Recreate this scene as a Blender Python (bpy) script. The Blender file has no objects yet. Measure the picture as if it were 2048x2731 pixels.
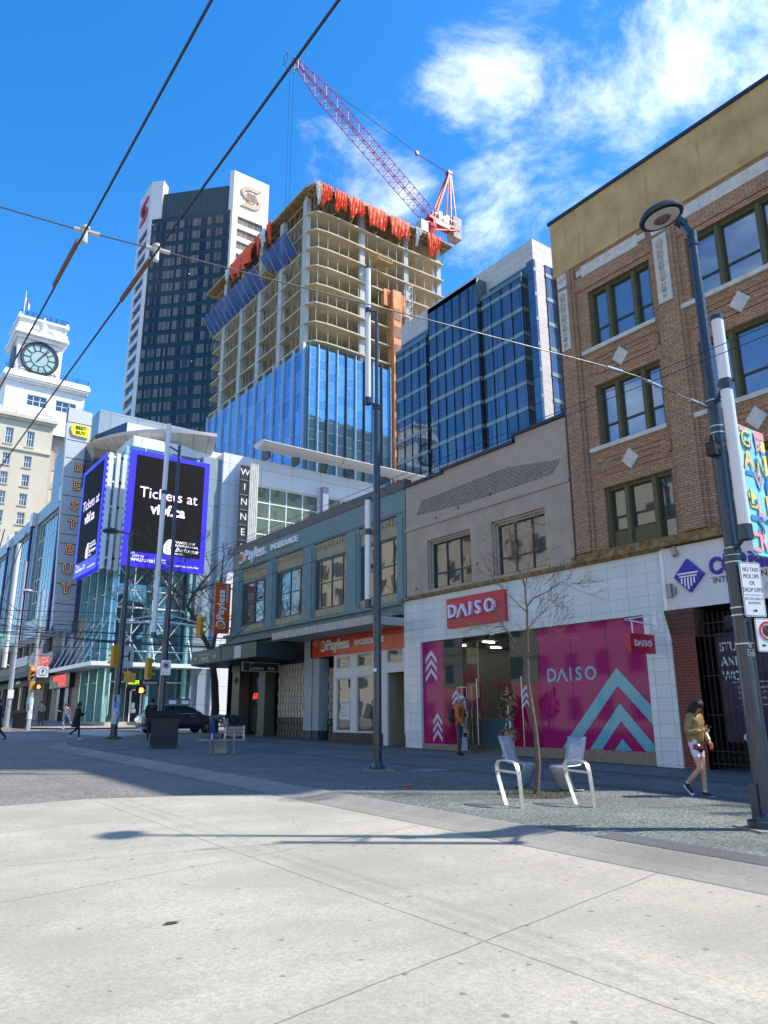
import bpy, math, random
from mathutils import Vector, Matrix
from math import radians, sin, cos, pi, hypot
random.seed(7)
C = bpy.context.scene.collection
S = bpy.context.scene

# ------------------------------------------------------------- camera
cam_d = bpy.data.cameras.new("camera"); cam = bpy.data.objects.new("camera", cam_d); C.objects.link(cam)
CAM = Vector((0, 0, 1.55))
yaw, pitch, roll = radians(36.137), radians(15.140), radians(-0.287)
f = Vector((sin(yaw)*cos(pitch), cos(yaw)*cos(pitch), sin(pitch)))
r = Vector((cos(yaw), -sin(yaw), 0)); u = r.cross(f)
r2 = r*cos(roll)+u*sin(roll); u2 = -r*sin(roll)+u*cos(roll)
m = Matrix((r2, u2, -f)).transposed().to_4x4(); m.translation = CAM
cam.matrix_world = m
cam_d.sensor_fit = 'VERTICAL'; cam_d.sensor_height = 36; cam_d.lens = 36*1994.5/2731
cam_d.clip_start = 0.1; cam_d.clip_end = 3000
S.camera = cam

# ------------------------------------------------------------- sun, sky, exposure
SUN_AZ = radians(127.8); SUN_EL = radians(49.2)
sun_dir = Vector((sin(SUN_AZ)*cos(SUN_EL), cos(SUN_AZ)*cos(SUN_EL), sin(SUN_EL)))
sl = bpy.data.lights.new("sun", 'SUN'); sl.energy = 3.3; sl.angle = radians(0.9); sl.color = (1, .925, .80)
so = bpy.data.objects.new("sun", sl); C.objects.link(so)
so.rotation_euler = sun_dir.to_track_quat('Z', 'Y').to_euler(); so.location = (30, -30, 60)
w = bpy.data.worlds.new("World"); S.world = w; w.use_nodes = True
N = w.node_tree.nodes; L = w.node_tree.links; N.clear()
def wn(t, **k):
    n = N.new(t)
    for a, b in k.items(): setattr(n, a, b)
    return n
def wmath(op, a, b=None, clamp=False):
    n = wn('ShaderNodeMath', operation=op, use_clamp=clamp)
    for i, v in enumerate((a, b)):
        if v is None: continue
        if isinstance(v, (int, float)): n.inputs[i].default_value = v
        else: L.new(v, n.inputs[i])
    return n.outputs[0]
sky = wn('ShaderNodeTexSky', sky_type='NISHITA', sun_disc=False)
sky.sun_elevation = SUN_EL; sky.sun_rotation = SUN_AZ; sky.air_density = 1.0; sky.dust_density = 0.3; sky.ozone_density = 3.0
hsv = wn('ShaderNodeHueSaturation'); hsv.inputs['Saturation'].default_value = 1.36; hsv.inputs['Hue'].default_value = 0.502; hsv.inputs['Value'].default_value = .95
L.new(sky.outputs[0], hsv.inputs['Color'])
tc = wn('ShaderNodeTexCoord'); sep = wn('ShaderNodeSeparateXYZ'); L.new(tc.outputs['Generated'], sep.inputs[0])
nz1 = wn('ShaderNodeTexNoise', noise_dimensions='3D'); nz1.inputs['Scale'].default_value = 4.6; nz1.inputs['Detail'].default_value = 10; nz1.inputs['Roughness'].default_value = .64; nz1.inputs['Distortion'].default_value = .35
mp = wn('ShaderNodeMapping'); mp.inputs['Scale'].default_value = (1, 1, 1.5); mp.inputs['Location'].default_value = (.4, .1, .25)
L.new(tc.outputs['Generated'], mp.inputs[0]); L.new(mp.outputs[0], nz1.inputs['Vector'])
# cloud banks: (direction x,y,z, radius, weight)
banks = [((.52,.48,.71),.075,.95),((.52,.52,.68),.06,.7),((.64,.41,.66),.10,1.0),((.66,.33,.69),.13,1.0),((.64,.47,.61),.09,.9),((.60,.53,.60),.08,.8),((.42,.635,.65),.075,.75),((.47,.62,.625),.07,.7),((.44,.63,.64),.06,.5),((.56,.59,.58),.05,.55),((.51,.43,.75),.06,.6),((.6,.59,.55),.07,.55),((.70,.27,.66),.2,1.0),((.44,.54,.72),.05,.45),((.60,.54,.58),.11,.85),((.65,.45,.61),.15,.9),((.52,.44,.735),.08,.8),((.58,.40,.71),.1,.75),((.50,.50,.70),.09,.8),((.39,.64,.66),.05,.5),((-.5,-.3,.6),.5,.8),((-.8,.3,.4),.4,.7),((.2,-.8,.5),.5,.6)]
CLOUD_SUM = None
nrm = wn('ShaderNodeVectorMath', operation='NORMALIZE'); L.new(tc.outputs['Generated'], nrm.inputs[0])
for d, rad, wt in banks:
    dn = wn('ShaderNodeVectorMath', operation='DISTANCE'); L.new(nrm.outputs[0], dn.inputs[0]); dn.inputs[1].default_value = Vector(d).normalized()
    mr = wn('ShaderNodeMapRange', interpolation_type='SMOOTHSTEP'); L.new(dn.outputs['Value'], mr.inputs[0])
    mr.inputs[1].default_value = rad*1.55; mr.inputs[2].default_value = rad*.25; mr.inputs[3].default_value = 0; mr.inputs[4].default_value = wt
    CLOUD_SUM = mr.outputs[0] if CLOUD_SUM is None else wmath('MAXIMUM', CLOUD_SUM, mr.outputs[0])
cl = wmath('ADD', wmath('SUBTRACT', wmath('MULTIPLY', CLOUD_SUM, .52), .2), wmath('ADD', wmath('MULTIPLY', wmath('SUBTRACT', nz1.outputs['Fac'], .5), 1.7), .5))
mr = wn('ShaderNodeMapRange', interpolation_type='SMOOTHSTEP'); L.new(cl, mr.inputs[0])
mr.inputs[1].default_value = .55; mr.inputs[2].default_value = 1.16; mr.inputs[4].default_value = .93
nz2 = wn('ShaderNodeTexNoise'); nz2.inputs['Scale'].default_value = 9; nz2.inputs['Detail'].default_value = 6
L.new(mp.outputs[0], nz2.inputs['Vector'])
cr = wn('ShaderNodeMix', data_type='RGBA'); L.new(nz2.outputs['Fac'], cr.inputs[0]); cr.inputs[6].default_value = (4.0, 4.6, 5.4, 1); cr.inputs[7].default_value = (6.2, 6.4, 6.7, 1)
mx = wn('ShaderNodeMix', data_type='RGBA'); L.new(mr.outputs[0], mx.inputs[0]); L.new(hsv.outputs[0], mx.inputs[6]); L.new(cr.outputs[2], mx.inputs[7])
bg = wn('ShaderNodeBackground'); bg.inputs[1].default_value = 0.15; L.new(mx.outputs[2], bg.inputs[0])
wo = wn('ShaderNodeOutputWorld'); L.new(bg.outputs[0], wo.inputs[0])
S.view_settings.view_transform = 'Standard'; S.view_settings.look = 'None'; S.view_settings.exposure = 1.15; S.view_settings.gamma = 1
S.render.engine = 'CYCLES'; S.cycles.max_bounces = 6; S.cycles.use_denoising = True

# ------------------------------------------------------------- ground height
def lin(v, pts):
    if v <= pts[0][0]: return pts[0][1]
    for (a, fa), (b, fb) in zip(pts, pts[1:]):
        if v <= b: return fa+(fb-fa)*(v-a)/(b-a)
    return pts[-1][1]
GY = [(-60, -.87), (0, 0), (35, .5075), (46, .54), (56, .68), (70, .98), (110, 1.4)]
GX = [(-40, -.24), (60, .36)]
def G(x, y): return lin(y, GY)+lin(x, GX)

# ------------------------------------------------------------- mesh helpers
FX = Matrix(((0,0,-1,0),(-1,0,0,0),(0,1,0,0),(0,0,0,1)))          # local u=-y, v=z, w=-x
def faceX(x): # frame on a plane x=const facing -X : u=-y, v=z, w out
    return Matrix(((0,0,-1,x),(-1,0,0,0),(0,1,0,0),(0,0,0,1)))
def faceY(y): # facing -Y : u=x, v=z, w=-y
    return Matrix(((1,0,0,0),(0,0,-1,y),(0,1,0,0),(0,0,0,1)))
def frame(o, uu, vv=(0,0,1)):
    uu = Vector(uu).normalized(); vv = Vector(vv).normalized(); ww = uu.cross(vv)
    mm = Matrix((uu, vv, ww)).transposed().to_4x4(); mm.translation = Vector(o); return mm
I4 = Matrix.Identity(4)
class MB:
    def __init__(s, M=None): s.v = []; s.f = []; s.mi = []; s.M = M or I4; s.m = 0
    def add(s, vs, fs):
        n = len(s.v); M = s.M
        s.v += [M @ Vector(p) for p in vs]
        s.f += [tuple(n+i for i in f) for f in fs]; s.mi += [s.m]*len(fs)
        return s
    def box(s, x0, x1, y0, y1, z0, z1):
        x0, x1 = sorted((x0, x1)); y0, y1 = sorted((y0, y1)); z0, z1 = sorted((z0, z1))
        return s.add([(x0,y0,z0),(x1,y0,z0),(x1,y1,z0),(x0,y1,z0),(x0,y0,z1),(x1,y0,z1),(x1,y1,z1),(x0,y1,z1)],
                     [(0,3,2,1),(4,5,6,7),(0,1,5,4),(1,2,6,5),(2,3,7,6),(3,0,4,7)])
    def quad(s, a, b, c, d): return s.add([a,b,c,d], [(0,1,2,3)])
    def tube(s, pts, rad, n=8, cap=True):
        pts = [Vector(p) for p in pts]; rs = rad if isinstance(rad, (list, tuple)) else [rad]*len(pts)
        vs = []; prev = None
        for i, p in enumerate(pts):
            t = (pts[min(i+1, len(pts)-1)]-pts[max(i-1, 0)])
            if t.length < 1e-9: t = Vector((0,0,1))
            t.normalize()
            if prev is None: a = t.orthogonal().normalized()
            else:
                a = prev-t*prev.dot(t)
                a = a.normalized() if a.length > 1e-6 else t.orthogonal().normalized()
            prev = a; b = t.cross(a)
            for k in range(n):
                q = 2*pi*k/n+pi/n; vs.append(p+(a*cos(q)+b*sin(q))*rs[i])
        fs = []
        for i in range(len(pts)-1):
            for k in range(n):
                k2 = (k+1) % n; fs.append((i*n+k, i*n+k2, (i+1)*n+k2, (i+1)*n+k))
        if cap: fs.append(tuple(range(n-1, -1, -1))); fs.append(tuple((len(pts)-1)*n+k for k in range(n)))
        return s.add(vs, fs)
    def cyl(s, p, z0, z1, r0, r1=None, n=16): return s.tube([(p[0],p[1],z0),(p[0],p[1],z1)], [r0, r0 if r1 is None else r1], n)
    def bar(s, a, b, wd, ht=None, up=(0,0,1)):
        a = Vector(a); b = Vector(b); t = (b-a).normalized(); upv = Vector(up)
        if abs(t.dot(upv)) > .99: upv = Vector((0,1,0)) if abs(t.y) < .9 else Vector((1,0,0))
        sx = t.cross(upv).normalized()*wd/2; sz = sx.cross(t).normalized()*(ht or wd)/2
        return s.add([a-sx-sz,a+sx-sz,a+sx+sz,a-sx+sz,b-sx-sz,b+sx-sz,b+sx+sz,b-sx+sz],
                     [(0,1,2,3),(7,6,5,4),(0,4,5,1),(1,5,6,2),(2,6,7,3),(3,7,4,0)])
    def prism(s, poly, w0, w1):  # poly (u,v) extruded from w0 to w1 (local z)
        n = len(poly)
        return s.add([(a,b,w0) for a,b in poly]+[(a,b,w1) for a,b in poly],
                     [tuple(range(n-1,-1,-1)), tuple(range(n,2*n))]+[(i,(i+1)%n,n+(i+1)%n,n+i) for i in range(n)])
    def lathe(s, prof, c=(0,0), n=24):
        vs = []; fs = []
        for rr, z in prof:
            for k in range(n): q = 2*pi*k/n; vs.append((c[0]+rr*cos(q), c[1]+rr*sin(q), z))
        for i in range(len(prof)-1):
            for k in range(n): k2 = (k+1)%n; fs.append((i*n+k,i*n+k2,(i+1)*n+k2,(i+1)*n+k))
        fs.append(tuple(range(n-1,-1,-1))); fs.append(tuple((len(prof)-1)*n+k for k in range(n)))
        return s.add(vs, fs)
    def holes(s, u0, u1, v0, v1, hs, depth=.25, w=0.0):  # wall sheet facing +w with rectangular openings and reveals
        us = sorted({u0,u1}|{x for h in hs for x in (h[0],h[1]) if u0 < x < u1}); vv = sorted({v0,v1}|{x for h in hs for x in (h[2],h[3]) if v0 < x < v1})
        for a, b in zip(us, us[1:]):
            run = None
            for c, d in zip(vv, vv[1:]):
                hit = any(h[0] <= (a+b)/2 <= h[1] and h[2] <= (c+d)/2 <= h[3] for h in hs)
                if hit:
                    if run: s.quad((a,run[0],w),(b,run[0],w),(b,run[1],w),(a,run[1],w)); run = None
                else: run = (run[0], d) if run else (c, d)
            if run: s.quad((a,run[0],w),(b,run[0],w),(b,run[1],w),(a,run[1],w))
        for a, b, c, d in hs:
            e = w-depth
            s.quad((a,c,w),(b,c,w),(b,c,e),(a,c,e)); s.quad((a,d,e),(b,d,e),(b,d,w),(a,d,w))
            s.quad((a,c,e),(a,d,e),(a,d,w),(a,c,w)); s.quad((b,c,w),(b,d,w),(b,d,e),(b,c,e))
        return s
def part(name, mb, mt, parent=None, smooth=False, label=None):
    me = bpy.data.meshes.new(name)
    off = ORG.get(parent.name, Vector((0,0,0))) if parent is not None else Vector((0,0,0))
    me.from_pydata([tuple(p-off) for p in mb.v], [], mb.f)
    for mm in (mt if isinstance(mt, (list, tuple)) else [mt]): me.materials.append(mm)
    if isinstance(mt, (list, tuple)): me.polygons.foreach_set('material_index', mb.mi)
    if smooth: me.polygons.foreach_set('use_smooth', [True]*len(me.polygons)); me.set_sharp_from_angle(angle=radians(40))
    me.update()
    o = bpy.data.objects.new(name, me); C.objects.link(o)
    if parent is not None: o.parent = parent; ORG[o.name] = off
    if label: o['label'] = label
    return o
ORG = {}
def tag(o, label=None, cat=None, group=None, kind=None):
    if label: o['label'] = label
    if cat: o['category'] = cat
    if group: o['group'] = group
    if kind: o['kind'] = kind
    return o
def thing(name, label, cat, loc, group=None):
    o = bpy.data.objects.new(name, None); C.objects.link(o); o.location = loc; o.empty_display_size = .2
    ORG[o.name] = Vector(loc); return tag(o, label, cat, group)
def dup(o, loc=None, rz=None, label=None, parent=None):
    kids = list(o.children)
    c = o.copy(); C.objects.link(c); ORG[c.name] = ORG.get(o.name, Vector((0,0,0)))
    if parent is not None: c.parent = parent
    if loc is not None: c.location = loc
    if rz is not None: c.rotation_euler = (0,0,rz)
    if label: c['label'] = label
    for k in kids: dup(k, parent=c)
    return c
def parts(name, mb, mt, parent=None, smooth=False):
    """one part per connected piece"""
    par = list(range(len(mb.v)))
    def fd(a):
        while par[a] != a: par[a] = par[par[a]]; a = par[a]
        return a
    for f_ in mb.f:
        for q in f_[1:]: par[fd(q)] = fd(f_[0])
    grp = {}
    for f_ in mb.f: grp.setdefault(fd(f_[0]), []).append(f_)
    for fs in grp.values():
        n = MB(); mp_ = {}
        for f_ in fs:
            for q in f_:
                if q not in mp_: mp_[q] = len(n.v); n.v.append(mb.v[q])
            n.f.append(tuple(mp_[q] for q in f_)); n.mi.append(0)
        part(name, n, mt, parent, smooth)
def struct(name, mb, mt, smooth=False): return tag(part(name, mb, mt, None, smooth), kind='structure')
_fonts = {}
def text(name, s, size, M, mt, parent, ext=.01, align='CENTER', bold=0, shear=0, sx=1.0, label=None, space=1.0, line=1.0):
    cu = bpy.data.curves.new('t', 'FONT'); cu.body = s; cu.size = size; cu.extrude = ext; cu.align_x = align; cu.align_y = 'CENTER'
    cu.offset = bold; cu.shear = shear; cu.space_character = space; cu.resolution_u = 3; cu.space_line = line
    o = bpy.data.objects.new('t', cu); C.objects.link(o); bpy.context.view_layer.update()
    me = bpy.data.meshes.new_from_object(o.evaluated_get(bpy.context.evaluated_depsgraph_get()))
    off = ORG.get(parent.name, Vector((0,0,0))) if parent is not None else Vector((0,0,0))
    me.transform(Matrix.Translation(-off) @ M @ Matrix.Diagonal((sx,1,1,1)))
    bpy.data.objects.remove(o); bpy.data.curves.remove(cu)
    me.materials.clear(); me.materials.append(mt)
    ob = bpy.data.objects.new(name, me); C.objects.link(ob)
    if parent is not None: ob.parent = parent; ORG[ob.name] = off
    if label: ob['label'] = label
    return ob
def T(M, u, v, w=0): return M @ Matrix.Translation((u, v, w))
def XU(y): return -y   # u coordinate on an X-facing plane

# ------------------------------------------------------------- materials
class NT:
    def __init__(s, name):
        s.mat = bpy.data.materials.new(name); s.mat.use_nodes = True; s.n = s.mat.node_tree.nodes; s.l = s.mat.node_tree.links
        s.b = s.n['Principled BSDF']; s.geo = s.n.new('ShaderNodeNewGeometry')
    def node(s, t, ins=None, **k):
        n = s.n.new(t)
        for a, b in k.items(): setattr(n, a, b)
        for a, v in (ins or {}).items():
            if hasattr(v, 'is_output'): s.l.new(v, n.inputs[a])
            else: n.inputs[a].default_value = v
        return n
    def noise(s, scale, detail=4, rough=.55, vec=None, dist=0):
        return s.node('ShaderNodeTexNoise', {'Vector': vec or s.geo.outputs['Position'], 'Scale': scale, 'Detail': detail, 'Roughness': rough, 'Distortion': dist}).outputs['Fac']
    def ramp(s, fac, a, b, ca=0.0, cb=1.0):
        return s.node('ShaderNodeMapRange', {0: fac, 1: a, 2: b, 3: ca, 4: cb}, clamp=True).outputs[0]
    def mix(s, fac, a, b, blend='MIX'):
        n = s.n.new('ShaderNodeMix'); n.data_type = 'RGBA'; n.blend_type = blend
        for i, v in ((0, fac), (6, a), (7, b)):
            if hasattr(v, 'is_output'): s.l.new(v, n.inputs[i])
            elif i == 0: n.inputs[i].default_value = v
            else: n.inputs[i].default_value = (*v[:3], 1)
        return n.outputs[2]
    def math(s, op, a, b=0.0):
        return s.node('ShaderNodeMath', {0: a, 1: b}, operation=op).outputs[0]
    def bump(s, h, dist=.01, strength=1.0, normal=None):
        n = s.node('ShaderNodeBump', {'Height': h, 'Distance': dist, 'Strength': strength})
        if normal: s.l.new(normal, n.inputs['Normal'])
        s.l.new(n.outputs[0], s.b.inputs['Normal']); return n.outputs[0]
    def set(s, **k):
        nm = {'col':'Base Color','rough':'Roughness','metal':'Metallic','spec':'Specular IOR Level','emit':'Emission Color','es':'Emission Strength','alpha':'Alpha','trans':'Transmission Weight','coat':'Coat Weight','ior':'IOR'}
        for a, v in k.items():
            i = s.b.inputs[nm[a]]
            if hasattr(v, 'is_output'): s.l.new(v, i)
            elif a in ('col','emit'): i.default_value = (*v[:3], 1)
            else: i.default_value = v
        return s
    def wallvec(s, sx=1.0, sz=1.0):
        sp = s.node('ShaderNodeSeparateXYZ', {0: s.geo.outputs['Position']})
        a = s.math('MULTIPLY', s.math('ADD', sp.outputs[0], sp.outputs[1]), sx); b = s.math('MULTIPLY', sp.outputs[2], sz)
        return s.node('ShaderNodeCombineXYZ', {0: a, 1: b}).outputs[0]
MATS = {}
def mat(name, col, rough=.6, metal=0.0, spec=.5, var=.12, vs=3.0, bump=0.0, bs=40.0, es=0.0, coat=0.0, dirt=0.0):
    if name in MATS: return MATS[name]
    t = NT(name); c = col
    if var: c = t.mix(t.ramp(t.noise(vs, 6), .3, .7), [x*(1-var) for x in col], [min(1, x*(1+var)) for x in col])
    if dirt:  # rain streaks with their own shape
        sp = t.node('ShaderNodeMapping', {0: t.geo.outputs['Position'], 3: (6, 6, .5)})
        c = t.mix(t.ramp(t.noise(1.0, 5, .6, sp.outputs[0]), .55, .75, 0, dirt), c, [x*.35 for x in col])
    t.set(col=c, metal=metal, spec=spec, coat=coat)
    t.set(rough=t.ramp(t.noise(vs*2.3, 4), .3, .7, max(0, rough-.07), min(1, rough+.07)))
    if bump: t.bump(t.noise(bs, 5), bump)
    if es: t.set(emit=col, es=es)
    MATS[name] = t.mat; return t.mat
def brick(name, c1, c2, mortar, bw=.22, bh=.072, ms=.009, bump=.006, rough=.85, stain=.35, bias=0.0, peel=None):
    t = NT(name); v = t.wallvec()
    b = t.node('ShaderNodeTexBrick', {'Vector': v, 'Color1': (*c1,1), 'Color2': (*c2,1), 'Mortar': (*mortar,1), 'Scale': 1.0, 'Mortar Size': ms, 'Mortar Smooth': .3, 'Bias': bias, 'Brick Width': bw, 'Row Height': bh})
    c = t.mix(t.ramp(t.noise(1.3, 7, .65), .45, .75, 0, stain), b.outputs[0], [x*.4 for x in c2])
    c = t.mix(t.ramp(t.noise(14, 3), .3, .7, 0, .35), c, [min(1, x*1.35) for x in c1])
    if peel: c = t.mix(t.ramp(t.noise(9, 6, .7), .62, .66), c, peel)
    t.set(col=c, rough=rough); t.bump(t.math('ADD', t.math('MULTIPLY', b.outputs['Fac'], -1.0), t.math('MULTIPLY', t.noise(60, 4), .4)), bump)
    MATS[name] = t.mat; return t.mat
def panelmat(name, col, pw, ph, gap=.012, rough=.35, metal=0.0, var=.06, spec=.5, off=0.0, gapcol=None, wav=0.0, blotch=0.0):
    t = NT(name)
    b = t.node('ShaderNodeTexBrick', {'Vector': t.wallvec(), 'Color1': (*[x*(1-var) for x in col],1), 'Color2': (*[min(1,x*(1+var)) for x in col],1), 'Mortar': (*(gapcol or [x*.35 for x in col]),1), 'Scale': 1.0, 'Mortar Size': gap, 'Mortar Smooth': .1, 'Brick Width': pw, 'Row Height': ph}, offset=off)
    c = b.outputs[0]
    if blotch: c = t.mix(t.ramp(t.noise(1.1, 6), .5, .75, 0, blotch), c, [x*.6 for x in col])
    t.set(col=c, rough=t.ramp(t.noise(2.5, 4), .3, .7, rough*.8, rough*1.2), metal=metal, spec=spec)
    h = t.math('MULTIPLY', b.outputs['Fac'], -1.0)
    if wav: h = t.math('ADD', h, t.math('MULTIPLY', t.noise(1.6, 2), wav))
    t.bump(h, .006); MATS[name] = t.mat; return t.mat
def glass(name, col=(.02,.03,.035), rough=.02, metal=0.0, spec=1.0, wav=.02, ws=.7, ior=1.8):
    t = NT(name); t.set(col=col, rough=rough, metal=metal, spec=spec, ior=ior)
    if wav: t.bump(t.noise(ws, 1), wav*.16)
    MATS[name] = t.mat; return t.mat
steel = mat('brushed steel', (.55,.56,.57), .3, .9, var=.1, vs=8)
navy = mat('dark blue grey pole paint', (.022,.038,.062), .3, var=.12, vs=6, coat=.3, dirt=.12)
black = mat('black paint', (.012,.012,.014), .45, var=.2)
white = mat('white paint', (.82,.83,.84), .4, var=.04)
darkgrey = mat('dark grey metal', (.05,.055,.06), .45, var=.2)
greym = mat('grey metal', (.3,.31,.32), .4, .5, var=.15)
win_glass = glass('window glass', (.05,.07,.072), wav=.008, ws=1.2)
# ============================================================= GROUND
def aggregate(name, base, dark, lit, big=.15, joints=None):
    t = NT(name)
    sp = t.noise(24, 4, .85); v = t.node('ShaderNodeTexVoronoi', {'Vector': t.geo.outputs['Position'], 'Scale': 20.0}).outputs['Distance']
    c = t.mix(t.ramp(sp, .42, .60), dark, lit); c = t.mix(t.ramp(v, .25, .75, 0, .45), c, base)
    c = t.mix(t.ramp(t.noise(.55, 6, .6), .35, .7, 0, big*2), c, [x*.6 for x in dark])
    c = t.mix(t.ramp(t.noise(2.6, 5, .65), .55, .8, 0, .35), c, [min(1, x*1.15) for x in lit])
    t.set(col=c, rough=t.ramp(t.noise(1.2, 4), .3, .7, .6, .85), spec=.35)
    t.bump(t.math('ADD', sp, t.math('MULTIPLY', v, -.7)), .008); return t.mat
agg_dark = aggregate('dark exposed aggregate', (.19,.178,.16), (.075,.072,.068), (.38,.36,.32))
agg_walk = aggregate('pavement exposed aggregate', (.13,.15,.145), (.03,.042,.044), (.34,.36,.32), .2)
def concrete(name, col, joints=True, gum=True, rough=.75, big=.3):
    t = NT(name); pos = t.geo.outputs['Position']
    c = t.mix(t.ramp(t.noise(.5, 7, .62), .36, .66), [x*(1-big*.75) for x in col], [min(1,x*1.12) for x in col])
    c = t.mix(t.ramp(t.noise(26, 4, .9), .38, .64, 0, .75), c, [x*.55 for x in col])
    st = t.node('ShaderNodeMapping', {0: pos, 2: (0,0,.35), 3: (.25,1.6,1)})
    c = t.mix(t.ramp(t.noise(1.2, 6, .6, st.outputs[0]), .46, .72, 0, .5), c, [x*.62 for x in col])
    c = t.mix(t.ramp(t.noise(3.5, 6, .7), .56, .8, 0, .3), c, [x*.55 for x in col])
    if gum:
        ms = t.node('ShaderNodeMapping', {0: pos, 3: (1.0, 1.0, .05)})
        v = t.node('ShaderNodeTexVoronoi', {'Vector': ms.outputs[0], 'Scale': 2.6, 'Randomness': 1.0}, voronoi_dimensions='2D')
        mk = t.math('MULTIPLY', t.ramp(t.math('SUBTRACT', v.outputs['Distance'], t.math('MULTIPLY', t.noise(1.7, 2), .125)), -.03, .0, 1, 0), t.ramp(v.outputs['Color'], .45, .6))
        c = t.mix(t.math('MULTIPLY', mk, .7), c, [x*.25 for x in col])
        v2 = t.node('ShaderNodeTexVoronoi', {'Vector': ms.outputs[0], 'Scale': 6.3, 'Randomness': 1.0}, voronoi_dimensions='2D')
        mk = t.math('MULTIPLY', t.ramp(v2.outputs['Distance'], .03, .06, 1, 0), t.ramp(v2.outputs['Color'], .55, .56))
        c = t.mix(t.math('MULTIPLY', mk, .55), c, [x*.35 for x in col])
    h = t.noise(70, 4, .7)
    if joints:
        s = t.node('ShaderNodeSeparateXYZ', {0: pos})
        wob = t.math('MULTIPLY', t.math('SUBTRACT', t.noise(1.5, 3), .5), .05)
        def grid(val, off, per, wdt):
            m = t.math('PINGPONG', t.math('ADD', t.math('ADD', val, off), wob), per/2)
            return t.ramp(m, wdt*.5, wdt, 1, 0)
        g1 = grid(s.outputs[0], -4.05+74, 3.7, .009)
        g2 = grid(t.math('SUBTRACT', s.outputs[1], t.math('MULTIPLY', s.outputs[0], .2)), -6.88+74, 3.72, .009)
        g = t.math('MAXIMUM', g1, g2); c = t.mix(t.math('MULTIPLY', g, .45), c, [x*.25 for x in col]); h = t.math('SUBTRACT', h, t.math('MULTIPLY', g, 2.5))
        ck = t.node('ShaderNodeTexVoronoi', {'Vector': pos, 'Scale': .23}, feature='DISTANCE_TO_EDGE').outputs['Distance']
    t.set(col=c, rough=rough, spec=.35); t.bump(h, .004); return t.mat
conc_road = concrete('light road concrete', (.46,.435,.36))
conc_kerb = concrete('kerb concrete', (.32,.305,.27), joints=False, gum=False)
conc_dark = concrete('smooth dark paver', (.13,.14,.15), joints=False, gum=False)
conc_mid = concrete('crossing concrete', (.24,.25,.265), joints=False, gum=False)

def rows(mb, xl, xr, ys, dz):  # sheet between x=xl(y) and xr(y)
    for a, b in zip(ys, ys[1:]):
        la, lb, ra, rb = xl(a), xl(b), xr(a), xr(b)
        n = max(1, int(max(ra-la, rb-lb)/20))
        for i in range(n):
            p = lambda y, l, rr, k: (l+(rr-l)*k/n, y, G(l+(rr-l)*k/n, y)+dz)
            mb.quad(p(a,la,ra,i), p(a,la,ra,i+1), p(b,lb,rb,i+1), p(b,lb,rb,i))
ROAD = -.10
gy = [-700,-60,-30,0,13,15,20,25,29,30,31,32.8,34,35,36,37,38.6,40,42,46,50,54,56,58.5,61,65,70,90,110,1200]
gx = [-700,-60,-40,-20,0,10,20,30,60,120,900]
mb = MB()
for a, b in zip(gx, gx[1:]):
    for c, d in zip(gy, gy[1:]):
        mb.quad((a,c,G(a,c)+ROAD),(b,c,G(b,c)+ROAD),(b,d,G(b,d)+ROAD),(a,d,G(a,d)+ROAD))
struct('ground', mb, agg_dark)
KI = [(-60,7.62),(29,7.62),(31,7.75),(32.8,8.15),(34.5,8.9),(36.2,10.0),(37.6,11.4),(38.7,13.2),(39.4,15.5),(39.8,19),(40.0,60)]
def ki(y): return lin(y, KI)
def sidepath(): return [(x, y) for y, x in KI]
# light concrete carriageway
mb = MB()
xs = [-40,-20,-8,-3,0,2.6,4,5.3,6.6,6.95]; edge = lambda x: 14.25 if x < 4 else 14.42-(x-4)*.40
for a, b in zip(xs, xs[1:]):
    for c in range(5): 
        y0, y1 = -60+c*12, -60+(c+1)*12
        mb.quad((a,y0,G(a,y0)+ROAD+.005),(b,y0,G(b,y0)+ROAD+.005),(b,y1,G(b,y1)+ROAD+.005),(a,y1,G(a,y1)+ROAD+.005))
    mb.quad((a,0,G(a,0)+ROAD+.005),(b,0,G(b,0)+ROAD+.005),(b,edge(b),G(b,edge(b))+ROAD+.005),(a,edge(a),G(a,edge(a))+ROAD+.005))
struct('road_slab', mb, conc_road)
# crossing concrete in the intersection
mb = MB()
ys = [37.2,40,46,51.5]
rows(mb, lambda y: -30, lambda y: 8.6+(y-37.2)*.05+ (1.6 if y>38 else 0), ys, ROAD+.006)
struct('crossing_road', mb, conc_mid)
# painted crosswalk bars on the side street
mb = MB()
for k in range(11):
    x0 = 11.8+k*.0; 
    y0 = 41.2+k*1.12
    mb.quad((12.2,y0,G(12.2,y0)+ROAD+.007),(15.4,y0,G(15.4,y0)+ROAD+.007),(15.4,y0+.6,G(15.4,y0+.6)+ROAD+.007),(12.2,y0+.6,G(12.2,y0+.6)+ROAD+.007))
struct('road_markings', mb, mat('worn white road paint', (.62,.62,.6), .7, var=.3, vs=9))
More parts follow.
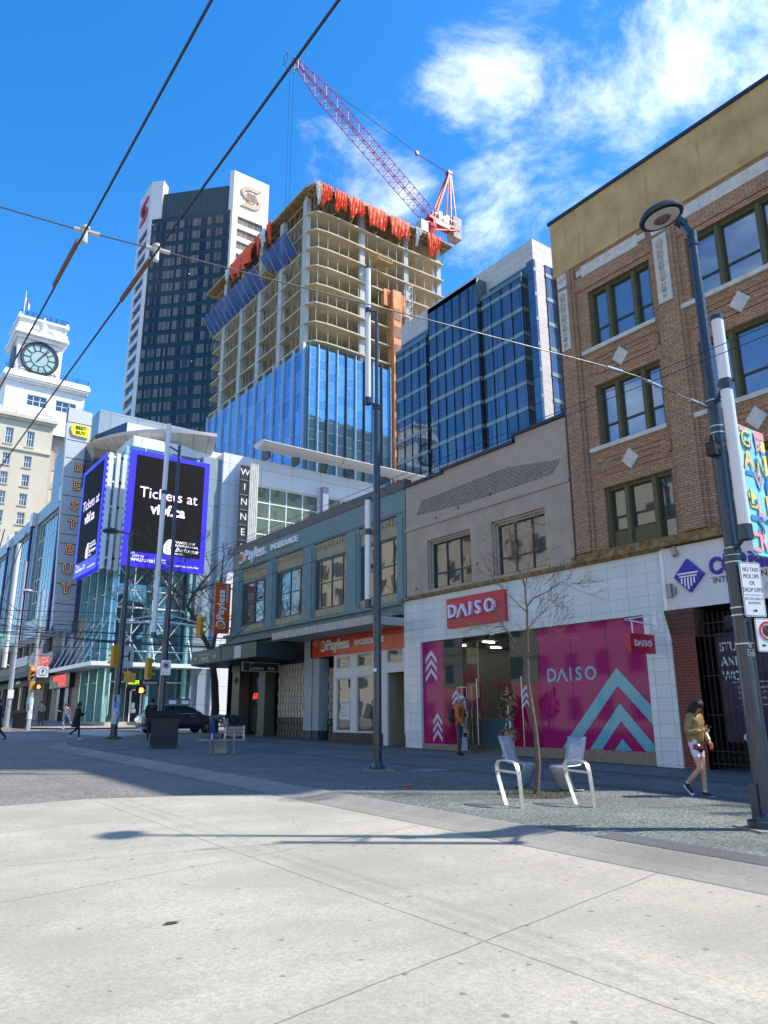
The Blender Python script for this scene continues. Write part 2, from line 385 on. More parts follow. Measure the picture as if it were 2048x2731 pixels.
# kerb : rolled gutter band between road and pavement
def kerbmesh(path, wd, seg_in=.0):
    mb = MB(); P = []
    for i, (x, y) in enumerate(path):
        a = Vector(path[max(i-1,0)]); b = Vector(path[min(i+1,len(path)-1)]); t = (b-a).normalized(); nrm = Vector((-t.y, t.x))
        P.append((Vector((x,y)), nrm))
    prof = [(wd, ROAD+.007), (wd*.55, ROAD+.03), (wd*.22, -.02), (.05, .0), (0, .004)]
    for (p, n), (q, m) in zip(P, P[1:]):
        for (d0, z0), (d1, z1) in zip(prof, prof[1:]):
            a = p+n*d0; b = q+m*d0; c = q+m*d1; d = p+n*d1
            mb.quad((a.x,a.y,G(a.x,a.y)+z0),(d.x,d.y,G(d.x,d.y)+z1),(c.x,c.y,G(c.x,c.y)+z1),(b.x,b.y,G(b.x,b.y)+z0))
    return mb
pth = []
raw = [(7.62,-60),(7.62,-20),(7.62,0),(7.62,13),(7.62,26)]+[(x,y) for y,x in KI[1:]]
struct('kerb', kerbmesh(raw, .66), conc_kerb)
mb = MB(); ys = sorted(set([-60,-30,0,5,10,13,20,25,29,35]+[y for y,_ in KI]))
rows(mb, ki, lambda y: 60.0, ys, 0.0)
struct('pavement', mb, agg_walk)
mb = MB()
rows(mb, lambda y: 12.1-(y-10)*.015, lambda y: 12.5-(y-10)*.015, [-20,0,10,20,30,35], .004)
rows(mb, lambda y: 14.5, lambda y: 14.9, [-20,0,10,20,30,35], .004)
rows(mb, lambda y: 16.55, lambda y: 17.05, [-20,0,10,20,30,35,37.5], .004)
rows(mb, lambda y: 7.66, lambda y: 8.1, [-20,0,6.3], .004)
struct('pavement_band', mb, conc_dark)
# far pavement across the side street
KF = [(54.0,60),(54.2,18),(54.8,15),(56,13),(58,11.6),(60.5,11.0),(140,11.0)]
rawf = [(11.0,140),(11.0,90)]+[(x,y) for y,x in KF[::-1]][1:]
struct('kerb', kerbmesh(rawf, .4), conc_kerb)
mb = MB(); rows(mb, lambda y: lin(y, KF), lambda y: 60.0, [54,54.2,54.8,56,58,60.5,65,70,90,110,140], 0.0)
struct('pavement', mb, concrete('far pavement concrete', (.36,.35,.33), joints=False, gum=False))
# soil patch with grass round the tree, utility covers
tx, ty = 10.25, 9.61
mb = MB(); n = 20; pts = [(tx+(.62+.1*random.random())*cos(2*pi*k/n), ty+(.62+.1*random.random())*sin(2*pi*k/n)) for k in range(n)]
mb.add([(x,y,G(x,y)+.006) for x,y in pts], [tuple(range(n))]); struct('soil_ground', mb, mat('damp soil', (.045,.04,.03), .9, var=.4, vs=20))
mb = MB()
for k in range(260):
    a = random.random()*2*pi; rr = .62*math.sqrt(random.random()); x, y = tx+rr*cos(a), ty+rr*sin(a)
    if math.sin(x*9+1)+math.sin(y*11) < -.1 and random.random() < .7: continue
    h = random.uniform(.02,.07); a = random.random()*2*pi; b = Vector((cos(a),sin(a),0))*.006; lean = Vector((random.uniform(-1,1),random.uniform(-1,1),0))*h*.5
    p = Vector((x,y,G(x,y)+.005)); mb.add([p-b*1.2, p+b*1.2, p+lean*.5+Vector((0,0,h*.6))+b, p+lean+Vector((0,0,h))], [(0,1,2),(0,2,3)])
tag(part('grass', mb, mat('short grass', (.06,.13,.03), .6, var=.4, vs=15)), kind='stuff')
def slabthing(name, label, cat, x, y, w_, d_, mt, dz=.012, ang=0.0):
    mb = MB(); mb.M = Matrix.Translation((x,y,G(x,y))) @ Matrix.Rotation(ang,4,'Z'); mb.box(-w_/2,w_/2,-d_/2,d_/2,-.05,dz)
    return tag(part(name, mb, mt), label, cat)
slabthing('utility_cover', 'pale concrete utility cover set in the pavement right of the central lamp pole', 'utility cover', 11.9, 14.4, .75, .55, conc_kerb, .008)
# small things lying on the ground
mb = MB(); mb.M = Matrix.Translation((9.26,12.0,G(9.26,12)+.006)); mb.prism([(.13*cos(a*.6)*(1+.3*(a%2)), .08*sin(a*.6)*(1+.2*(a%3))) for a in range(10)], 0, .008)
tag(part('paint_mark', mb, mat('orange utility paint', (.7,.12,.03), .7)), 'small orange mark on the pavement left of the metal seats', 'paint mark')
mb = MB(); mb.M = Matrix.Translation((2.41,6.09,G(2.41,6.09)+ROAD+.01)); mb.add([(-.07,0,0),(-.02,.025,.012),(.06,.02,.006),(.08,-.01,.015),(.01,-.02,.003)], [(0,4,1),(1,4,2),(2,4,3)])
tag(part('dead_leaf', mb, mat('dry leaf', (.05,.04,.03), .8)), 'small dark dead leaf lying on the pale concrete road', 'leaf')
# ============================================================= RIGHT-HAND ROW (facades on x = 17)
FXM = faceX(17.0)
def wall_thing(name, label, cat, y0, y1): return thing(name, label, cat, (17.0, y0, G(17, y0)))
def backbox(y0, y1, z1, x0=17.25, x1=32, z0=-.5):
    mb = MB(); mb.box(x0, x1, y0, y1, z0, z1); return mb
def window(parent, M, u0, u1, v0, v1, cols, rws, fmat, gmat, w=-.2, fr=.07, mun=.035, blind=None, name='window', cu=None, rv=None):
    """frame part with pane sub-part, set at depth w"""
    mb = MB(M)
    mb.box(u0,u0+fr,v0,v1,w-.05,w+.05); mb.box(u1-fr,u1,v0,v1,w-.05,w+.05); mb.box(u0+fr,u1-fr,v0,v0+fr,w-.05,w+.05); mb.box(u0+fr,u1-fr,v1-fr,v1,w-.05,w+.05)
    cus = cu if cu is not None else [u0+(u1-u0)*i/cols for i in range(1, cols)]
    rvs = rv if rv is not None else [v0+(v1-v0)*j/rws for j in range(1, rws)]
    for x in cus: mb.box(x-mun/2,x+mun/2,v0+fr,v1-fr,w-.03,w+.035)
    cc = [u0+fr]+[c for c in cus]+[u1-fr]
    for y in rvs:
        for a, b in zip(cc, cc[1:]): mb.box(a+(mun/2 if a != u0+fr else 0), b-(mun/2 if b != u1-fr else 0), y-mun/2,y+mun/2,w-.03,w+.033)
    wn_ = part(name, mb, fmat, parent)
    mb = MB(M)
    # panes with slightly different tilt each so reflections break up as in old glass
    rr = [v0+fr]+list(rvs)+[v1-fr]
    for a, b in zip(cc, cc[1:]):
        for c, d in zip(rr, rr[1:]):
            e = [random.uniform(-.002,.002) for _ in range(4)]; mb.quad((a,c,w+e[0]),(b,c,w+e[1]),(b,d,w+e[2]),(a,d,w+e[3]))
    part('pane', mb, gmat, wn_)
    if blind:
        mb = MB(M)
        for (a, b, c, d) in blind: mb.quad((a,c,w-.06),(b,c,w-.06),(b,d,w-.06),(a,d,w-.06))
        part('blind', mb, mat('window blind', (.62,.63,.62), .8), wn_)
    return wn_
# ---------------- tan brick building
tan_brick = brick('tan brick', (.45,.275,.17), (.30,.17,.10), (.10,.08,.065), bw=.215, bh=.073, ms=.011, stain=.4)
cream_st = mat('cream cast stone', (.55,.53,.49), .75, var=.15, vs=5, bump=.004, dirt=.2)
olive = mat('olive painted timber', (.085,.085,.035), .5, var=.2, vs=12)
mustard = mat('mustard painted stucco', (.48,.335,.15), .85, var=.2, vs=1.4, bump=.006, bs=25, dirt=.5)
dk_cap = mat('dark blue flashing', (.02,.03,.06), .5)
moss = mat('mossy sandstone ledge', (.23,.15,.06), .9, var=.6, vs=5, bump=.01, dirt=.6)
glass_sky = glass('upper window glass', (.18,.24,.32), rough=.03, metal=.5, spec=.8, wav=.012, ws=.8)
glass_dk = glass('dark window glass', (.035,.06,.055), rough=.03, metal=.2, wav=.02, ws=.6)
B = wall_thing('brick_building', 'tan brick building with olive window frames, white diamonds and a mustard parapet', 'building', 13.88, 5.0)
YB0, YB1 = 5.05, 13.88
bays = [(10.55, 12.72), (6.72, 8.98+.45)]
wins = []
WZ = [(12.05, 13.94), (8.95, 10.85), (5.86, 7.71)]
mb = MB(FXM); holes = []
for (a, b) in bays:
    for z0, z1 in WZ: holes.append((-b, -a, z0, z1))
# piers stand forward of the bays
mb.holes(-YB1, -YB0, 5.72, 15.02, holes, .3, 0)
mb.quad((-YB1,5.72,0),(-YB1,15.02,0),(-YB1,15.02,-.5),(-YB1,5.72,-.5)); mb.quad((-YB0,5.72,-.5),(-YB0,15.02,-.5),(-YB0,15.02,0),(-YB0,5.72,0))
wl = part('wall', mb, tan_brick, B)
mb = MB(FXM)
for (a, b) in [(9.62, 10.4), (13.12, 13.80), (5.1, 6.1)]:          # pilasters in three steps
    mb.box(-b, -a, 5.95, 14.95, 0.0, .09); mb.box(-b+.09, -a-.09, 5.95, 14.95, .091, .16)
for (a, b) in bays:
    mb.box(-b-.42, -a+.12, 14.1, 14.55, 0, .05)                    # soldier course heads
    for z0, z1 in WZ[:2]:                                           # raised brick panel frames between floors
        zt, zb = z0-.38, z0-.88
        for (p, q, rr, ss) in [(-b+.12,-a-.05,zt,zt+.05),(-b+.12,-a-.05,zb,zb+.05),(-b-.1,-b-.05,zb+.1,zt-.05),(-a+.02,-a+.07,zb+.1,zt-.05),(-b-.08,-b+.12,zt-.08,zt-.04),(-b-.08,-b+.12,zb+.09,zb+.13),(-a-.05,-a+.05,zt-.08,zt-.04),(-a-.05,-a+.05,zb+.09,zb+.13)]:
            mb.box(p,q,rr,ss,0,.035)
        for (p, q, rr, ss) in [(-b+.35,-a-.28,zt-.14,zt-.11),(-b+.35,-a-.28,zb+.17,zb+.2)]: mb.box(p,q,rr,ss,0,.03)
part('brick_relief', mb, tan_brick, B)
for a, b in bays:
    for i, (z0, z1) in enumerate(WZ):
        fr = MB(FXM); w0 = -.2; U0, U1 = -b, -a
        ms = [U0+.0, U0+.62, U0+.74+.0]
        third = (U1-U0); m1, m2 = U0+third*.315, U0+third*.72
        for p, q in ((U0,U0+.13),(m1-.085,m1+.085),(m2-.085,m2+.085),(U1-.1,U1)): fr.box(p,q,z0,z1,w0-.06,w0+.09)
        for p, q in ((U0,U0+.13),(m1-.085,m1+.085),(m2-.085,m2+.085)): fr.box(p+.03,q-.03,z0+.02,z1-.02,w0+.091,w0+.12)
        fr.box(U0+.13,m1-.085,z1-.1,z1,w0-.06,w0+.07); fr.box(m1+.085,m2-.085,z1-.1,z1,w0-.06,w0+.07); fr.box(m2+.085,U1-.1,z1-.1,z1,w0-.06,w0+.07)
        low = z0+.05
        if i == 2:
            fr.box(U0+.13,m1-.085,z0,z0+.55,w0-.06,w0+.05); fr.box(m1+.085,m2-.085,z0,z0+.55,w0-.06,w0+.05); fr.box(U0+.2, U0+.2+.02, z0+.05, z0+.5, w0+.05, w0+.06)
            low = z0+.57
        Wn = part('window', fr, olive, B)
        for (p, q, lw) in ((U0+.13,m1-.085,low),(m1+.085,m2-.085,low),(m2+.085,U1-.1,z0+.05)):
            zm = lw+(z1-.1-lw)*.34; s_ = MB(FXM)
            for rr in ((p,p+.035,lw,z1-.1),(q-.035,q,lw,z1-.1),(p+.035,q-.035,lw,lw+.04),(p+.035,q-.035,z1-.14,z1-.1),(p+.035,q-.035,zm-.03,zm+.03)): s_.box(*rr, w0-.05, w0-.0)
            part('sash', s_, mat('dark sash timber', (.04,.045,.04), .5), Wn)
            g_ = MB(FXM); e = random.uniform(-.006,.006)
            g_.quad((p,lw,w0-.03),(q,lw,w0-.03+e),(q,zm,w0-.03+e),(p,zm,w0-.03)); g_.quad((p,zm,w0-.02),(q,zm,w0-.02-e),(q,z1-.1,w0-.02),(p,z1-.1,w0-.02+e))
            part('pane', g_, glass_sky if i < 2 else glass_dk, Wn)
        if i < 2:
            sl_ = MB(FXM); sl_.box(-b-.3,-a+.05,z0-.13,z0-.005,-.28,.1); part('sill', sl_, cream_st, B)
            cxx = -(a+b)/2-.1; zz = z0-.63; dm = MB(FXM); dm.prism([(cxx-.27,zz),(cxx,zz-.3),(cxx+.27,zz),(cxx,zz+.3)], .0, .06); part('diamond_stone', dm, cream_st, B)
    ls = MB(FXM); c0, c1 = -b-.3, -a-.0
    ls.prism([(c0,14.59),(c0+.2,14.59),(c0+.2,14.5),(c1-.25,14.5),(c1-.25,14.59),(c1,14.59),(c1,14.78),(c1-.25,14.78),(c1-.25,14.87),(c0+.2,14.87),(c0+.2,14.78),(c0,14.78)], .0, .07); part('stone_band', ls, cream_st, B)
for (a, b) in [(9.84, 10.26), (13.32, 13.66)]:                     # carved drop panels
    pm = MB(FXM); pm.box(-b,-a,12.28,14.33,.165,.2); pm.box(-b,-a,14.42,14.86,.165,.21)
    o = part('carved_panel', pm, cream_st, B)
    cv = MB(FXM); mid = -(a+b)/2
    def blob(cx_, cz_, rx, rz, rw):
        n1_, n2_ = 5, 9; vs = []; fs = []
        for i in range(n1_+1):
            t_ = pi/2*i/n1_
            for k in range(n2_): q = 2*pi*k/n2_; vs.append((cx_+rx*cos(t_)*cos(q), cz_+rz*cos(t_)*sin(q), .2+rw*sin(t_)))
        for i in range(n1_):
            for k in range(n2_): fs.append((i*n2_+k, i*n2_+(k+1)%n2_, (i+1)*n2_+(k+1)%n2_, (i+1)*n2_+k))
        cv.add(vs, fs)
    for k in range(5):
        zc_ = 14.08-k*.36; s_ = 1.0-.1*k
        blob(mid, zc_, .085*s_, .1*s_, .08); 
        for q in range(6): an = q*pi/3+.4; blob(mid+.085*s_*cos(an), zc_+.1*s_*sin(an), .038*s_, .05*s_, .055)
        for sd in (-1,1): blob(mid+sd*.06*s_, zc_-.19, .022, .07, .035)
    for k in range(4): blob(mid-.1+.07*k, 14.64+.05*(k%2), .04, .06, .03)
    part('garland', cv, mat('carved stone', (.40,.38,.34), .8, var=.2), o, smooth=True)
mb = MB(FXM); mb.box(-YB1-.04,-YB0,15.02,16.98,-.3,.06); part('parapet', mb, mustard, B)
mb = MB(FXM); mb.box(-YB1-.09,-YB0,16.98,17.08,-.4,.12); part('coping', mb, dk_cap, B)
mb = MB(FXM); mb.box(-YB1+.02,-YB0,5.66,5.86,-.2,.22); mb.box(-YB1+.02,-9.4,5.86,5.93,-.2,.12); part('ledge', mb, moss, B)
mb = MB(); mb.box(17.5, 34, YB0, YB1, 4.1, 16.7); mb.box(18.4,34,YB0,10.9,-.4,4.1); mb.box(17.02,17.5,YB0+.01,YB1-.01,16,16.4); part('building_shell', mb, mat('brown side brick', (.2,.12,.08), .85), B)
mb = MB(); mb.M = FXM
mb.tube([(-13.78,5.9,.1),(-13.78,11.5,.1),(-13.83,14.9,.1)], .04, 8); part('drain_pipe', mb, mat('rusty pipe', (.08,.05,.035), .7, var=.4, vs=8), B)
# ---------------- ground-floor shops under the brick building (right part)
SH = wall_thing('school_shopfront', 'white signboard with blue column diamond above a barred dark entrance and red brick pillar', 'shopfront', 8.0, 5)
mb = MB(FXM); mb.box(-11.06,-5.05,4.05,5.63,-.2,.05); part('signboard', mb, mat('white sign panel', (.66,.68,.72), .35, var=.03, dirt=.15), SH)
mb = MB(FXM); mb.box(-11.12,-11.03,4.02,5.66,-.2,.09); part('edge_trim', mb, white, SH)
blue = mat('royal blue sign', (.02,.02,.38), .35, var=.05)
dk_ink = mat('black lettering', (.02,.02,.03), .5)
cx_ = -10.34
mb = MB(FXM); mb.prism([(cx_-.4,4.83),(cx_,4.42),(cx_+.41,4.83),(cx_,5.26)], .05, .14); dmd = part('diamond_emblem', mb, blue, SH)
mb = MB(FXM)
for k in range(5): mb.box(cx_-.2+k*.085, cx_-.16+k*.085, 4.5+abs(k-2)*.07, 4.78, .141, .155)
mb.box(cx_-.24,cx_+.24,4.80,4.835,.141,.158); mb.box(cx_-.28,cx_+.28,4.87,4.91,.141,.158); part('column_mark', mb, white, dmd)
text('lettering', 'CORNERSTONE', .56, T(FXM,-9.80,4.95,.06), blue, SH, .035, 'LEFT', bold=.02, sx=.82)
mb = MB(FXM); mb.box(-9.85,-6.0,4.72,4.74,.05,.09); part('sign_rule', mb, white, SH)
text('lettering', 'INTERNATIONAL COLLEGE', .2, T(FXM,-9.75,4.62,.055), dk_ink, SH, .008, 'LEFT')
text('street_number', '609', .3, T(FXM,-8.55,4.3,.055), mat('silver lettering', (.5,.5,.52), .4), SH, .008, 'LEFT')
mb = MB(FXM); mb.box(-10.98,-10.84,4.36,4.7,.05,.16); mb.box(-10.83,-10.75,4.42,4.6,.05,.12); part('door_speaker', mb, greym, SH)
mb = MB(FXM); mb.bar((-10.72,5.62,.06),(-10.62,5.38,.16),.13,.09); part('flood_lamp', mb, mat('beige plastic', (.45,.4,.28), .5), SH)
red_brick = brick('red brick', (.24,.045,.028), (.15,.03,.02), (.22,.17,.14), bw=.2, bh=.072, ms=.008, stain=.25)
old_brick = brick('weathered brown brick', (.13,.05,.03), (.07,.035,.025), (.12,.11,.1), bw=.2, bh=.06, ms=.008, stain=.6)
gz = G(17,11)
mb = MB(FXM); mb.box(-11.04,-10.42,gz-.1,3.35,-.35,.02); part('brick_pillar', mb, red_brick, SH)
mb = MB(FXM)
for k in range(6): mb.box(-11.06-.012*k,-10.38+.012*k,3.35+k*.115,3.465+k*.115,-.35,.03+.02*k)
part('corbel', mb, old_brick, SH)
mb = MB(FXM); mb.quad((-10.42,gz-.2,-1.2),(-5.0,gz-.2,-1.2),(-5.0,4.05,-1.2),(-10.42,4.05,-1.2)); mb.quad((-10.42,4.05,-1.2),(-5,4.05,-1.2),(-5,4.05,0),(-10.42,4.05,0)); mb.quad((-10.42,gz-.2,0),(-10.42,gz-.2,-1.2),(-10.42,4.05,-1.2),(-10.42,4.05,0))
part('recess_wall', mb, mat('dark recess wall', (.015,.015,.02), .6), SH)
mb = MB(FXM)
z0 = gz+.02
for k in range(27): 
    uu_ = -10.38+k*.135; mb.box(uu_-.008,uu_+.008,z0,3.9,-.12,-.104)
    if k < 26:
        for zz in (z0+.25, 3.5): mb.tube([(uu_+.0675+.045*cos(a*pi/4), zz+.045*sin(a*pi/4), -.11) for a in range(9)], .006, 4)
for zz in (z0+.12, z0+.4, 1.5, 2.4, 3.35, 3.65): mb.box(-10.4,-6.8,zz-.012,zz+.012,-.13,-.1)
part('security_gate', mb, mat('black iron gate', (.012,.01,.01), .5), SH)
mb = MB(FXM); mb.box(-10.05,-8.2,z0+.6,3.4,-.32,-.28); pb_ = part('poster_board', mb, mat('dark navy poster', (.008,.01,.07), .3), SH)
lt = mat('pale lettering', (.75,.77,.82), .5)
for s_, zz in (('STUDY', 3.06), ('AND', 2.72), ('WORK', 2.38)): text('lettering', s_, .3, T(FXM,-9.98,zz,-.275), lt, pb_, .004, 'LEFT', sx=.8, bold=.006)
for s_, zz in (('University Transfer', 2.12), ('Study & Work Programs', 2.0), ('Learning Alternatives', 1.88)): text('lettering', s_, .1, T(FXM,-9.66,zz,-.275), lt, pb_, .003, 'LEFT')
mb = MB(FXM); mb.box(-9.78,-8.3,2.23,2.245,-.28,-.273); mb.box(-9.6,-8.3,1.72,1.735,-.28,-.273); mb.prism([(-9.66,.95),(-9.6,.95),(-9.6,.9),(-9.52,1.0),(-9.6,1.1),(-9.6,1.05),(-9.66,1.05)], -.28,-.272); part('poster_mark', mb, lt, pb_)
mb = MB(FXM); mb.box(-9.78,-9.3,3.5,3.8,-.3,-.28); part('small_panel', mb, mat('dim blue panel', (.02,.03,.08), .4), SH)
# ---------------- variety shop: white tile, magenta glass
D = wall_thing('variety_shop', 'white tiled shopfront with magenta glass and pale blue chevrons', 'shopfront', 16, 5)
tile_w = panelmat('glossy white tile', (.60,.68,.70), .62, .30, .004, rough=.07, var=.03, wav=1.2, gapcol=(.42,.47,.48))
tile_s = panelmat('white side tile', (.68,.74,.75), .42, .32, .005, rough=.18, var=.06, wav=.6, gapcol=(.42,.46,.46))
mb = MB(FXM); mb.box(-22.0,-11.13,4.02,5.60,-.25,.05); part('fascia', mb, tile_w, D)
mb = MB(FXM); mb.box(-21.98,-21.08,-.1,4.02,-.25,.05); part('tiled_pier', mb, tile_s, D)
mb = MB(FXM); mb.box(-11.80,-11.06,-.1,4.02,-.25,.05); part('tiled_pier', mb, tile_s, D)
mb = MB(FXM); mb.box(-22.02,-11.05,5.60,5.72,-.25,.16); part('ledge', mb, moss, D)
mag = glass('magenta film glass', (.35,.008,.13), rough=.05, spec=.5, wav=.01, ws=.7, ior=1.45)
mag2 = glass('deep red film glass', (.26,.004,.06), rough=.05, spec=.5, wav=.01, ws=.7, ior=1.45)
cyan = mat('pale blue film', (.10,.42,.52), .12, var=.03, coat=.5)
stone_base = mat('speckled stone base', (.24,.2,.15), .35, var=.3, vs=14, dirt=.2)
def pane_box(u0,u1,v0,v1,w0=-.06,w1=-.04): mb = MB(FXM); mb.box(u0,u1,v0,v1,w0,w1); return mb
mb = MB(FXM); mb.box(-21.07,-18.93,-.1,.58,-.2,.0); part('plinth', mb, stone_base, D)
mb = MB(FXM); mb.box(-16.75,-11.81,-.1,.60,-.2,.0); part('plinth', mb, stone_base, D)
part('magenta_panel', pane_box(-21.06,-19.92,.58,4.0), mag, D)
part('magenta_panel', pane_box(-19.91,-18.93,.58,2.38), mag2, D)
clear = NT('clear shop glass'); clear.set(col=(.8,.9,.88), rough=.0, trans=1.0, ior=1.45); clear = clear.mat
part('glass_panel', pane_box(-19.91,-18.93,2.38,4.0), glass('green tinted glass', (.03,.05,.045), wav=.02, ws=.8, spec=.5, ior=1.4), D)
part('glass_panel', pane_box(-16.75,-15.57,2.42,4.0), glass('green tinted glass2', (.03,.05,.045), wav=.03, ws=.8, spec=.5, ior=1.5), D)
part('magenta_panel', pane_box(-16.75,-15.57,.6,2.41), mag2, D)
pinkB = part('magenta_panel', pane_box(-15.56,-11.81,.6,4.0), mag, D)
mb = MB(FXM)
for uu_ in (-14.35,-13.1): mb.box(uu_-.006,uu_+.006,.6,4.0,-.06,-.036)
part('glass_joint', mb, black, D)
mb = MB(FXM)   # the three big chevrons, clipped to the pane
def chev(tip, zo, zi, sl_, clipL, clipR, zb=.61):
    # left limb outer slope sl_ (dz/du)
    uL = tip-(zo-zb)/sl_; uLi = tip-(zi-zb)/sl_
    mb.prism([(uL,zb),(uLi,zb),(tip,zi),(tip,zo)], -.0395, -.034)
    zr = lambda z, uu: z-(uu-tip)*sl_
    ur = min(clipR, tip+(zo-zb)/sl_)
    if ur >= clipR: 
        a = zr(zi,clipR)
        if a > zb: mb.prism([(tip,zo),(tip,zi),(clipR,a),(clipR,zr(zo,clipR))], -.0395, -.034)
        else: mb.prism([(tip,zo),(tip,zi),(tip+(zi-zb)/sl_,zb),(clipR,zb),(clipR,zr(zo,clipR))], -.0395, -.034)
    else: mb.prism([(tip,zo),(tip,zi),(tip+(zi-zb)/sl_,zb),(tip+(zo-zb)/sl_,zb)], -.0395, -.034)
chev(-12.83,2.72,2.26,1.03,-15.5,-11.83); chev(-12.82,1.80,1.36,1.10,-15.5,-11.83)
mb.prism([(-13.09,.61),(-12.55,.61),(-12.82,.9)], -.0395,-.034)
part('chevron_mark', mb, cyan, pinkB)
def daiso(parent, M, u0, u1, z0, z1, mt, d, st=.17):
    H_ = z1-z0; W_ = u1-u0; s_ = H_/ .72
    o = []
    # D ^ I S O drawn as: text for D, I, S, O and a plain open chevron for the second letter
    cw = W_/5.05
    text('letter', 'D', s_, T(M,u0+cw*.45,(z0+z1)/2), mt, parent, d, 'CENTER', bold=.018*s_)
    mb = MB(M); c = u0+cw*1.55; t = .17*H_
    mb.prism([(c-.62*cw,z0),(c-.62*cw+t*1.15,z0),(c,z1-t*1.35),(c+.62*cw-t*1.15,z0),(c+.62*cw,z0),(c+t*.35,z1),(c-t*.35,z1)], 0, d)
    part('letter', mb, mt, parent)
    text('letter', 'I', s_, T(M,u0+cw*2.45,(z0+z1)/2), mt, parent, d, 'CENTER', bold=.018*s_)
    text('letter', 'S', s_, T(M,u0+cw*3.25,(z0+z1)/2), mt, parent, d, 'CENTER', bold=.018*s_)
    text('letter', 'O', s_, T(M,u0+cw*4.45,(z0+z1)/2), mt, parent, d, 'CENTER', bold=.018*s_)
daiso(pinkB, T(FXM,0,0,-.038), -15.26,-13.48,2.42,2.79, cyan, .006)
lav = mat('pale lavender film', (.5,.6,.72), .2)
def arrows(parent, c, ztop, sc, w_=.30):
    mb = MB(FXM)
    for k in range(3):
        z = ztop-k*.33*sc; t = .17*sc; hw = w_
        mb.prism([(c-hw,z-.33*sc),(c-hw,z-.33*sc-t),(c,z-t),(c+hw,z-.33*sc-t),(c+hw,z-.33*sc),(c,z)], -.0395,-.034)
    part('arrow_mark', mb, lav, parent)
arrows(D, -20.58, 3.72, .93); arrows(D, -20.3, 1.58, .8, .24); arrows(D, -19.3, 2.33, .62, .2); arrows(D, -16.15, 2.38, .62, .2)
# interior seen through the open entrance
mb = MB(); x0, x1 = 17.26, 23.0
dk = mat('shop interior wall', (.10,.10,.095), .8); 
mb.quad((x0,21.7,-.1),(x1,21.7,-.1),(x1,21.7,4.02),(x0,21.7,4.02)); mb.quad((x1,11.9,-.1),(x1,11.9,4.02),(x1,21.7,4.02),(x1,21.7,-.1)); mb.quad((x0,12,4.02),(x0,21.7,4.02),(x1,21.7,4.02),(x1,12,4.02))
part('interior_wall', mb, dk, D)
mb = MB(); mb.quad((17.0,15.5,G(17,16)+.01),(x1,15.5,G(17,16)+.01),(x1,21.7,G(17,16)+.03),(17.0,21.7,G(17,18)+.03)); part('interior_floor', mb, black, D)
mb = MB()
for x_ in (18.4,20.2,21.8):
    for y_ in (16.3,17.8,19.3,20.8): mb.box(x_,x_+.5,y_,y_+.06,3.97,3.99)
part('ceiling_lights', mb, mat('lit ceiling lamp', (1,.95,.85), .5, es=16.0, var=0), D)
M_ = faceY(21.68); mb = MB(M_)
for k in range(3): z = 3.3-k*.5; mb.prism([(19.9-.5,z-.6),(19.9-.5,z-.85),(19.9,z-.3),(19.9+.5,z-.85),(19.9+.5,z-.6),(19.9,z)], 0,.01)
part('wall_graphic', mb, mat('maroon graphic', (.3,.01,.05), .6), D)
text('wall_lettering', 'SPECIAL', .34, T(faceY(21.66),20.9,2.6), mat('red lettering', (.5,.03,.05), .5), D, .004, 'LEFT', space=1.3)
mb = MB(); mb.box(19.0,20.4,19.0,20.2,.3,1.35); mb.box(18.95,20.45,18.95,20.25,1.35,1.4); part('display_counter', mb, mat('pale blue counter', (.2,.38,.5), .5), D)
mb = MB()
for k in range(4):
    for z in (.6,1.0,1.4,1.8): mb.box(20.8,21.6,15.7+k*.8,16.3+k*.8,z,z+.04)
    mb.box(21.6,21.66,15.7+k*.8,16.3+k*.8,.3,2.0)
part('shelf', mb, mat('dark shelf', (.06,.07,.09), .6), D)
for uu_, nm in ((-18.3, 1), (-16.32, 2)):                          # glass doors and pull bars
    mb = MB(FXM); mb.box(uu_-(.5 if nm == 1 else .42), uu_+(.08 if nm == 1 else .5),.36,3.9,-.12,-.105)
    dr = part('glass_door', mb, glass('door glass', (.03,.045,.045), wav=.03) if nm == 2 else clear, D)
    mb = MB(FXM); mb.tube([(uu_,.6,-.04),(uu_,2.65,-.04)], .018, 8); mb.tube([(uu_,.75,-.1),(uu_,.75,-.04)], .01, 6); mb.tube([(uu_,2.5,-.1),(uu_,2.5,-.04)], .01, 6); part('handle', mb, steel, dr)
rg_ = random.Random(12); gcs = [mat('goods colour %d' % k, c, .5, var=.2) for k, c in enumerate(((.4,.08,.2),(.1,.3,.35),(.5,.45,.3),(.12,.12,.3),(.45,.2,.08)))]
for k in range(4):
    for z in (.64,1.04,1.44,1.84):
        for q in range(3):
            mb = MB(); y_ = 15.75+k*.8+q*.19; mb.box(20.85,21.2,y_,y_+.15,z,z+rg_.uniform(.14,.3)); part('goods', mb, gcs[rg_.randint(0,4)], D)
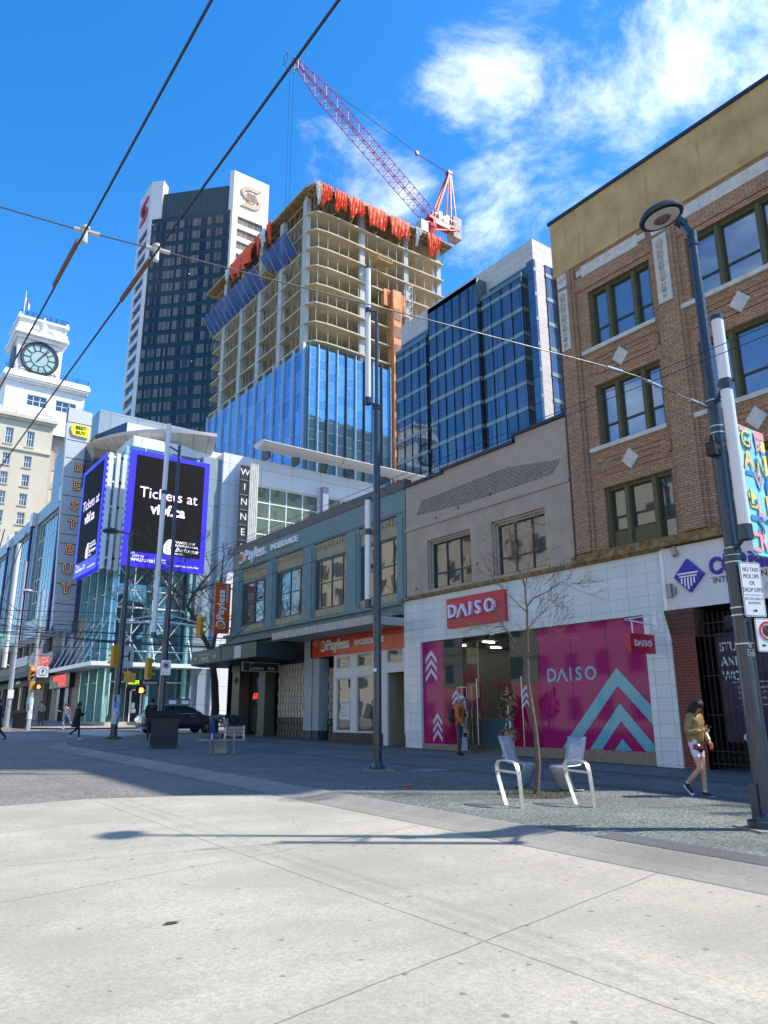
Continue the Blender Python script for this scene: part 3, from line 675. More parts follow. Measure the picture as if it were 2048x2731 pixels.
# red wall sign and hanging blade sign
RS = thing('wall_sign', 'large raised red wall sign with white block letters on the white tiles', 'sign', (16.9,18.0,4.36))
redp = mat('sign red', (.50,.022,.055), .3, var=.03)
mb = MB(FXM); mb.box(-19.44,-16.66,4.36,5.35,.05,.17); part('sign_panel', mb, redp, RS)
daiso(RS, T(FXM,0,0,.17), -19.27,-17.0,4.66,5.1, mat('lit white letters', (.72,.72,.9), .4, var=0), .11)
BS = thing('blade_sign', 'small red blade sign hanging from a white triangular bracket', 'sign', (16.2,11.45,2.95))
mb = MB(); mb.box(15.75,16.75,11.38,11.5,2.98,3.45); bp = part('sign_panel', mb, redp, BS)
FYs = faceY(11.375); daiso(BS, FYs, 15.92,16.6,3.14,3.29, white, .008)
mb = MB(); mb.bar((15.7,11.44,3.78),(16.95,11.44,4.0),.035); mb.bar((15.7,11.44,3.78),(16.95,11.44,3.7),.035); mb.bar((15.95,11.44,3.45),(15.95,11.44,3.76),.025); mb.bar((16.55,11.44,3.45),(16.55,11.44,3.72),.025); mb.box(16.9,16.95,11.38,11.5,3.6,4.05)
part('bracket', mb, white, BS)
# ---------------- grey painted brick building above the variety shop
GB = wall_thing('grey_building', 'two storey building of grey painted brick with peeling patches and two large windows', 'building', 18, 5)
grey_brick = brick('grey painted brick', (.43,.365,.30), (.40,.335,.275), (.26,.215,.175), bw=.215, bh=.075, ms=.005, bump=.004, stain=.2)
peel_brick = brick('peeling grey brick', (.34,.29,.25), (.28,.23,.19), (.07,.055,.045), bw=.215, bh=.075, ms=.012, bump=.02, stain=.35, peel=(.13,.1,.075))
grey_st = mat('grey painted stucco', (.40,.335,.275), .8, var=.12, vs=1.6, bump=.003, dirt=.25)
hs = [(-20.67,-18.3,5.83,7.70),(-17.32,-14.95,5.83,7.70)]
mb = MB(FXM); mb.holes(-21.86,-13.9,5.72,8.22,hs,.28,0); part('wall', mb, grey_st, GB)
mb = MB(FXM); mb.box(-21.86,-13.9,8.22,8.32,-.2,.05); part('string_course', mb, grey_st, GB)
mb = MB(FXM)
mb.prism([(-21.86,8.32),(-13.9,8.32),(-13.9,10.3),(-16.05,10.3),(-16.05,10.08),(-19.65,10.08),(-19.65,9.98),(-21.86,9.98)], -.3, 0); part('parapet_wall', mb, grey_brick, GB)
mb = MB(FXM); mb.prism([(-21.2,8.75),(-18.5,8.6),(-14.5,8.62),(-14.2,9.0),(-16.5,9.35),(-18.8,9.3),(-20.9,9.25)], 0.001, .012); part('peeling_patch', mb, peel_brick, GB)
mb = MB(FXM)
for a,b,z in ((-21.9,-19.63,9.98),(-19.67,-16.03,10.08),(-16.07,-13.87,10.3)): mb.box(a,b,z,z+.1,-.4,.1)
mb.box(-19.67,-19.62,9.98,10.18,-.38,.11); mb.box(-16.08,-16.03,10.08,10.4,-.38,.11)
part('coping', mb, dk_cap, GB)
mb = MB(); mb.box(17.3,33,13.95,21.8,4.1,9.9); mb.box(23.1,33,11.1,21.8,-.4,4.1); part('building_shell', mb, grey_st, GB)
for a, b in ((-20.67,-18.3),(-17.32,-14.95)):
    mb = MB(FXM)
    for k in range(3): o_ = .07*k; mb.box(a-.02+o_,a+.05+o_,5.86,7.70-o_,-.06-.07*k,-.001-.07*k); mb.box(a+.05+o_,b,7.66-o_,7.73-o_,-.06-.07*k,-.0012-.07*k)
    mb.box(a-.1,b+.1,5.7,5.83,-.28,.07); part('window_surround', mb, grey_st, GB)
    window(GB, FXM, a+.16, b, 5.84, 7.56, 3, 2, mat('dark green window frame', (.03,.05,.05), .5), glass_dk, w=-.24, cu=[a+.16+(b-a-.16)*k/3 for k in (1,2)], rv=[6.42], mun=.05)
mb = MB(FXM)
for uu_, z in ((-21.2,6.0),(-17.95,6.4),(-18.8,8.52),(-17.2,8.62),(-20.0,8.42)): mb.tube([(uu_,z,0),(uu_,z,.1),(uu_+.05,z-.05,.12),(uu_,z-.09,.1)], .015, 6)
part('wall_hook', mb, mat('rusted iron', (.09,.06,.045), .8), GB)
# ---------------- teal painted brick building (shoe shop)
TB = wall_thing('teal_building', 'two storey teal painted brick building with cream panels and four grid windows', 'building', 30, 5)
teal = brick('teal painted brick', (.20,.30,.31), (.175,.27,.28), (.12,.18,.19), bw=.215, bh=.075, ms=.006, bump=.008, stain=.25)
cream = brick('cream painted brick', (.38,.35,.245), (.33,.3,.21), (.2,.18,.12), bw=.215, bh=.075, ms=.006, bump=.006, stain=.2)
tealp = mat('teal painted stucco', (.13,.20,.21), .6, var=.2, vs=2.5, dirt=.4)
creamp = mat('cream painted stucco', (.4,.37,.27), .75, var=.15, dirt=.3)
W4 = [(22.45,25.05),(26.06,28.65),(29.68,32.35),(33.3,36.1)]
mb = MB(FXM); mb.holes(-37.2,-21.9,5.62,9.98,[(-b,-a,5.70,9.02) for a,b in W4],.2,0); part('wall', mb, teal, TB)
mb = MB(FXM)
for a, b in ((21.92,22.4),(25.08,26.02),(28.68,29.64),(32.38,33.26),(36.14,37.1)):
    mb.box(-b+.12,-a-.12,5.9,8.85,0,.07); mb.prism([(-b,5.62),(-a,5.62),(-a,5.72),(-a-.12,5.98),(-b+.12,5.98),(-b,5.72)], 0,.1)
for k in range(200): mb.box(-37.1+k*.0762,-37.06+k*.0762,9.03,9.12,0,.03)
part('pilaster', mb, teal, TB)
mb = MB(FXM)
for a, b in W4: mb.quad((-b,8.25,-.1),(-a,8.25,-.1),(-a,9.02,-.1),(-b,9.02,-.1)); mb.quad((-b,8.25,-.2),(-a,8.25,-.2),(-a,8.25,-.1),(-b,8.25,-.1))
part('cream_panel', mb, cream, TB)
for a, b in W4:
    n = 11; mb = MB(FXM)
    for k in range(n): u_ = -b+(b-a)*(k+.15)/n; mb.box(u_,u_+.13,8.86,8.95,-.1,-.02); mb.box(u_-.03,u_+.13,8.78,8.86,-.1,-.045); mb.box(u_,u_+.05,8.70,8.78,-.1,-.06)
    part('dentil_band', mb, creamp, TB)
mb = MB(FXM)
for a, b in W4: mb.quad((-b,5.70,-.12),(-a,5.70,-.12),(-a,5.99,-.06),(-b,5.99,-.06))
part('cream_spandrel', mb, creamp, TB)
wf = mat('teal window frame', (.05,.09,.11), .5)
for a, b in W4: window(TB, FXM, -b, -a, 5.98, 8.25, 4, 2, wf, glass('teal building glass', (.2,.2,.17), metal=.6, wav=.04, ws=.5), w=-.17, fr=.09, mun=.04, rv=[7.15], cu=[-b+.4+(b-a-.8)*k/2 for k in (0,1,2)])
mb = MB(FXM); mb.box(-37.25,-21.88,9.98,10.38,-.3,.03); part('coping_band', mb, mat('brown metal fascia', (.09,.08,.07), .5, var=.2, dirt=.3), TB)
mb = MB(); mb.box(17.22,33,21.85,37.2,4.95,9.9); mb.box(18.6,33,21.85,37.2,-.4,4.95); part('building_shell', mb, tealp, TB)
mb = MB(FXM); mb.box(-37.5,-22.0,5.48,5.62,-.2,.28); mb.box(-37.4,-22.0,5.2,5.48,-.2,.14); mb.box(-37.9,-22.0,5.1,5.2,-.2,.3); part('cornice', mb, tealp, TB)
# flat concrete canopy with red fascia sign
can = mat('weathered canopy concrete', (.44,.42,.38), .85, var=.15, vs=3, dirt=.75)
mb = MB(FXM); mb.box(-29.6,-22.0,4.7,5.0,.0,1.5); part('canopy', mb, can, TB)
# the shoe shop's signs
def pay(parent, M, u0, zc_, sc, d=.03, red=False):
    # round mark, then the words
    mb = MB(M)
    def ring(cx_, cz_, ro, ri, a0, a1, n=22):
        p = [(cx_+ro*cos(a0+(a1-a0)*k/n), cz_+ro*sin(a0+(a1-a0)*k/n)) for k in range(n+1)]+[(cx_+ri*cos(a1-(a1-a0)*k/n), cz_+ri*sin(a1-(a1-a0)*k/n)) for k in range(n+1)]
        mb.prism(p, 0, d)
    ring(u0+.22*sc, zc_, .24*sc, .17*sc, -pi*.8, pi*.62); part('round_mark', mb, white, parent)
    mb = MB(M); ring(u0+.15*sc, zc_+.02*sc, .15*sc, .06*sc, 0.01, 2*pi); mb.box(u0, u0+.08*sc, zc_-.25*sc, zc_+.02*sc, 0, d); part('round_mark', mb, mat('sign orange', (.75,.2,.03), .4), parent)
    text('lettering', 'Payless', .62*sc, T(M,u0+.52*sc,zc_), white, parent, d, 'LEFT', bold=.012*sc)
    text('lettering', 'SHOESOURCE', .31*sc, T(M,u0+2.66*sc,zc_-.04*sc), white, parent, d*.7, 'LEFT', sx=1.04, bold=.008*sc)
PS = thing('raised_letter_sign', 'white raised shoe shop lettering high on the teal brick wall', 'sign', (16.9,33,9.4))
mb = MB(FXM); mb.box(-36.1,-35.1,9.42,9.62,0,.03); part('backing_rail', mb, black, PS)
pay(PS, T(FXM,0,0,.05), -36.3, 9.62, 1.32, .09)
PR = thing('fascia_sign', 'long orange red fascia sign with white shoe shop lettering under the canopy', 'sign', (16.9,25,3.9))
orr = mat('orange red fascia', (.55,.05,.012), .22, var=.04, coat=.3)
mb = MB(FXM); mb.box(-28.75,-22.05,3.92,4.90,-.1,.02); part('sign_panel', mb, orr, PR)
pay(PR, T(FXM,0,0,.03), -27.85, 4.36, .98, .07)
# shopfront below
wf2 = mat('white shopfront frame', (.6,.63,.65), .4, var=.05, dirt=.1); bs_ = mat('black shop base', (.015,.016,.018), .3)
mb = MB(FXM)
hs = [(-26.68,-25.63,3.36,3.84),(-25.2,-24.1,3.36,3.9),(-23.15,-22.16,3.4,3.93),(-26.66,-25.6,.9,2.99),(-25.2,-24.0,.87,3.02),(-23.15,-22.1,.4,3.06)]
mb.holes(-26.88,-21.98,.38,3.92,hs,.12,0); part('shopfront_frame', mb, wf2, TB)
mb = MB(FXM); mb.box(-26.87,-23.4,.1,.86,-.1,.012); mb.box(-22.1,-21.98,.1,.86,-.1,.012); part('plinth', mb, bs_, TB)
for h in hs[:5]: window(TB, FXM, h[0],h[1],h[2],h[3],1,1, mat('pale window frame', (.5,.49,.42), .5), glass('shop window glass', (.05,.09,.09), wav=.05), w=-.07, fr=.06)
mb = MB(FXM); mb.box(-23.15,-22.1,.3,3.06,-1.0,-.95); mb.quad((-23.15,.3,-.95),(-23.15,.3,-.1),(-23.15,3.06,-.1),(-23.15,3.06,-.95)); part('door_recess', mb, mat('beige door recess', (.33,.27,.17), .7), TB)
mb = MB(FXM); mb.box(-22.35,-22.27,1.9,2.15,-.95,-.9); part('door_handle', mb, black, TB)
mb = MB(FXM); mb.box(-26.4,-25.75,1.35,2.15,-.066,-.06); lp = part('leasing_poster', mb, mat('white poster', (.6,.64,.66), .5), TB)
text('lettering', 'FOR LEASE', .12, T(FXM,-26.35,2.02,-.058), mat('teal ink', (.05,.3,.3), .5), lp, .002, 'LEFT')
for k in range(4): text('lettering', ['Retail space','call agent','604 555','Martin Moriarty'][k], .08, T(FXM,-26.35,1.85-k*.11,-.058), mat('teal ink', (.05,.3,.3), .5), lp, .002, 'LEFT')
mb = MB(FXM); mb.box(-29.3,-28.62,.9,4.9,-.4,.02); mb.box(-28.6,-28.08,.9,3.9,-.5,-.02); pp = part('entrance_pillar', mb, mat('pale blue grey pillar', (.28,.33,.37), .5, var=.1), TB)
mb = MB(FXM); mb.box(-29.31,-28.6,.2,.9,-.4,.03); mb.box(-28.6,-28.08,.2,.9,-.5,-.01); part('pillar_base', mb, mat('dark teal base', (.03,.05,.06), .5), pp)
# folding lattice gates : pale slats in staggered rows in front of a dark recess
slat = mat('pale gate slat', (.62,.57,.47), .5, var=.15)
def gate(u0, u1, z0, z1, w):
    mb = MB(FXM); rh = .30; rw = .135; nr = int((z1-z0)/rh); nc = int((u1-u0)/rw)
    for j in range(nr):
        for i in range(nc):
            a = u0+i*rw+(j%2)*rw*.5; mb.box(a,a+rw*.46,z0+j*rh,z0+j*rh+rh*.96,w-.01,w+.005+.02*(i%2))
    o = part('folding_gate', mb, slat, TB)
    mb = MB(FXM); 
    for z in (z0+.62, z0+.84): mb.box(u0,u1,z,z+.04,w+.03,w+.05)
    for i in range(0, nc*2): mb.box(u0+i*rw*.5, u0+i*rw*.5+.012, z0, z0+.84, w+.03, w+.045)
    part('gate_rail', mb, black, o)
gate(-32.6,-29.32,.55,4.05,-.5); gate(-28.07,-26.9,.5,3.75,-.5)
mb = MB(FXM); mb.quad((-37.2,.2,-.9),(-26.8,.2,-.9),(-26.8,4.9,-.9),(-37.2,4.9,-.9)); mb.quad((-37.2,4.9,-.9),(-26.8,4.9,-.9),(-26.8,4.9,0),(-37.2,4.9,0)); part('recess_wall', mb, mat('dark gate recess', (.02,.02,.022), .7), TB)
# projecting orange sign
OS = thing('projecting_sign', 'vertical orange projecting sign with white shoe shop lettering', 'sign', (15.3,37.2,6.0))
# ---------------- pub at the corner
PB = thing('corner_pub', 'dark green corner pub entrance with a deep dark canopy and olive pillars', 'pub', (17,35.5,G(17,35)))
dg = mat('dark green awning', (.022,.045,.042), .6, var=.2); dg2 = mat('mid green fascia', (.03,.075,.05), .5, var=.2)
olive_p = mat('dark olive pillar', (.07,.08,.055), .5, var=.2)
mb = MB(); P = [(17.0,30.1),(15.0,30.0),(15.0,37.4),(16.0,38.6),(26,38.6),(26,37.3),(17,37.3)]
mb.add([(x,y,4.67) for x,y in P]+[(x,y,4.0) for x,y in P], [tuple(range(7)), tuple(range(13,6,-1))]+[(i,7+i,7+(i+1)%7,(i+1)%7) for i in range(7)])
part('canopy', mb, dg, PB)
M_ = faceX(14.99); mb = MB(M_); mb.box(-37.3,-33.7,4.02,4.62,0,.02); part('canopy_fascia', mb, mat('grey green fascia', (.06,.085,.08), .5), PB)
mb = MB(M_); mb.box(-33.6,-30.0,4.02,4.66,0,.03); part('canopy_fascia', mb, dg2, PB)
pale = mat('pale green white lettering', (.55,.6,.52), .5)
text('lettering', 'PUB', .26, T(M_,-36.75,4.28,.03), pale, PB, .006, 'CENTER'); text('lettering', 'Lennox', .3, T(M_,-35.6,4.28,.03), pale, PB, .006, 'CENTER', bold=.004); text('lettering', 'PUB', .26, T(M_,-34.5,4.28,.03), pale, PB, .006, 'CENTER')
mb = MB(M_)
for rr in ((-36.25,-34.95,4.1,4.12),(-36.25,-34.95,4.44,4.46),(-36.25,-36.23,4.12,4.44),(-34.97,-34.95,4.12,4.44)): mb.box(*rr,.03,.04)
part('name_frame', mb, pale, PB)
mb = MB(M_); mb.box(-32.2,-31.5,4.05,4.6,.03,.04); part('notice_plate', mb, mat('pale grey plate', (.5,.52,.55), .5), PB)
for a, b, nm in ((35.7,36.55,1),(32.9,33.6,2)):
    mb = MB(FXM); mb.box(-b,-a,.7,4.0,-.5,.05); mb.box(-b-.05,-a+.05,.35,.72,-.55,.1); mb.box(-b-.03,-a+.03,3.7,4.0,-.5,.08); o = part('pillar', mb, olive_p, PB)
mb = MB(FXM)
for k in range(9): a_ = pi*k/4; mb.tube([(-36.1+.16*cos(a_),3.25+.16*sin(a_),.07),(-36.1+.16*cos(a_+pi/4),3.25+.16*sin(a_+pi/4),.07)], .018, 5)
for sx_ in (-1,1): mb.tube([(-36.1,3.25-.14,.07),(-36.1+.09*sx_,3.25,.07),(-36.1,3.25+.14,.07)], .014, 5)
part('pillar_ornament', mb, mat('worn brass', (.2,.18,.12), .5), PB)
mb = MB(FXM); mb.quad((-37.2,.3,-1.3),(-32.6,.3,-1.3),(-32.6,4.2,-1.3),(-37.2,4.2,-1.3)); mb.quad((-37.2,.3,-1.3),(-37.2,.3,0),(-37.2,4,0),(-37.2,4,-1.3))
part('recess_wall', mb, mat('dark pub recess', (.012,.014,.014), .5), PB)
window(PB, FXM, -35.6,-33.65,.75,3.9,2,2, mat('dark pub window frame', (.03,.03,.028), .5), glass_dk, w=-.6, fr=.08, rv=[3.0])
wnd = window(PB, faceY(37.3), 17.1,25.5,.9,3.9,4,1, mat('dark pub window frame', (.03,.03,.028), .5), glass_dk, w=-.1)
mb = MB(FXM); mb.prism([(-35.0,3.35),(-34.75,2.75),(-34.5,3.35)],-.55,-.54); part('pennant', mb, mat('blue pennant', (.05,.15,.5), .6), PB)
text('window_sign', 'ATM', .42, T(FXM,-34.95,2.45,-.58), mat('neon red sign', (.7,.06,.05), .5, es=.6, var=0), PB, .02, 'CENTER')
rnd = random.Random(4)
mb = MB(FXM)
for k in range(26):
    u_ = -35.4+rnd.random()*1.5; z_ = .8+rnd.random()*1.4; mb.tube([(u_+.14*cos(a*.9)*(1+.3*(a%2)), z_+.2*sin(a*.9), -.585) for a in range(6)], .008, 4)
part('window_mural', mb, mat('grey blue mural', (.12,.17,.19), .6), PB)
LS = thing('hanging_pub_sign', 'small black pub sign with thin white border hanging under the dark canopy', 'sign', (16,31.6,3.4))
mb = MB(); mb.box(15.1,16.98,31.6,31.68,3.46,3.88); sp_ = part('sign_panel', mb, black, LS)
Ms = faceY(31.6); text('lettering', 'THE', .1, T(Ms,15.55,3.8,0), pale, sp_, .006); text('lettering', 'Lennox', .24, T(Ms,15.83,3.62,0), pale, sp_, .006); text('lettering', 'PUB', .19, T(Ms,16.56,3.61,0), pale, sp_, .006)
mb = MB(Ms)
for rr in ((15.12,16.96,3.47,3.49),(15.12,16.96,3.85,3.87),(15.12,15.14,3.49,3.85),(16.94,16.96,3.49,3.85)): mb.box(*rr,0,.012)
part('border', mb, pale, sp_)
mb = MB(); mb.tube([(15.4,31.64,3.88),(15.4,31.64,4.1)],.012,6); mb.tube([(16.7,31.64,3.88),(16.7,31.64,4.1)],.012,6); part('hanger', mb, black, LS)
# stay wires of the canopy
mb = MB()
for a, b in (((15.3,34.5,4.65),(17.0,33.0,6.6)),((15.3,36.8,4.65),(17.0,36.3,6.9))): mb.tube([a,b],.018,5)
parts('stay_rod', mb, black, PB)
# the projecting orange sign
orange = mat('orange sign face', (.62,.10,.012), .4, var=.04)
mb = MB(); mb.box(15.97,16.82,37.0,37.18,5.70,8.36); part('sign_box', mb, orange, OS)
Mo = faceY(36.99) @ Matrix.Rotation(pi/2, 4, 'Z')     # text runs upward
Mo = Matrix(((0,-1,0,0),(0,0,-1,0),(1,0,0,0),(0,0,0,1))); Mo = Matrix.Translation((16.30,36.99,5.85)) @ Mo
mb = MB(Mo)
def ring_(mb, cx_, cz_, ro, ri, a0, a1, n=22, d=.03): mb.prism([(cx_+ro*cos(a0+(a1-a0)*k/n), cz_+ro*sin(a0+(a1-a0)*k/n)) for k in range(n+1)]+[(cx_+ri*cos(a1-(a1-a0)*k/n), cz_+ri*sin(a1-(a1-a0)*k/n)) for k in range(n+1)], 0, d)
ring_(mb,.26,-.02,.27,.19,-pi*.8,pi*.62); part('round_mark', mb, white, OS)
mb = MB(Mo); ring_(mb,.2,0,.15,.05,.01,2*pi); part('round_mark', mb, mat('pale orange', (.9,.35,.1), .4), OS)
text('lettering', 'Payless', .56, T(Mo,.55,0,0), white, OS, .03, 'LEFT', bold=.012)
text('lettering', 'SHOESOURCE', .155, T(Mo,1.45,-.33,0), white, OS, .015, 'LEFT')
mb = MB(); mb.tube([(16.8,37.1,8.1),(17.4,37.1,8.1)],.04,8); mb.tube([(16.8,37.1,6.0),(17.4,37.1,6.0)],.04,8); mb.box(17.3,17.4,36.95,37.25,7.9,8.3); mb.box(17.3,17.4,36.95,37.25,5.85,6.2); part('bracket', mb, mat('rusty red bracket', (.2,.04,.02), .6), OS)
# ============================================================= FAR BUILDINGS
def cellmat(name, c1, c2, mortar, bw, rh, ms=.05, bias=0.0, diag=False, rough=.1, metal=0.0, spec=.6, off=(0,0), wav=0.0, lights=0.0, ws=.25):
    t = NT(name)
    sp = t.node('ShaderNodeSeparateXYZ', {0: t.geo.outputs['Position']})
    a = t.math('MULTIPLY', t.math('SUBTRACT', sp.outputs[0], sp.outputs[1]), .7071) if diag else t.math('ADD', sp.outputs[0], sp.outputs[1])
    v = t.node('ShaderNodeCombineXYZ', {0: t.math('ADD', a, off[0]), 1: t.math('ADD', sp.outputs[2], off[1])}).outputs[0]
    b = t.node('ShaderNodeTexBrick', {'Vector': v, 'Color1': (*c1,1), 'Color2': (*c2,1), 'Mortar': (*mortar,1), 'Scale': 1.0, 'Mortar Size': ms, 'Mortar Smooth': .05, 'Bias': bias, 'Brick Width': bw, 'Row Height': rh}, offset=0.0)
    c = b.outputs[0]
    t.set(col=c, rough=t.ramp(b.outputs['Fac'], 0, 1, rough, .5), metal=metal, spec=spec)
    if wav: t.bump(t.noise(ws, 2), wav*.35)
    if lights:
        vo = t.node('ShaderNodeTexVoronoi', {'Vector': t.node('ShaderNodeMapping', {0: t.geo.outputs['Position'], 3: (.55,.55,1.2)}).outputs[0], 'Scale': 1.0})
        mk = t.math('MULTIPLY', t.ramp(vo.outputs['Distance'], .06, .1, 1, 0), t.ramp(vo.outputs['Color'], .8, .81))
        t.set(emit=(1,.85,.65), es=t.math('MULTIPLY', mk, lights))
    MATS[name] = t.mat; return t.mat
def holes_box(x0,x1,y0,y1,z0,z1): mb = MB(); mb.box(x0,x1,y0,y1,z0,z1); return mb
# ---------------- stone and blue glass office building
GO = thing('glass_office', 'pinkish stone office block with stepped bays of dark blue glass', 'office building', (66,57.3,.9))
stone_p = panelmat('pinkish stone cladding', (.50,.44,.41), 2.2, 1.1, .02, rough=.6, var=.06, blotch=.25)
gblue = cellmat('blue office glass', (.15,.19,.235), (.10,.14,.185), (.02,.025,.03), 1.51, 3.40, .045, rough=.03, metal=.72, spec=.6, off=(.3,-.45), wav=.10, ws=.16)
spand = mat('pale grey spandrel', (.24,.28,.28), .35, .1, var=.1, vs=.5)
mb = MB(); mb.box(66,100,57.3,85.55,.5,58.2); mb.box(66,100,57.3,85.55,58.2,61.6); part('stone_body', mb, stone_p, GO)
mb = MB(); mb.box(65.97,66.0,58.3,65.5,40,58.1); mb.box(65.97,66.0,78.8,85.4,40,58.1); parts('recess_glass', mb, gblue, GO)
for (y0,y1,zt,x_) in ((77.7,85.1,56.1,64.7),(66.1,76.5,59.3,64.2),(58.35,65.9,56.3,64.7)):
    mb = MB(); mb.box(x_+.02,66.4,y0+.02,y1-.02,20,zt-.25); part('bay_core', mb, gblue, GO)
    k = 0
    for i in range(12):
        z = 54.85-3.40*i; 
        if z > zt-.3 or z < 22: continue
        mb = MB(); mb.box(x_-.05,x_+.02,y0-.02,y1+.02,z-.26,z+.26); mb.box(x_+.02,66.0,y0-.05,y0+.02,z-.26,z+.26); part('spandrel_band', mb, spand, GO)
    mb = MB(); mb.box(x_-.08,66.2,y0-.08,y1+.08,zt-.3,zt+.3); 
    if zt > 58: mb.box(x_-.08,x_+.04,y0-.08,y1+.08,zt-.3,zt+.35); mb.box(x_-.08,66.2,y0-.1,y0+.05,55.6,zt)
    part('bay_cap', mb, mat('grey green metal', (.14,.19,.19), .4, .3), GO)
    n = int((y1-y0)/1.56)
    for k in range(n+1):
        y = y0+(y1-y0)*k/n; mb = MB(); mb.box(x_-.1,x_,y-.03,y+.03,22,zt-.3); part('mullion', mb, black, GO)
for y in (66.0,77.1): mb = MB(); mb.box(65.2,66.2,y-.45,y+.45,20,56); part('dark_slot', mb, black, GO)
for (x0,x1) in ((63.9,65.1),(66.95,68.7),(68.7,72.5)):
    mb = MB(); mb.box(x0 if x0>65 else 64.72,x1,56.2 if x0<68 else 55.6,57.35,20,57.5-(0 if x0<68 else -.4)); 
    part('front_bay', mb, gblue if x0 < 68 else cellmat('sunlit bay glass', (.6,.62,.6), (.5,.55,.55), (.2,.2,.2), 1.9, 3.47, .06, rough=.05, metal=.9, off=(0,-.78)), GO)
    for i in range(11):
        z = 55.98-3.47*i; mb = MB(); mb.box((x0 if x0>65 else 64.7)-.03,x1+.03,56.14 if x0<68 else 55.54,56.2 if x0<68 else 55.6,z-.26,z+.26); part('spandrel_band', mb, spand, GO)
mb = MB(); mb.box(65.1,66.9,56.3,57.3,20,57.2); part('stone_pier', mb, stone_p, GO)
# ---------------- tower under construction
CT = thing('unfinished_tower', 'bare concrete tower under construction with orange tarps at the top and blue glass below', 'building', (61.4,107,.9))
concr = mat('raw concrete', (.52,.44,.30), .85, var=.16, vs=.4, bump=0)
concs = mat('raw concrete soffit', (.40,.33,.23), .9, var=.22, vs=.25)
gcol = mat('pale concrete column', (.40,.41,.41), .8, var=.1, vs=.5)
NF = 9
def wob(x, k): return .14*math.sin((x-62)*.27)
for k in range(NF):
    z = 94.3-3.88*k; mb = MB()
    xs_ = [62+.0+31.2*i/24 for i in range(25)]
    poly = [(61.0,151.0),(61.0,107.9),(62.2,106.2)]+[(x,105.9-wob(x,k)) for x in xs_[2:]]+[(93.4,110),(93.4,151)]
    mb.M = Matrix(((1,0,0,0),(0,1,0,0),(0,0,1,0),(0,0,0,1))); mb.prism(poly[::-1], z-.28, z); part('floor_slab', mb, concr, CT)
z_low = 94.3-3.88*NF
for y in (109.0,118.3,127.4,136.1,145.3): mb = MB(); mb.box(61.1,62.0,y-.75,y+.75,60,98); part('column', mb, gcol, CT)
for x in (72.95,83.8,92.6): mb = MB(); mb.box(x-.55,x+.55,106.6,107.3,60,100.6 if x < 90 else 98); part('column', mb, gcol, CT)
for y in (109,127,145): mb = MB(); mb.box(61.2,61.9,y-.4,y+.4,98,101); part('column', mb, gcol, CT)
for x in (72.9,83.9): mb = MB(); mb.tube([(x-.3,106.9,100.6),(x-.3,106.9,102)],.04,4); mb.tube([(x+.3,106.9,100.6),(x+.3,106.9,102)],.04,4); part('rebar', mb, mat('rusty rebar', (.2,.09,.05), .8), CT)
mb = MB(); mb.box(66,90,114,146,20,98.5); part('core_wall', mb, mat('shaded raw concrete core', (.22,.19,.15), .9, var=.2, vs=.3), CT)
postm = mat('shoring post', (.42,.40,.36), .5, var=.1)
cnt = 0; rest = MB(); proto = None; rp = random.Random(3)
for k in range(NF):
    z = 94.3-3.88*k
    for i in range(13):
        x = 62.6+i*2.35+rp.uniform(-.3,.3); y = 106.6-.0
        if cnt < 90:
            if proto is None:
                mb = MB(Matrix.Translation((x,y,z))); mb.tube([(x*0,0,-3.62),(0,0,-.26)], .07, 5); mb.v = [v for v in mb.v]
                proto = part('shoring_post', mb, postm, CT)
            else:
                c = proto.copy(); C.objects.link(c); c.parent = CT; c.location = (x-PX, y-PY, z-PZ)
            if cnt == 0: PX, PY, PZ = x, y, z
            cnt += 1
    for i in range(18):
        y = 110.5+i*2.2+rp.uniform(-.5,.5); rest.tube([(62.0,y,z-3.62),(62.0,y,z-.26)], .06, 4)
        if i % 2: rest.tube([(64.5,y,z-3.62),(64.5,y,z-.26)], .06, 4)
    for i in range(14): x = 63.2+i*2.2; rest.tube([(x,109,z-3.62),(x,109,z-.26)], .06, 4)
tag(part('shoring_posts', rest, postm, CT), kind='stuff')
# guard rails on slab edges
mb = MB()
for k in range(NF):
    z = 94.3-3.88*k
    for h in (.55,1.05): mb.tube([(61.1,150,z-3.88+h),(61.1,108,z-3.88+h)], .02, 3)
part('guard_rail', mb, postm, CT)
# top formwork deck
ply = mat('plywood formwork', (.42,.30,.15), .8, var=.25, vs=.8)
mb = MB(); mb.M = I4; mb.prism([(59.9,154),(59.9,107.2),(60.9,105.0),(78,104.6),(95.4,104.8),(95.4,154)][::-1], 98.9, 99.15); part('formwork_deck', mb, ply, CT)
mb = MB()
for i in range(58): x = 60.8+i*.6; mb.box(x,x+.12,104.9,108.4,98.62,98.9)
for i in range(74): y = 107.5+i*.62; mb.box(60.0,63.4,y,y+.12,98.62,98.9)
mb.box(62,62.25,107,153,98.3,98.6); mb.box(61,95,107.6,107.85,98.3,98.6); mb.box(61,95,106,106.2,98.3,98.6)
part('formwork_joists', mb, ply, CT)
mb = MB()
for i in range(17):
    x = 61.6+i*2.0; mb.tube([(x,106.4,94.3),(x,106.4,98.3)],.07,4); mb.tube([(x,106.4,94.4),(x+1.9,106.4,97.9)],.035,3)
    mb.tube([(x,106.1,97),(x-.1,104.9,98.7)],.05,4)
for i in range(22): y = 108.5+i*2; mb.tube([(61.9,y,94.3),(61.9,y,98.3)],.07,4); mb.tube([(61.9,y,94.4),(61.9,y+1.9,97.9)],.035,3)
part('falsework_frame', mb, mat('galvanised falsework', (.30,.28,.22), .5, var=.15), CT)
mb = MB()
for i in range(35): x = 60.8+i; mb.tube([(x,104.95,99.15),(x,104.95,100.1)],.025,3)
for h in (99.65,100.1): mb.tube([(60.2,106,h),(61,104.95,h),(95,104.8,h)],.02,3)
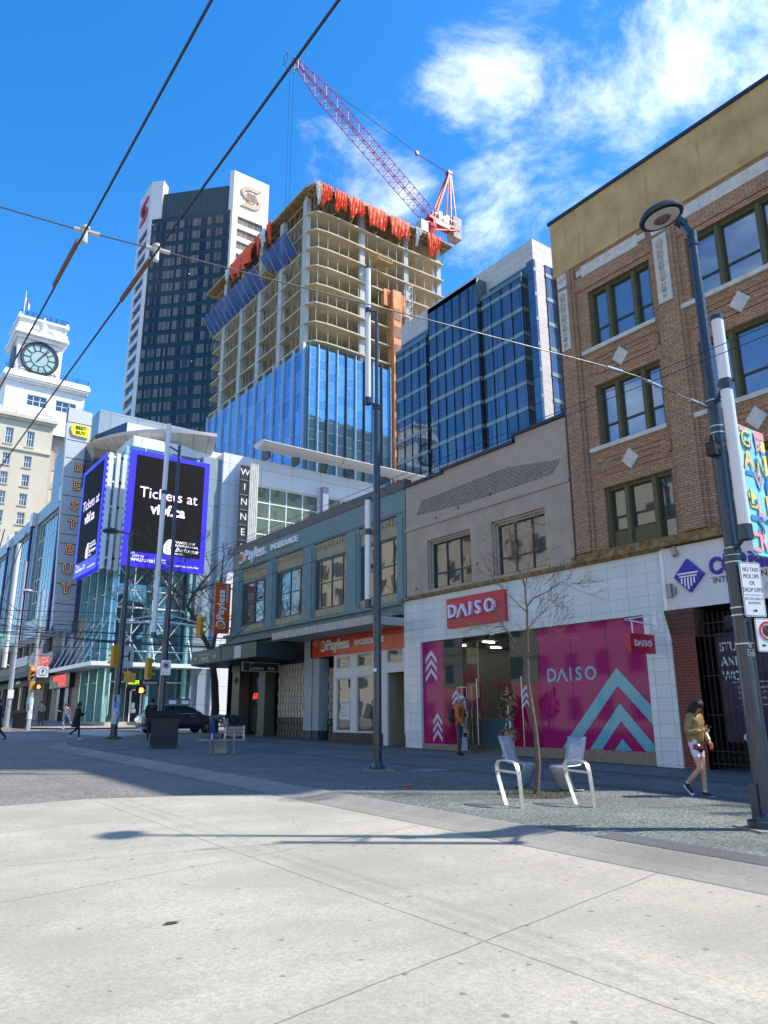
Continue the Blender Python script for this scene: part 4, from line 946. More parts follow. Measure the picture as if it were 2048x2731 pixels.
part('deck_rail', mb, postm, CT)
# tarps hanging off the deck
tarp_o = mat('orange tarpaulin', (.75,.085,.02), .6, var=.2, vs=.8); tarp_w = mat('white tarpaulin', (.6,.6,.58), .6, var=.15)
rt = random.Random(11)
def tarp(p, q, drops, mt):
    mb = MB(); p = Vector(p); q = Vector(q); dirv = (q-p); nU = 20; nV = 8
    out = Vector((-dirv.y, dirv.x, 0)).normalized()
    if out.dot(Vector((-1,-1,0))) < 0: out = -out
    vs = []; ph = rt.random()*6
    for j in range(nV+1):
        for i in range(nU+1):
            s_ = i/nU; dr = 1.3
            for c, w_, dd in drops: dr += .72*dd*math.exp(-((s_-c)/w_)**2)
            b = sum(c*math.exp(-((s_-c)/w_)**2) for c, w_, dd in drops)/(1e-6+sum(math.exp(-((s_-c)/w_)**2) for c, w_, dd in drops))
            t_ = j/nV; dr *= 1.0; uu_ = s_+(b-s_)*t_*.3
            o_ = .3+.22*math.sin(i*1.7+j*.5+ph)*(.3+t_)+.08*math.sin(j*1.3+i)
            vs.append(p+dirv*uu_+out*o_+Vector((0,0,-dr*t_+.25*(1-t_))))
    fs = [(j*(nU+1)+i, j*(nU+1)+i+1, (j+1)*(nU+1)+i+1, (j+1)*(nU+1)+i) for j in range(nV) for i in range(nU)]
    mb.add(vs, fs); part('tarpaulin', mb, mt, CT, smooth=True)
Z = 99.2; Yd = 104.9
for x0,x1,dr,mt in ((60.9,62.2,[(.5,.5,5.0)],tarp_w),(61.9,64.6,[(.15,.25,4.6),(.7,.4,2.6)],tarp_o),(65.0,68.1,[(.2,.3,5.2),(.8,.25,3.6)],tarp_o),(68.3,72.2,[(.2,.25,5.0),(.8,.3,3.0)],tarp_o),(72.9,77.8,[(.1,.2,4.2),(.45,.2,3.6),(.8,.2,4.2)],tarp_o),(78.4,83.4,[(.1,.18,3.8),(.45,.2,4.9),(.9,.2,4.2)],tarp_o),(84.9,86.8,[(.1,.4,4.5)],tarp_w),(88.2,91.8,[(.1,.3,4.6),(.6,.5,3.4)],tarp_o)):
    tarp((x0,Yd,Z),(x1,Yd,Z),dr,mt)
for y0,y1,dr,mt in ((122.6,120.2,[(.8,.4,5.2)],tarp_o),(125.6,122.8,[(.7,.4,4.2)],tarp_w),(128.2,125.4,[(.9,.35,5)],tarp_o),(134.5,128.6,[(.2,.3,4.6),(.8,.3,4.6)],tarp_o),(139.8,134.6,[(.3,.3,4.0),(.9,.25,5.2)],tarp_o),(142.5,139.9,[(.5,.4,3.0)],tarp_w)):
    tarp((59.9,y0,Z),(59.9,y1,Z),dr,mt)
# blue debris nets on raking poles
net = NT('blue debris net'); net.set(col=(.01,.07,.30), rough=.7, alpha=.8); net = net.mat
def debris(y0, y1, z, n):
    mb = MB(); vs = []
    nn = 20
    for i in range(nn+1):
        y = y0+(y1-y0)*i/nn; sag = .35*math.sin(i*1.9); vs += [(61.0,y,z),(59.6,y,z+1.6-.3*abs(math.sin(i*.8))),(58.2,y,z+3.6)]
    fs = []
    for i in range(nn):
        for j in range(2): a = i*3+j; fs.append((a,a+1,a+4,a+3))
    mb.add(vs, fs); part('debris_net', mb, net, CT, smooth=True)
    mb = MB()
    for i in range(n+1): y = y0+(y1-y0)*i/n; mb.tube([(61.1,y,z-1.0),(58.1,y+.2,z+3.8)],.06,4); mb.tube([(61.1,y,z+.1),(61.0,y+1.0,z-3.6)],.04,3)
    part('net_pole', mb, postm, CT)
debris(111.0,122.0,87.4,4); debris(124.5,135.5,87.0,5); debris(135.5,150.5,87.0,7)
# loading platforms
def platform(x0,x1,y0,y1,z):
    mb = MB(); mb.box(x0,x1,y0,y1,z,z+.15)
    for a in (x0,x1):
        for b in (y0,y1): mb.box(a-.05,a+.05,b-.05,b+.05,z,z+1.3)
    for h in (.45,.85,1.25): mb.box(x0,x1,y0-.03,y0+.03,z+h,z+h+.07); mb.box(x0-.03,x0+.03,y0,y1,z+h,z+h+.07); mb.box(x1-.03,x1+.03,y0,y1,z+h,z+h+.07)
    for q in range(5): mb.bar((x0+(x1-x0)*q/4,y0+.1,z),(x0+(x1-x0)*q/4,y1,z-.6),.1)
    part('loading_platform', mb, ply, CT)
platform(74.6,77.8,103.4,106.2,87.1); platform(58.6,61.0,120.2,122.6,87.1)
# hoist shaft with orange boards
orp = mat('orange plywood boards', (.62,.25,.08), .7, var=.3, vs=.6)
mb = MB(); mb.box(79.3,81.4,105.2,107,20,83.0); mb.box(77.6,82.9,105.9,107,79.4,83.0); part('hoist_shaft', mb, orp, CT)
for k in range(15):
    mb = MB(); z = 80.2-3.88*k-2.2; mb.box(79.65,81.1,105.12,105.19,z-1.5,z+.9); part('hoist_door', mb, mat('brown hoist door', (.17,.06,.035), .6, var=.3), CT)
for j, (x0_,x1_) in enumerate(((78.5,79.2),(79.6,80.4),(81.5,82.2))): mb = MB(); mb.box(x0_,x1_,105.8,105.89,79.6,82.7); part('opening', mb, mat('deep orange opening', (.5,.1,.04), .7), CT)
mb = MB()
for (a,b) in ((78.7,105.0),(79.2,105.0)): mb.tube([(a,b,20),(a,b,80)],.06,4)
for k in range(40): z = 22+k*1.45; mb.tube([(78.7,105,z),(79.2,105,z+.72),(78.7,105,z+1.45)],.03,3)
part('hoist_mast', mb, mat('rusty mast', (.16,.1,.08), .7), CT)
mb = MB()
for (a,b) in ((83.3,105.2),(84.2,105.2),(83.3,106),(84.2,106)): mb.tube([(a,b,60),(a,b,86)],.06,4)
for k in range(18): z = 60+k*1.45; mb.tube([(83.3,105.2,z),(84.2,105.2,z+.72),(83.3,105.2,z+1.45)],.04,3)
part('lattice_mast', mb, white, CT)
# glazed lower part
gp1 = cellmat('blue tower glazing', (.10,.25,.50), (.26,.46,.74), (.30,.42,.52), 1.3, 3.88, .07, bias=-.1, rough=.08, metal=.7, off=(.2,.9), wav=.1, ws=.2)
gp2 = cellmat('bright tower glazing', (.16,.34,.46), (.26,.46,.58), (.12,.22,.3), 1.94, 1.94, .04, rough=.05, metal=.85, off=(0,.9), wav=.25, ws=.25)
mb = MB(); mb.box(60.6,61.6,106.5,149.6,15,65.4); part('glazing', mb, gp1, CT)
mb = MB(); mb.box(60.6,78.8,105.7,106.45,15,65.4); part('glazing', mb, gp2, CT)
finm = mat('pale blue fin', (.5,.6,.68), .35, .2)
for i in range(12): y = 106.6+i*3.91; mb = MB(); mb.box(60.1,60.6,y-.08,y+.08,15,66.1); part('glazing_fin', mb, finm, CT)
for i in range(10): x = 60.7+i*2.0; mb = MB(); mb.box(x-.05,x+.05,105.3,105.7,15,65.9); part('glazing_fin', mb, finm if i%2 else darkgrey, CT)
# ---------------- tower crane (luffing jib)
CR = thing('tower_crane', 'red luffing tower crane leaning its long lattice jib to the left above the unfinished tower', 'crane', (94.8,112,.9))
cred = mat('crane red paint', (.5,.02,.03), .45, var=.1); cpink = mat('crane jib pink red', (.42,.03,.06), .5, var=.15)
def lattice(mb, a, b, w0, w1, n, rc, rb_, side=Vector((0,1,0)), mid=None):
    a = Vector(a); b = Vector(b); t = (b-a).normalized(); s_ = side; upv = t.cross(s_).normalized()
    if upv.z < 0: upv = -upv
    P = []
    for i in range(n+1):
        f_ = i/n; wdt = w0+(w1-w0)*f_
        if mid: wdt = mid*min(1, f_/.09+w0/mid, (1-f_)/.3+w1/mid)
        c = a+(b-a)*f_; P.append([c-s_*wdt/2-upv*wdt/2, c+s_*wdt/2-upv*wdt/2, c+s_*wdt/2+upv*wdt/2, c-s_*wdt/2+upv*wdt/2])
    for k in range(4): mb.tube([p[k] for p in P], rc, 4)
    for i in range(n):
        for k in range(4):
            k2 = (k+1)%4
            mb.tube([P[i][k], P[i+1][k2]] if i%2 else [P[i][k2], P[i+1][k]], rb_, 3); mb.tube([P[i][k], P[i][k2]], rb_, 3)
mb = MB(); lattice(mb, (94.6,112,110.6), (58.9,112,133.0), 1.5, .8, 26, .11, .05, mid=2.6); part('jib', mb, cpink, CR)
mb = MB(); lattice(mb, (94.9,112,60), (94.9,112,104), 2.2, 2.2, 22, .12, .06, side=Vector((0,1,0))); part('mast', mb, cred, CR)
mb = MB(); mb.lathe([(2.1,103.6),(1.9,104.5),(1.2,105),(1.5,106.8),(1.7,107.2),(1.7,108)], (94.9,112), 12); mb.box(93.6,96.4,110.9,113.1,107.6,108.4); part('slewing_ring', mb, cred, CR)
mb = MB()
for s_ in (-1,1): mb.bar((94.9,112+s_,108),(101.3,112+.3*s_,125.2),.45); mb.bar((100.6,112+s_,110.4),(101.5,112+.3*s_,125),.22); mb.bar((102.4,112+s_,110.4),(101.7,112+.3*s_,125),.2)
mb.box(100.7,101.9,111.4,112.6,124.9,125.6); part('a_frame', mb, cred, CR)
mb = MB(); mb.box(94,103,110.7,113.3,109.4,110.0); mb.box(95,100,110.6,110.9,108.2,109.4); mb.bar((95,110.8,106.6),(102,110.8,109.2),.3); part('machinery_deck', mb, cred, CR)
mb = MB(); mb.box(95.6,99.6,110.5,110.65,108.4,109.3); part('name_plate', mb, mat('pale plate', (.55,.56,.6), .5), CR)
mb = MB(); mb.box(101.2,103.7,110.8,113.2,107.4,112.9); part('counterweight', mb, mat('pale grey counterweight', (.34,.31,.29), .7, var=.35, vs=.6), CR)
mb = MB(); mb.box(97,98,111,113,110,112.5); mb.tube([(98.8,110.9,111),(98.8,113,111)],.8,10); mb.box(99.4,100.6,111.2,113,110,112.6); mb.tube([(96.5,112,110),(96.5,112,113.6)],.1,5)
for i in range(9): mb.tube([(95.5+i*.8,110.6,110),(95.5+i*.8,110.6,111.2)],.04,3)
mb.tube([(95.5,110.6,111.2),(102,110.6,111.2)],.04,3); part('winch', mb, greym, CR)
mb = MB(); mb.box(91.4,93.4,110.6,112.6,105.0,107.8); part('cab', mb, mat('grey cab', (.3,.33,.35), .4), CR)
mb = MB(); mb.tube([(101.4,112,125.4),(91.7,112,126.2+.0),],.07,4); mb.tube([(101.4,112,125.0),(91.7,112,125.8)],.07,4); mb.tube([(91.7,112,126.1),(67.6,112,130.6)],.08,4); mb.tube([(91.7,111.7,126.1),(91.7,112.3,126.1)],.5,8); part('pendant_line', mb, mat('purple grey cable', (.15,.06,.13), .5), CR)
mb = MB(); mb.tube([(58.4,112,131.5),(58.4,112,70)],.035,3); mb.tube([(59.2,112,131.5),(59.2,112,70)],.035,3); part('hoist_rope', mb, darkgrey, CR)
mb = MB()
for a,b in (((57.3,133),(57.3,131)),((57.3,131),(59.8,130.6)),((59.8,130.6),(59.8,132.6)),((57.3,133),(59.8,132.6))):
    for yy in (111.2,112.8): mb.tube([(a[0],yy,a[1]),(b[0],yy,b[1])],.06,3)
for x_,z_ in ((57.3,133),(57.3,131),(59.8,130.6)): mb.tube([(x_,111.2,z_),(x_,112.8,z_)],.06,3)
part('tip_cage', mb, darkgrey, CR)
# ---------------- bank tower
BT = thing('bank_tower', 'very tall dark glass bank tower with white corner panels carrying a large S emblem', 'skyscraper', (65,185,1.2))
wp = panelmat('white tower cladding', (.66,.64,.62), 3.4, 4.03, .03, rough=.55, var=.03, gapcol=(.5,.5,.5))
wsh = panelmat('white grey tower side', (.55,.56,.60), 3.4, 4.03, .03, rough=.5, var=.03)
dkg = cellmat('tower dark spandrel', (.012,.028,.028), (.016,.034,.034), (.008,.01,.01), 2.6, 4.03, .05, diag=True, rough=.12, spec=.6)
bandd = cellmat('tower dark window band', (.008,.012,.03), (.30,.25,.20), (.006,.006,.008), .66, 50, .07, bias=-.25, diag=True, rough=.06, spec=.6, lights=2.2)
bandx = cellmat('tower window band', (.06,.05,.045), (.30,.23,.15), (.03,.025,.02), .72, 50, .07, bias=.05, rough=.15, lights=0)
bandy = cellmat('tower side window band', (.03,.05,.12), (.12,.14,.2), (.02,.02,.03), .72, 50, .07, bias=-.1, rough=.1, metal=.3)
A_ = Vector((55.8,191.58,0)); B_ = Vector((73.49,173.0,0)); DG = frame(A_, B_-A_); Ld = (B_-A_).length
mb = MB(DG); mb.quad((0,1,-.3),(Ld,1,-.3),(Ld,141,-.3),(0,141,-.3)); mb.quad((0,141,-.3),(Ld,141,-.3),(Ld,141,-3),(0,141,-3)); part('dark_face', mb, dkg, BT)
mb = MB(DG)
mb.box(3.6,Ld-1.3,140.7,149.2,-3,-.5); part('crown', mb, cellmat('ribbed dark crown', (.025,.045,.042), (.018,.035,.033), (.09,.11,.11), .75, 60, .06, diag=True, rough=.3), BT)
for i in range(26):
    zt = 139.3-4.03*i
    if zt < 36: break
    mb = MB(DG); mb.box(.9,Ld-.6,zt-2.5,zt,-.3,-.22); part('window_band', mb, bandd, BT)
mb = MB(DG); mb.box(0,.9,1,153.6,-.3,.0); mb.box(.9,3.7,140.7,153.6,-3,0); mb.box(Ld-1.3,Ld,140.7,153.8,-3,0); mb.box(Ld-.6,Ld,1,140.7,-.3,.0); part('white_return', mb, wp, BT)
Mr = faceY(173.0); hs = []; i = 0
RB = [(75.1,83.0,139.2-4.03*i-2.5,139.2-4.03*i) for i in range(26)]
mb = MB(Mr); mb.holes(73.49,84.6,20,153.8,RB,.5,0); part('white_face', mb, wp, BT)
for h in RB: mb = MB(Mr); mb.quad((h[0],h[2],-.45),(h[1],h[2],-.45),(h[1],h[3],-.45),(h[0],h[3],-.45)); part('window_band', mb, bandx, BT)
Ml = faceX(55.8); LB = [(-199.9,-192.4,138.5-4.03*i-2.5,138.5-4.03*i) for i in range(26)]
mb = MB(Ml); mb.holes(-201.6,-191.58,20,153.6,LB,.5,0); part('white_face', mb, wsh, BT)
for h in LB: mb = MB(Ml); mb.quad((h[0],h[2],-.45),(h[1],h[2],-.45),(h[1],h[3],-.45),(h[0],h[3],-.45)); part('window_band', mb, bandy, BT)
mb = MB(); mb.box(84.6,90,174,200,20,141.5); mb.box(57,84.5,200,201.5,20,150); part('tower_back', mb, mat('pinkish tower back', (.36,.30,.27), .7), BT)
def s_emblem(M, cx_, cz_, sc, m1, m2):
    mb = MB(M); n = 26
    # two flat-ended arms of an S, one curling over the globe and one under it
    def arm(sg):
        out = []; inn = []
        for k in range(n+1):
            a = pi*.5+(pi*.95)*k/n
            out.append((cx_+sg*(3.3*sc*cos(a)-.2*sc), cz_+sg*(2.6*sc*sin(a)+1.4*sc)))
            inn.append((cx_+sg*(2.2*sc*cos(a)-.2*sc), cz_+sg*(1.35*sc*sin(a)+1.15*sc)))
        p = [(cx_+sg*3.6*sc, cz_+sg*4.0*sc)]+out+inn[::-1]+[(cx_+sg*2.0*sc, cz_+sg*2.5*sc)]
        mb.prism(p, .02, .35)
    arm(1); arm(-1); part('emblem', mb, m1, BT)
    mb = MB(M)
    R_ = 2.0*sc
    mb.prism([(cx_+R_*cos(a*pi/14), cz_+R_*sin(a*pi/14)) for a in range(28)], .02, .3)
    o = part('emblem_globe', mb, m2, BT)
    mb = MB(M)
    for q in (-1.35,-.75,-.15,.45,1.05): 
        hw = math.sqrt(max(.1, R_*R_-(q*sc)**2)); mb.box(cx_-hw*.95,cx_+hw*.95,cz_+q*sc,cz_+q*sc+.2*sc,.3,.38)
    for q in (-.9,0,.9): mb.box(cx_+q*sc-.08*sc,cx_+q*sc+.08*sc,cz_-1.6*sc,cz_+1.6*sc,.3,.39)
    part('emblem_line', mb, mat('dark emblem line', (.06,.02,.015), .5), o)
s_emblem(Mr, 79.0, 146.6, .92, mat('beige emblem', (.40,.28,.2), .5), mat('pale emblem', (.6,.42,.33), .5))
s_emblem(Ml, -196.6, 146.2, .92, mat('red emblem', (.6,.02,.02), .4), mat('dark red emblem', (.3,.02,.02), .4))
mb = MB(); mb.tube([(66,186,141),(66,186,152)],.12,4); mb.tube([(72,176,150),(72,176,155),(69,178,155.4)],.1,4); part('antenna', mb, greym, BT)
# ---------------- clock tower block
KB = thing('clock_tower_building', 'cream stone block with a white ornate clock tower, flagpole and rows of sash windows', 'building', (21,130,1.4))
creamw = mat('cream painted wall', (.60,.545,.43), .85, var=.06, vs=.3, dirt=.12); whitec = mat('white glazed terracotta', (.86,.85,.83), .6, var=.06, vs=.6)
KM = faceY(130); ww = []
for zt in (47.75,43.35,40.1,36.85,33.65,30.4,27.2):
    h_ = 2.75 if zt > 45 else 2.0
    for u0 in (17.78,21.03): ww.append((u0,u0+1.17,zt-h_,zt))
mb = MB(KM); mb.holes(15.2,25.0,15,49.3,ww,.35,0); part('wall', mb, creamw, KB)
mb = MB(KM); mb.box(15.2,25.05,44.1,44.45,0,.25); mb.box(15.0,25.3,49.2,49.6,0,.5); mb.box(14.8,25.5,49.6,50.2,0,.8); part('cornice', mb, creamw, KB)
for a,b,c,d in ww:
    window(KB, KM, a,b,c,d,3,2,white,glass_dk,w=-.25,fr=.09,mun=.06)
    mb = MB(KM); mb.box(a-.15,b+.15,c-.18,c,-.2,.15); part('sill', mb, creamw, KB)
rw = []
for zt in (46.6,42.1,38.8,35.6,32.4): 
    for u0 in (25.7,27.4): rw.append((u0,u0+.95,zt-1.95,zt))
KM2 = faceY(131.6)
mb = MB(KM2); mb.holes(25.0,31,15,49.0,rw,.3,0); mb.quad((25,15,0),(25,49,0),(25,49,1.6),(25,15,1.6)); part('recessed_wall', mb, mat('tan side wall', (.5,.45,.36), .85), KB)
for a,b,c,d in rw: window(KB, KM2, a,b,c,d,2,2,white,glass_dk,w=-.2,fr=.08,mun=.06)
mb = MB(); mb.box(15.2,31,131.7,160,10,49.2); part('building_shell', mb, creamw, KB)
mb = MB(KM)      # balustrade
for k in range(34): mb.box(15.3+k*.28,15.42+k*.28,50.25,50.95,.2,.4)
for a in (15.2,19.0,22.2,24.4): mb.box(a,a+.7,50.2,51.4,0,.5)
mb.box(15.1,25.1,50.95,51.15,.15,.45); part('balustrade', mb, whitec, KB)
# tower stage 1 (below clock) : x 17.5..29.6
mb = MB(KM); w1 = [(20.31,23.48,52.4,54.4),(24.9,28.3,52.4,54.4),(24.9,28.3,48.6,51.0)]
mb.holes(16.9,29.6,48,56.2,[w1[0],w1[1]],.4,-.3); mb.quad((16.9,48,-.3),(16.9,48,-9),(16.9,56.2,-9),(16.9,56.2,-.3))
for z in range(14): mb.box(16.9,20.0,50+z*.42,50.06+z*.42,-.3,-.26); mb.box(28.5,29.6,50+z*.42,50.06+z*.42,-.3,-.26)
part('tower_base', mb, whitec, KB)
for q in w1[:2]: window(KB, KM, *q, 3, 2, white, glass_dk, w=-.5, fr=.12, mun=.09)
mb = MB(KM); mb.box(16.6,29.9,56.2,56.9,-9,.2); mb.box(16.2,30.2,56.9,57.5,-9.3,.6); mb.box(16.4,30.0,57.5,58.0,-9.2,.4)
db_ = MB(KM)
for k in range(40): db_.box(16.5+k*.34,16.7+k*.34,56.55,56.9,.2,.5)
for k in range(30): db_.box(20+k*.3,20.14+k*.3,55.3,55.9,-.3,-.2)
part('dentil_band', db_, whitec, KB)
part('cornice', mb, whitec, KB)
mb = MB(KM)
for k in range(8): mb.tube([(16.5+k*1.9,58.0,.2),(16.5+k*1.9,58.9,.2)],.05,4)
for h in (58.5,58.9): mb.tube([(16.5,h,.2),(29.8,h,.2)],.04,3)
part('roof_railing', mb, black, KB)
# tower stage 2 with clock: x 18.1..25.0
mb = MB(); mb.box(17.9,25.1,130.3,138,58,65.2); part('tower_shaft', mb, whitec, KB)
mb = MB(KM)
for z in range(16): mb.box(17.9,18.6,58+z*.44,58.07+z*.44,-.3,-.26); mb.box(24.4,25.1,58+z*.44,58.07+z*.44,-.3,-.26)
part('quoin_band', mb, whitec, KB); mb = MB(KM); db_ = MB(KM); mb.box(17.4,25.5,64.3,64.9,-8.4,.1); mb.box(17.1,25.8,64.9,65.5,-8.7,.5)
for k in range(25): db_.box(17.2+k*.34,17.4+k*.34,64.9,65.35,.5,.8)
part('dentil_band', db_, whitec, KB); mb.box(17.6,25.3,65.5,67.9,-8.0,-.1); mb.box(17.3,25.6,67.9,68.3,-8.4,.3)
part('cornice', mb, whitec, KB)
mb = MB(KM)
for sx_ in (-1,1):
    for k in range(7): a = k*.35; mb.tube([(21.5+sx_*(.5+.28*k),66.5+.3*sin(a*2),-.05),(21.5+sx_*(.75+.28*k),66.4+.3*sin(a*2+.7),.15)],.2-.02*k,6)
mb.tube([(21.5,66.2,0),(21.5,67.5,.2)],.5,8); mb.tube([(21.5,66.2,0.1),(21.5,68.9,.1)],[.45,.1],6)
for sx_ in (17.6,25.3): mb.tube([(sx_,67.8,0),(sx_,68.9,0)],[.4,.15],6); mb.tube([(sx_,65.4,.2),(sx_,66.4,.2)],[.4,.2],6)
for ang in (45,135,225,315):
    for k in range(3): a = radians(ang); mb.tube([(21.5+(3.7+.1*k)*cos(a)*.95-.3+.3*k,61.1+(3.6)*sin(a)*.95,-.25),(21.5+(3.7)*cos(a)*.95-.1+.2*k,61.1+(3.8)*sin(a)*.95,-.1)],.25,6)
parts('carved_ornament', mb, whitec, KB, smooth=True)
cxk, czk, rk = 21.5, 61.1, 2.95
mb = MB(KM); mb.prism([(cxk+rk*cos(a*pi/24), czk+rk*sin(a*pi/24)) for a in range(48)], -.3, -.12); dial = part('clock_dial', mb, mat('pale green dial', (.34,.50,.49), .4, var=.05), KB)
mb = MB(KM)
def rg(ro, ri, w0, w1): mb.prism([(cxk+ro*cos(a*pi/24), czk+ro*sin(a*pi/24)) for a in range(49)]+[(cxk+ri*cos(a*pi/24), czk+ri*sin(a*pi/24)) for a in range(48,-1,-1)], w0, w1)
rg(rk+.15,rk-.12,-.2,.02); rg(rk-.35,rk-.42,-.12,-.06); rg(1.45,1.36,-.12,-.06); part('dial_ring', mb, black, dial)
mb = MB(KM)
for k in range(12): a = k*pi/6; mb.bar((cxk+1.45*cos(a),czk+1.45*sin(a),-.09),(cxk+2.5*cos(a),czk+2.5*sin(a),-.09),.16,.05,up=(0,0,1))
for k in range(60): a = k*pi/30; mb.bar((cxk+2.55*cos(a),czk+2.55*sin(a),-.09),(cxk+2.85*cos(a),czk+2.85*sin(a),-.09),.11,.05,up=(0,0,1))
part('hour_mark', mb, black, dial)
mb = MB(KM)
a = radians(90-33); mb.bar((cxk-.5*cos(a),czk-.5*sin(a),-.02),(cxk+1.7*cos(a),czk+1.7*sin(a),-.02),.3,.05,up=(0,0,1)); a = radians(90-38); mb.bar((cxk-.7*cos(a),czk-.7*sin(a),.04),(cxk+2.4*cos(a),czk+2.4*sin(a),.04),.18,.05,up=(0,0,1)); part('clock_hand', mb, darkgrey, dial)
ML = faceX(17.88); mb = MB(ML); mb.prism([(-134.2+rk*cos(a*pi/16), czk+rk*sin(a*pi/16)) for a in range(32)], 0, .15); part('clock_dial', mb, mat('dark blue dial side', (.04,.07,.13), .5), KB)
mb = MB(KM)
for k in range(9): mb.tube([(17.7+k*.95,68.3,0),(17.7+k*.95,69.4,0)],.05,4)
for h in (68.8,69.1,69.4): mb.tube([(17.6,h,0),(25.4,h,0)],.035,3)
part('roof_railing', mb, black, KB)
mb = MB(); mb.tube([(18.2,131,68.3),(18.2,131,73.6)],[.09,.05],6); fp = part('flagpole', mb, white, KB)
mb = MB(); vs = []
for i in range(8):
    for j in range(5): vs.append((18.25+.12*i+.06*sin(j*1.2+i), 131+.15*sin(i*1.3), 72.6-.5*i*.45-j*.28))
mb.add(vs, [(i*5+j,i*5+j+1,(i+1)*5+j+1,(i+1)*5+j) for i in range(7) for j in range(4)])
t = NT('red white flag'); s_ = t.node('ShaderNodeSeparateXYZ', {0: t.geo.outputs['Position']}); t.set(col=t.mix(t.ramp(t.math('PINGPONG', s_.outputs[0], .3), .12, .14), (.55,.02,.03), (.7,.7,.7)))
part('flag', mb, t.mat, fp, smooth=True)
# ============================================================= CORNER MALL ACROSS THE SIDE STREET
ML_ = thing('corner_mall', 'grey panelled shopping building with a glass corner, curved metal visor and white upper wall', 'shopping building', (17.5,59,.9))
gpan = panelmat('blue grey metal panel', (.26,.33,.38), 2.6, 2.35, .02, rough=.4, metal=.25, var=.05)
wpan = panelmat('white metal panel', (.66,.67,.72), 3.1, 1.9, .015, rough=.45, var=.03)
gl_at = glass('atrium glass', (.09,.19,.22), rough=.03, metal=.6, wav=.25, ws=.35)
cy = mat('pale cyan fin', (.30,.55,.58), .25, .3, var=.08)
wsteel = mat('white painted steel', (.68,.72,.74), .4, var=.05)
# glass corner
mb = MB(); mb.quad((17.4,59,1.1),(23.4,59,1.1),(23.4,59,23.0),(17.4,59,23.0)); mb.quad((17.4,69.6,1.1),(17.4,59,1.1),(17.4,59,23),(17.4,69.6,23)); mb.quad((17.4,59,23),(23.4,59,23),(23.4,69.6,23),(17.4,69.6,23))
part('glass_wall', mb, gl_at, ML_)
mb = MB(); mb.box(17.2,24.9,58.9,60,.3,1.1); mb.box(17.2,18,60,69.7,.3,1.1); part('stone_plinth', mb, mat('pale stone plinth', (.45,.40,.32), .7), ML_)
for k in range(8):
    z = 4.0+k*2.35; mb = MB(); mb.box(17.3,23.4,58.9,59,z,z+.09); mb.box(17.3,17.4,59,69.6,z,z+.09); part('glass_transom', mb, wsteel, ML_)
for x in (18.6,20.2,21.6): mb = MB(); mb.box(x-.03,x+.03,58.93,59,1.1,23); part('glass_mullion', mb, wsteel, ML_)
for x,y in ((16.9,58.6),(19.95,58.6),(22.9,58.6)): mb = MB(); mb.box(x-.12,x+.12,y-.45,y,1.1,22.6); part('glass_fin', mb, cy, ML_)
for y in (61,63.4,65.8,68.2): mb = MB(); mb.box(16.95,17.4,y-.1,y+.1,1.1,22.6); part('glass_fin', mb, cy, ML_)
for x in (16.9,19.95,22.9):   # crossed tie rods with spider nodes
    if x > 22: continue
    x1 = x+3.05
    for z in (4.2+1.1,9.2):
        mb = MB(); mb.tube([(x,58.75,z),(x1,58.75,z+4.2)],.035,4); mb.tube([(x1,58.75,z),(x,58.75,z+4.2)],.035,4); mb.tube([(x,58.7,z+4.4),(x1,58.7,z+4.4)],.08,6)
        for q in range(4): a = pi/4+q*pi/2; mb.tube([((x+x1)/2,58.7,z+2.1),((x+x1)/2+.28*cos(a),58.85,z+2.1+.28*sin(a))],.03,4)
        part('tie_rod', mb, wsteel, ML_)
# reflected/visible interior floors
for z in (5.6,10.2,14.8): mb = MB(); mb.box(17.42,23.4,59.02,59.04,z,z+.35); part('floor_edge', mb, mat('dim floor edge', (.12,.15,.16), .6), ML_)
mb = MB(); mb.box(18.6,20.1,58.9,58.99,1.1,3.6); part('entrance_recess', mb, black, ML_)
mb = MB()
for rr in ((18.9,19.0,1.1,3.5),(19.7,19.8,1.1,3.5),(18.9,19.8,3.4,3.5)): mb.box(rr[0],rr[1],58.82,58.9,rr[2],rr[3])
part('door_frame', mb, white, ML_)
mb = MB(); mb.box(19.05,19.3,58.8,58.82,2.1,2.5); mb.box(19.05,19.4,58.8,58.82,1.75,2.05); part('door_notice', mb, white, ML_)
text('entrance_sign', 'BEST BUY', .42, T(faceY(58.85),19.6,4.0), mat('lit yellow green letters', (.55,.8,.03), .5, es=.7, var=0), ML_, .04)
text('window_lettering', 'WINNERS', .5, T(faceY(58.88),21.0,8.3), mat('dim letters', (.05,.07,.08), .5), ML_, .02)
# glass canopy
mb = MB()
for a,b,c,d in ((15.3,24.5,57.0,57.12),(15.3,15.42,57.12,69.6),(15.42,24.5,58.7,58.8)): mb.box(a,b,c,d,5.1,5.4)
for i in range(9): mb.box(15.5+i*1.1,15.56+i*1.1,57.12,58.7,5.12,5.3)
for i in range(12): mb.box(15.42,17.3,58.9+i*.93,58.96+i*.93,5.12,5.3)
part('canopy_frame', mb, wsteel, ML_)
mb = MB(); mb.box(15.35,24.5,57.05,58.75,5.31,5.34); mb.box(15.35,17.35,58.76,69.5,5.31,5.34); part('canopy_glass', mb, mat('frosted canopy glass', (.5,.68,.70), .25, var=.1, vs=1.5), ML_)
mb = MB()
for i in range(6): mb.tube([(15.45,60+i*1.8,5.4),(17.3,60+i*1.8,9.4)],.05,5)
for x in (17,20,23): mb.tube([(x,57.1,5.4),(x,58.9,8.6)],.05,5)
parts('canopy_stay', mb, wsteel, ML_)
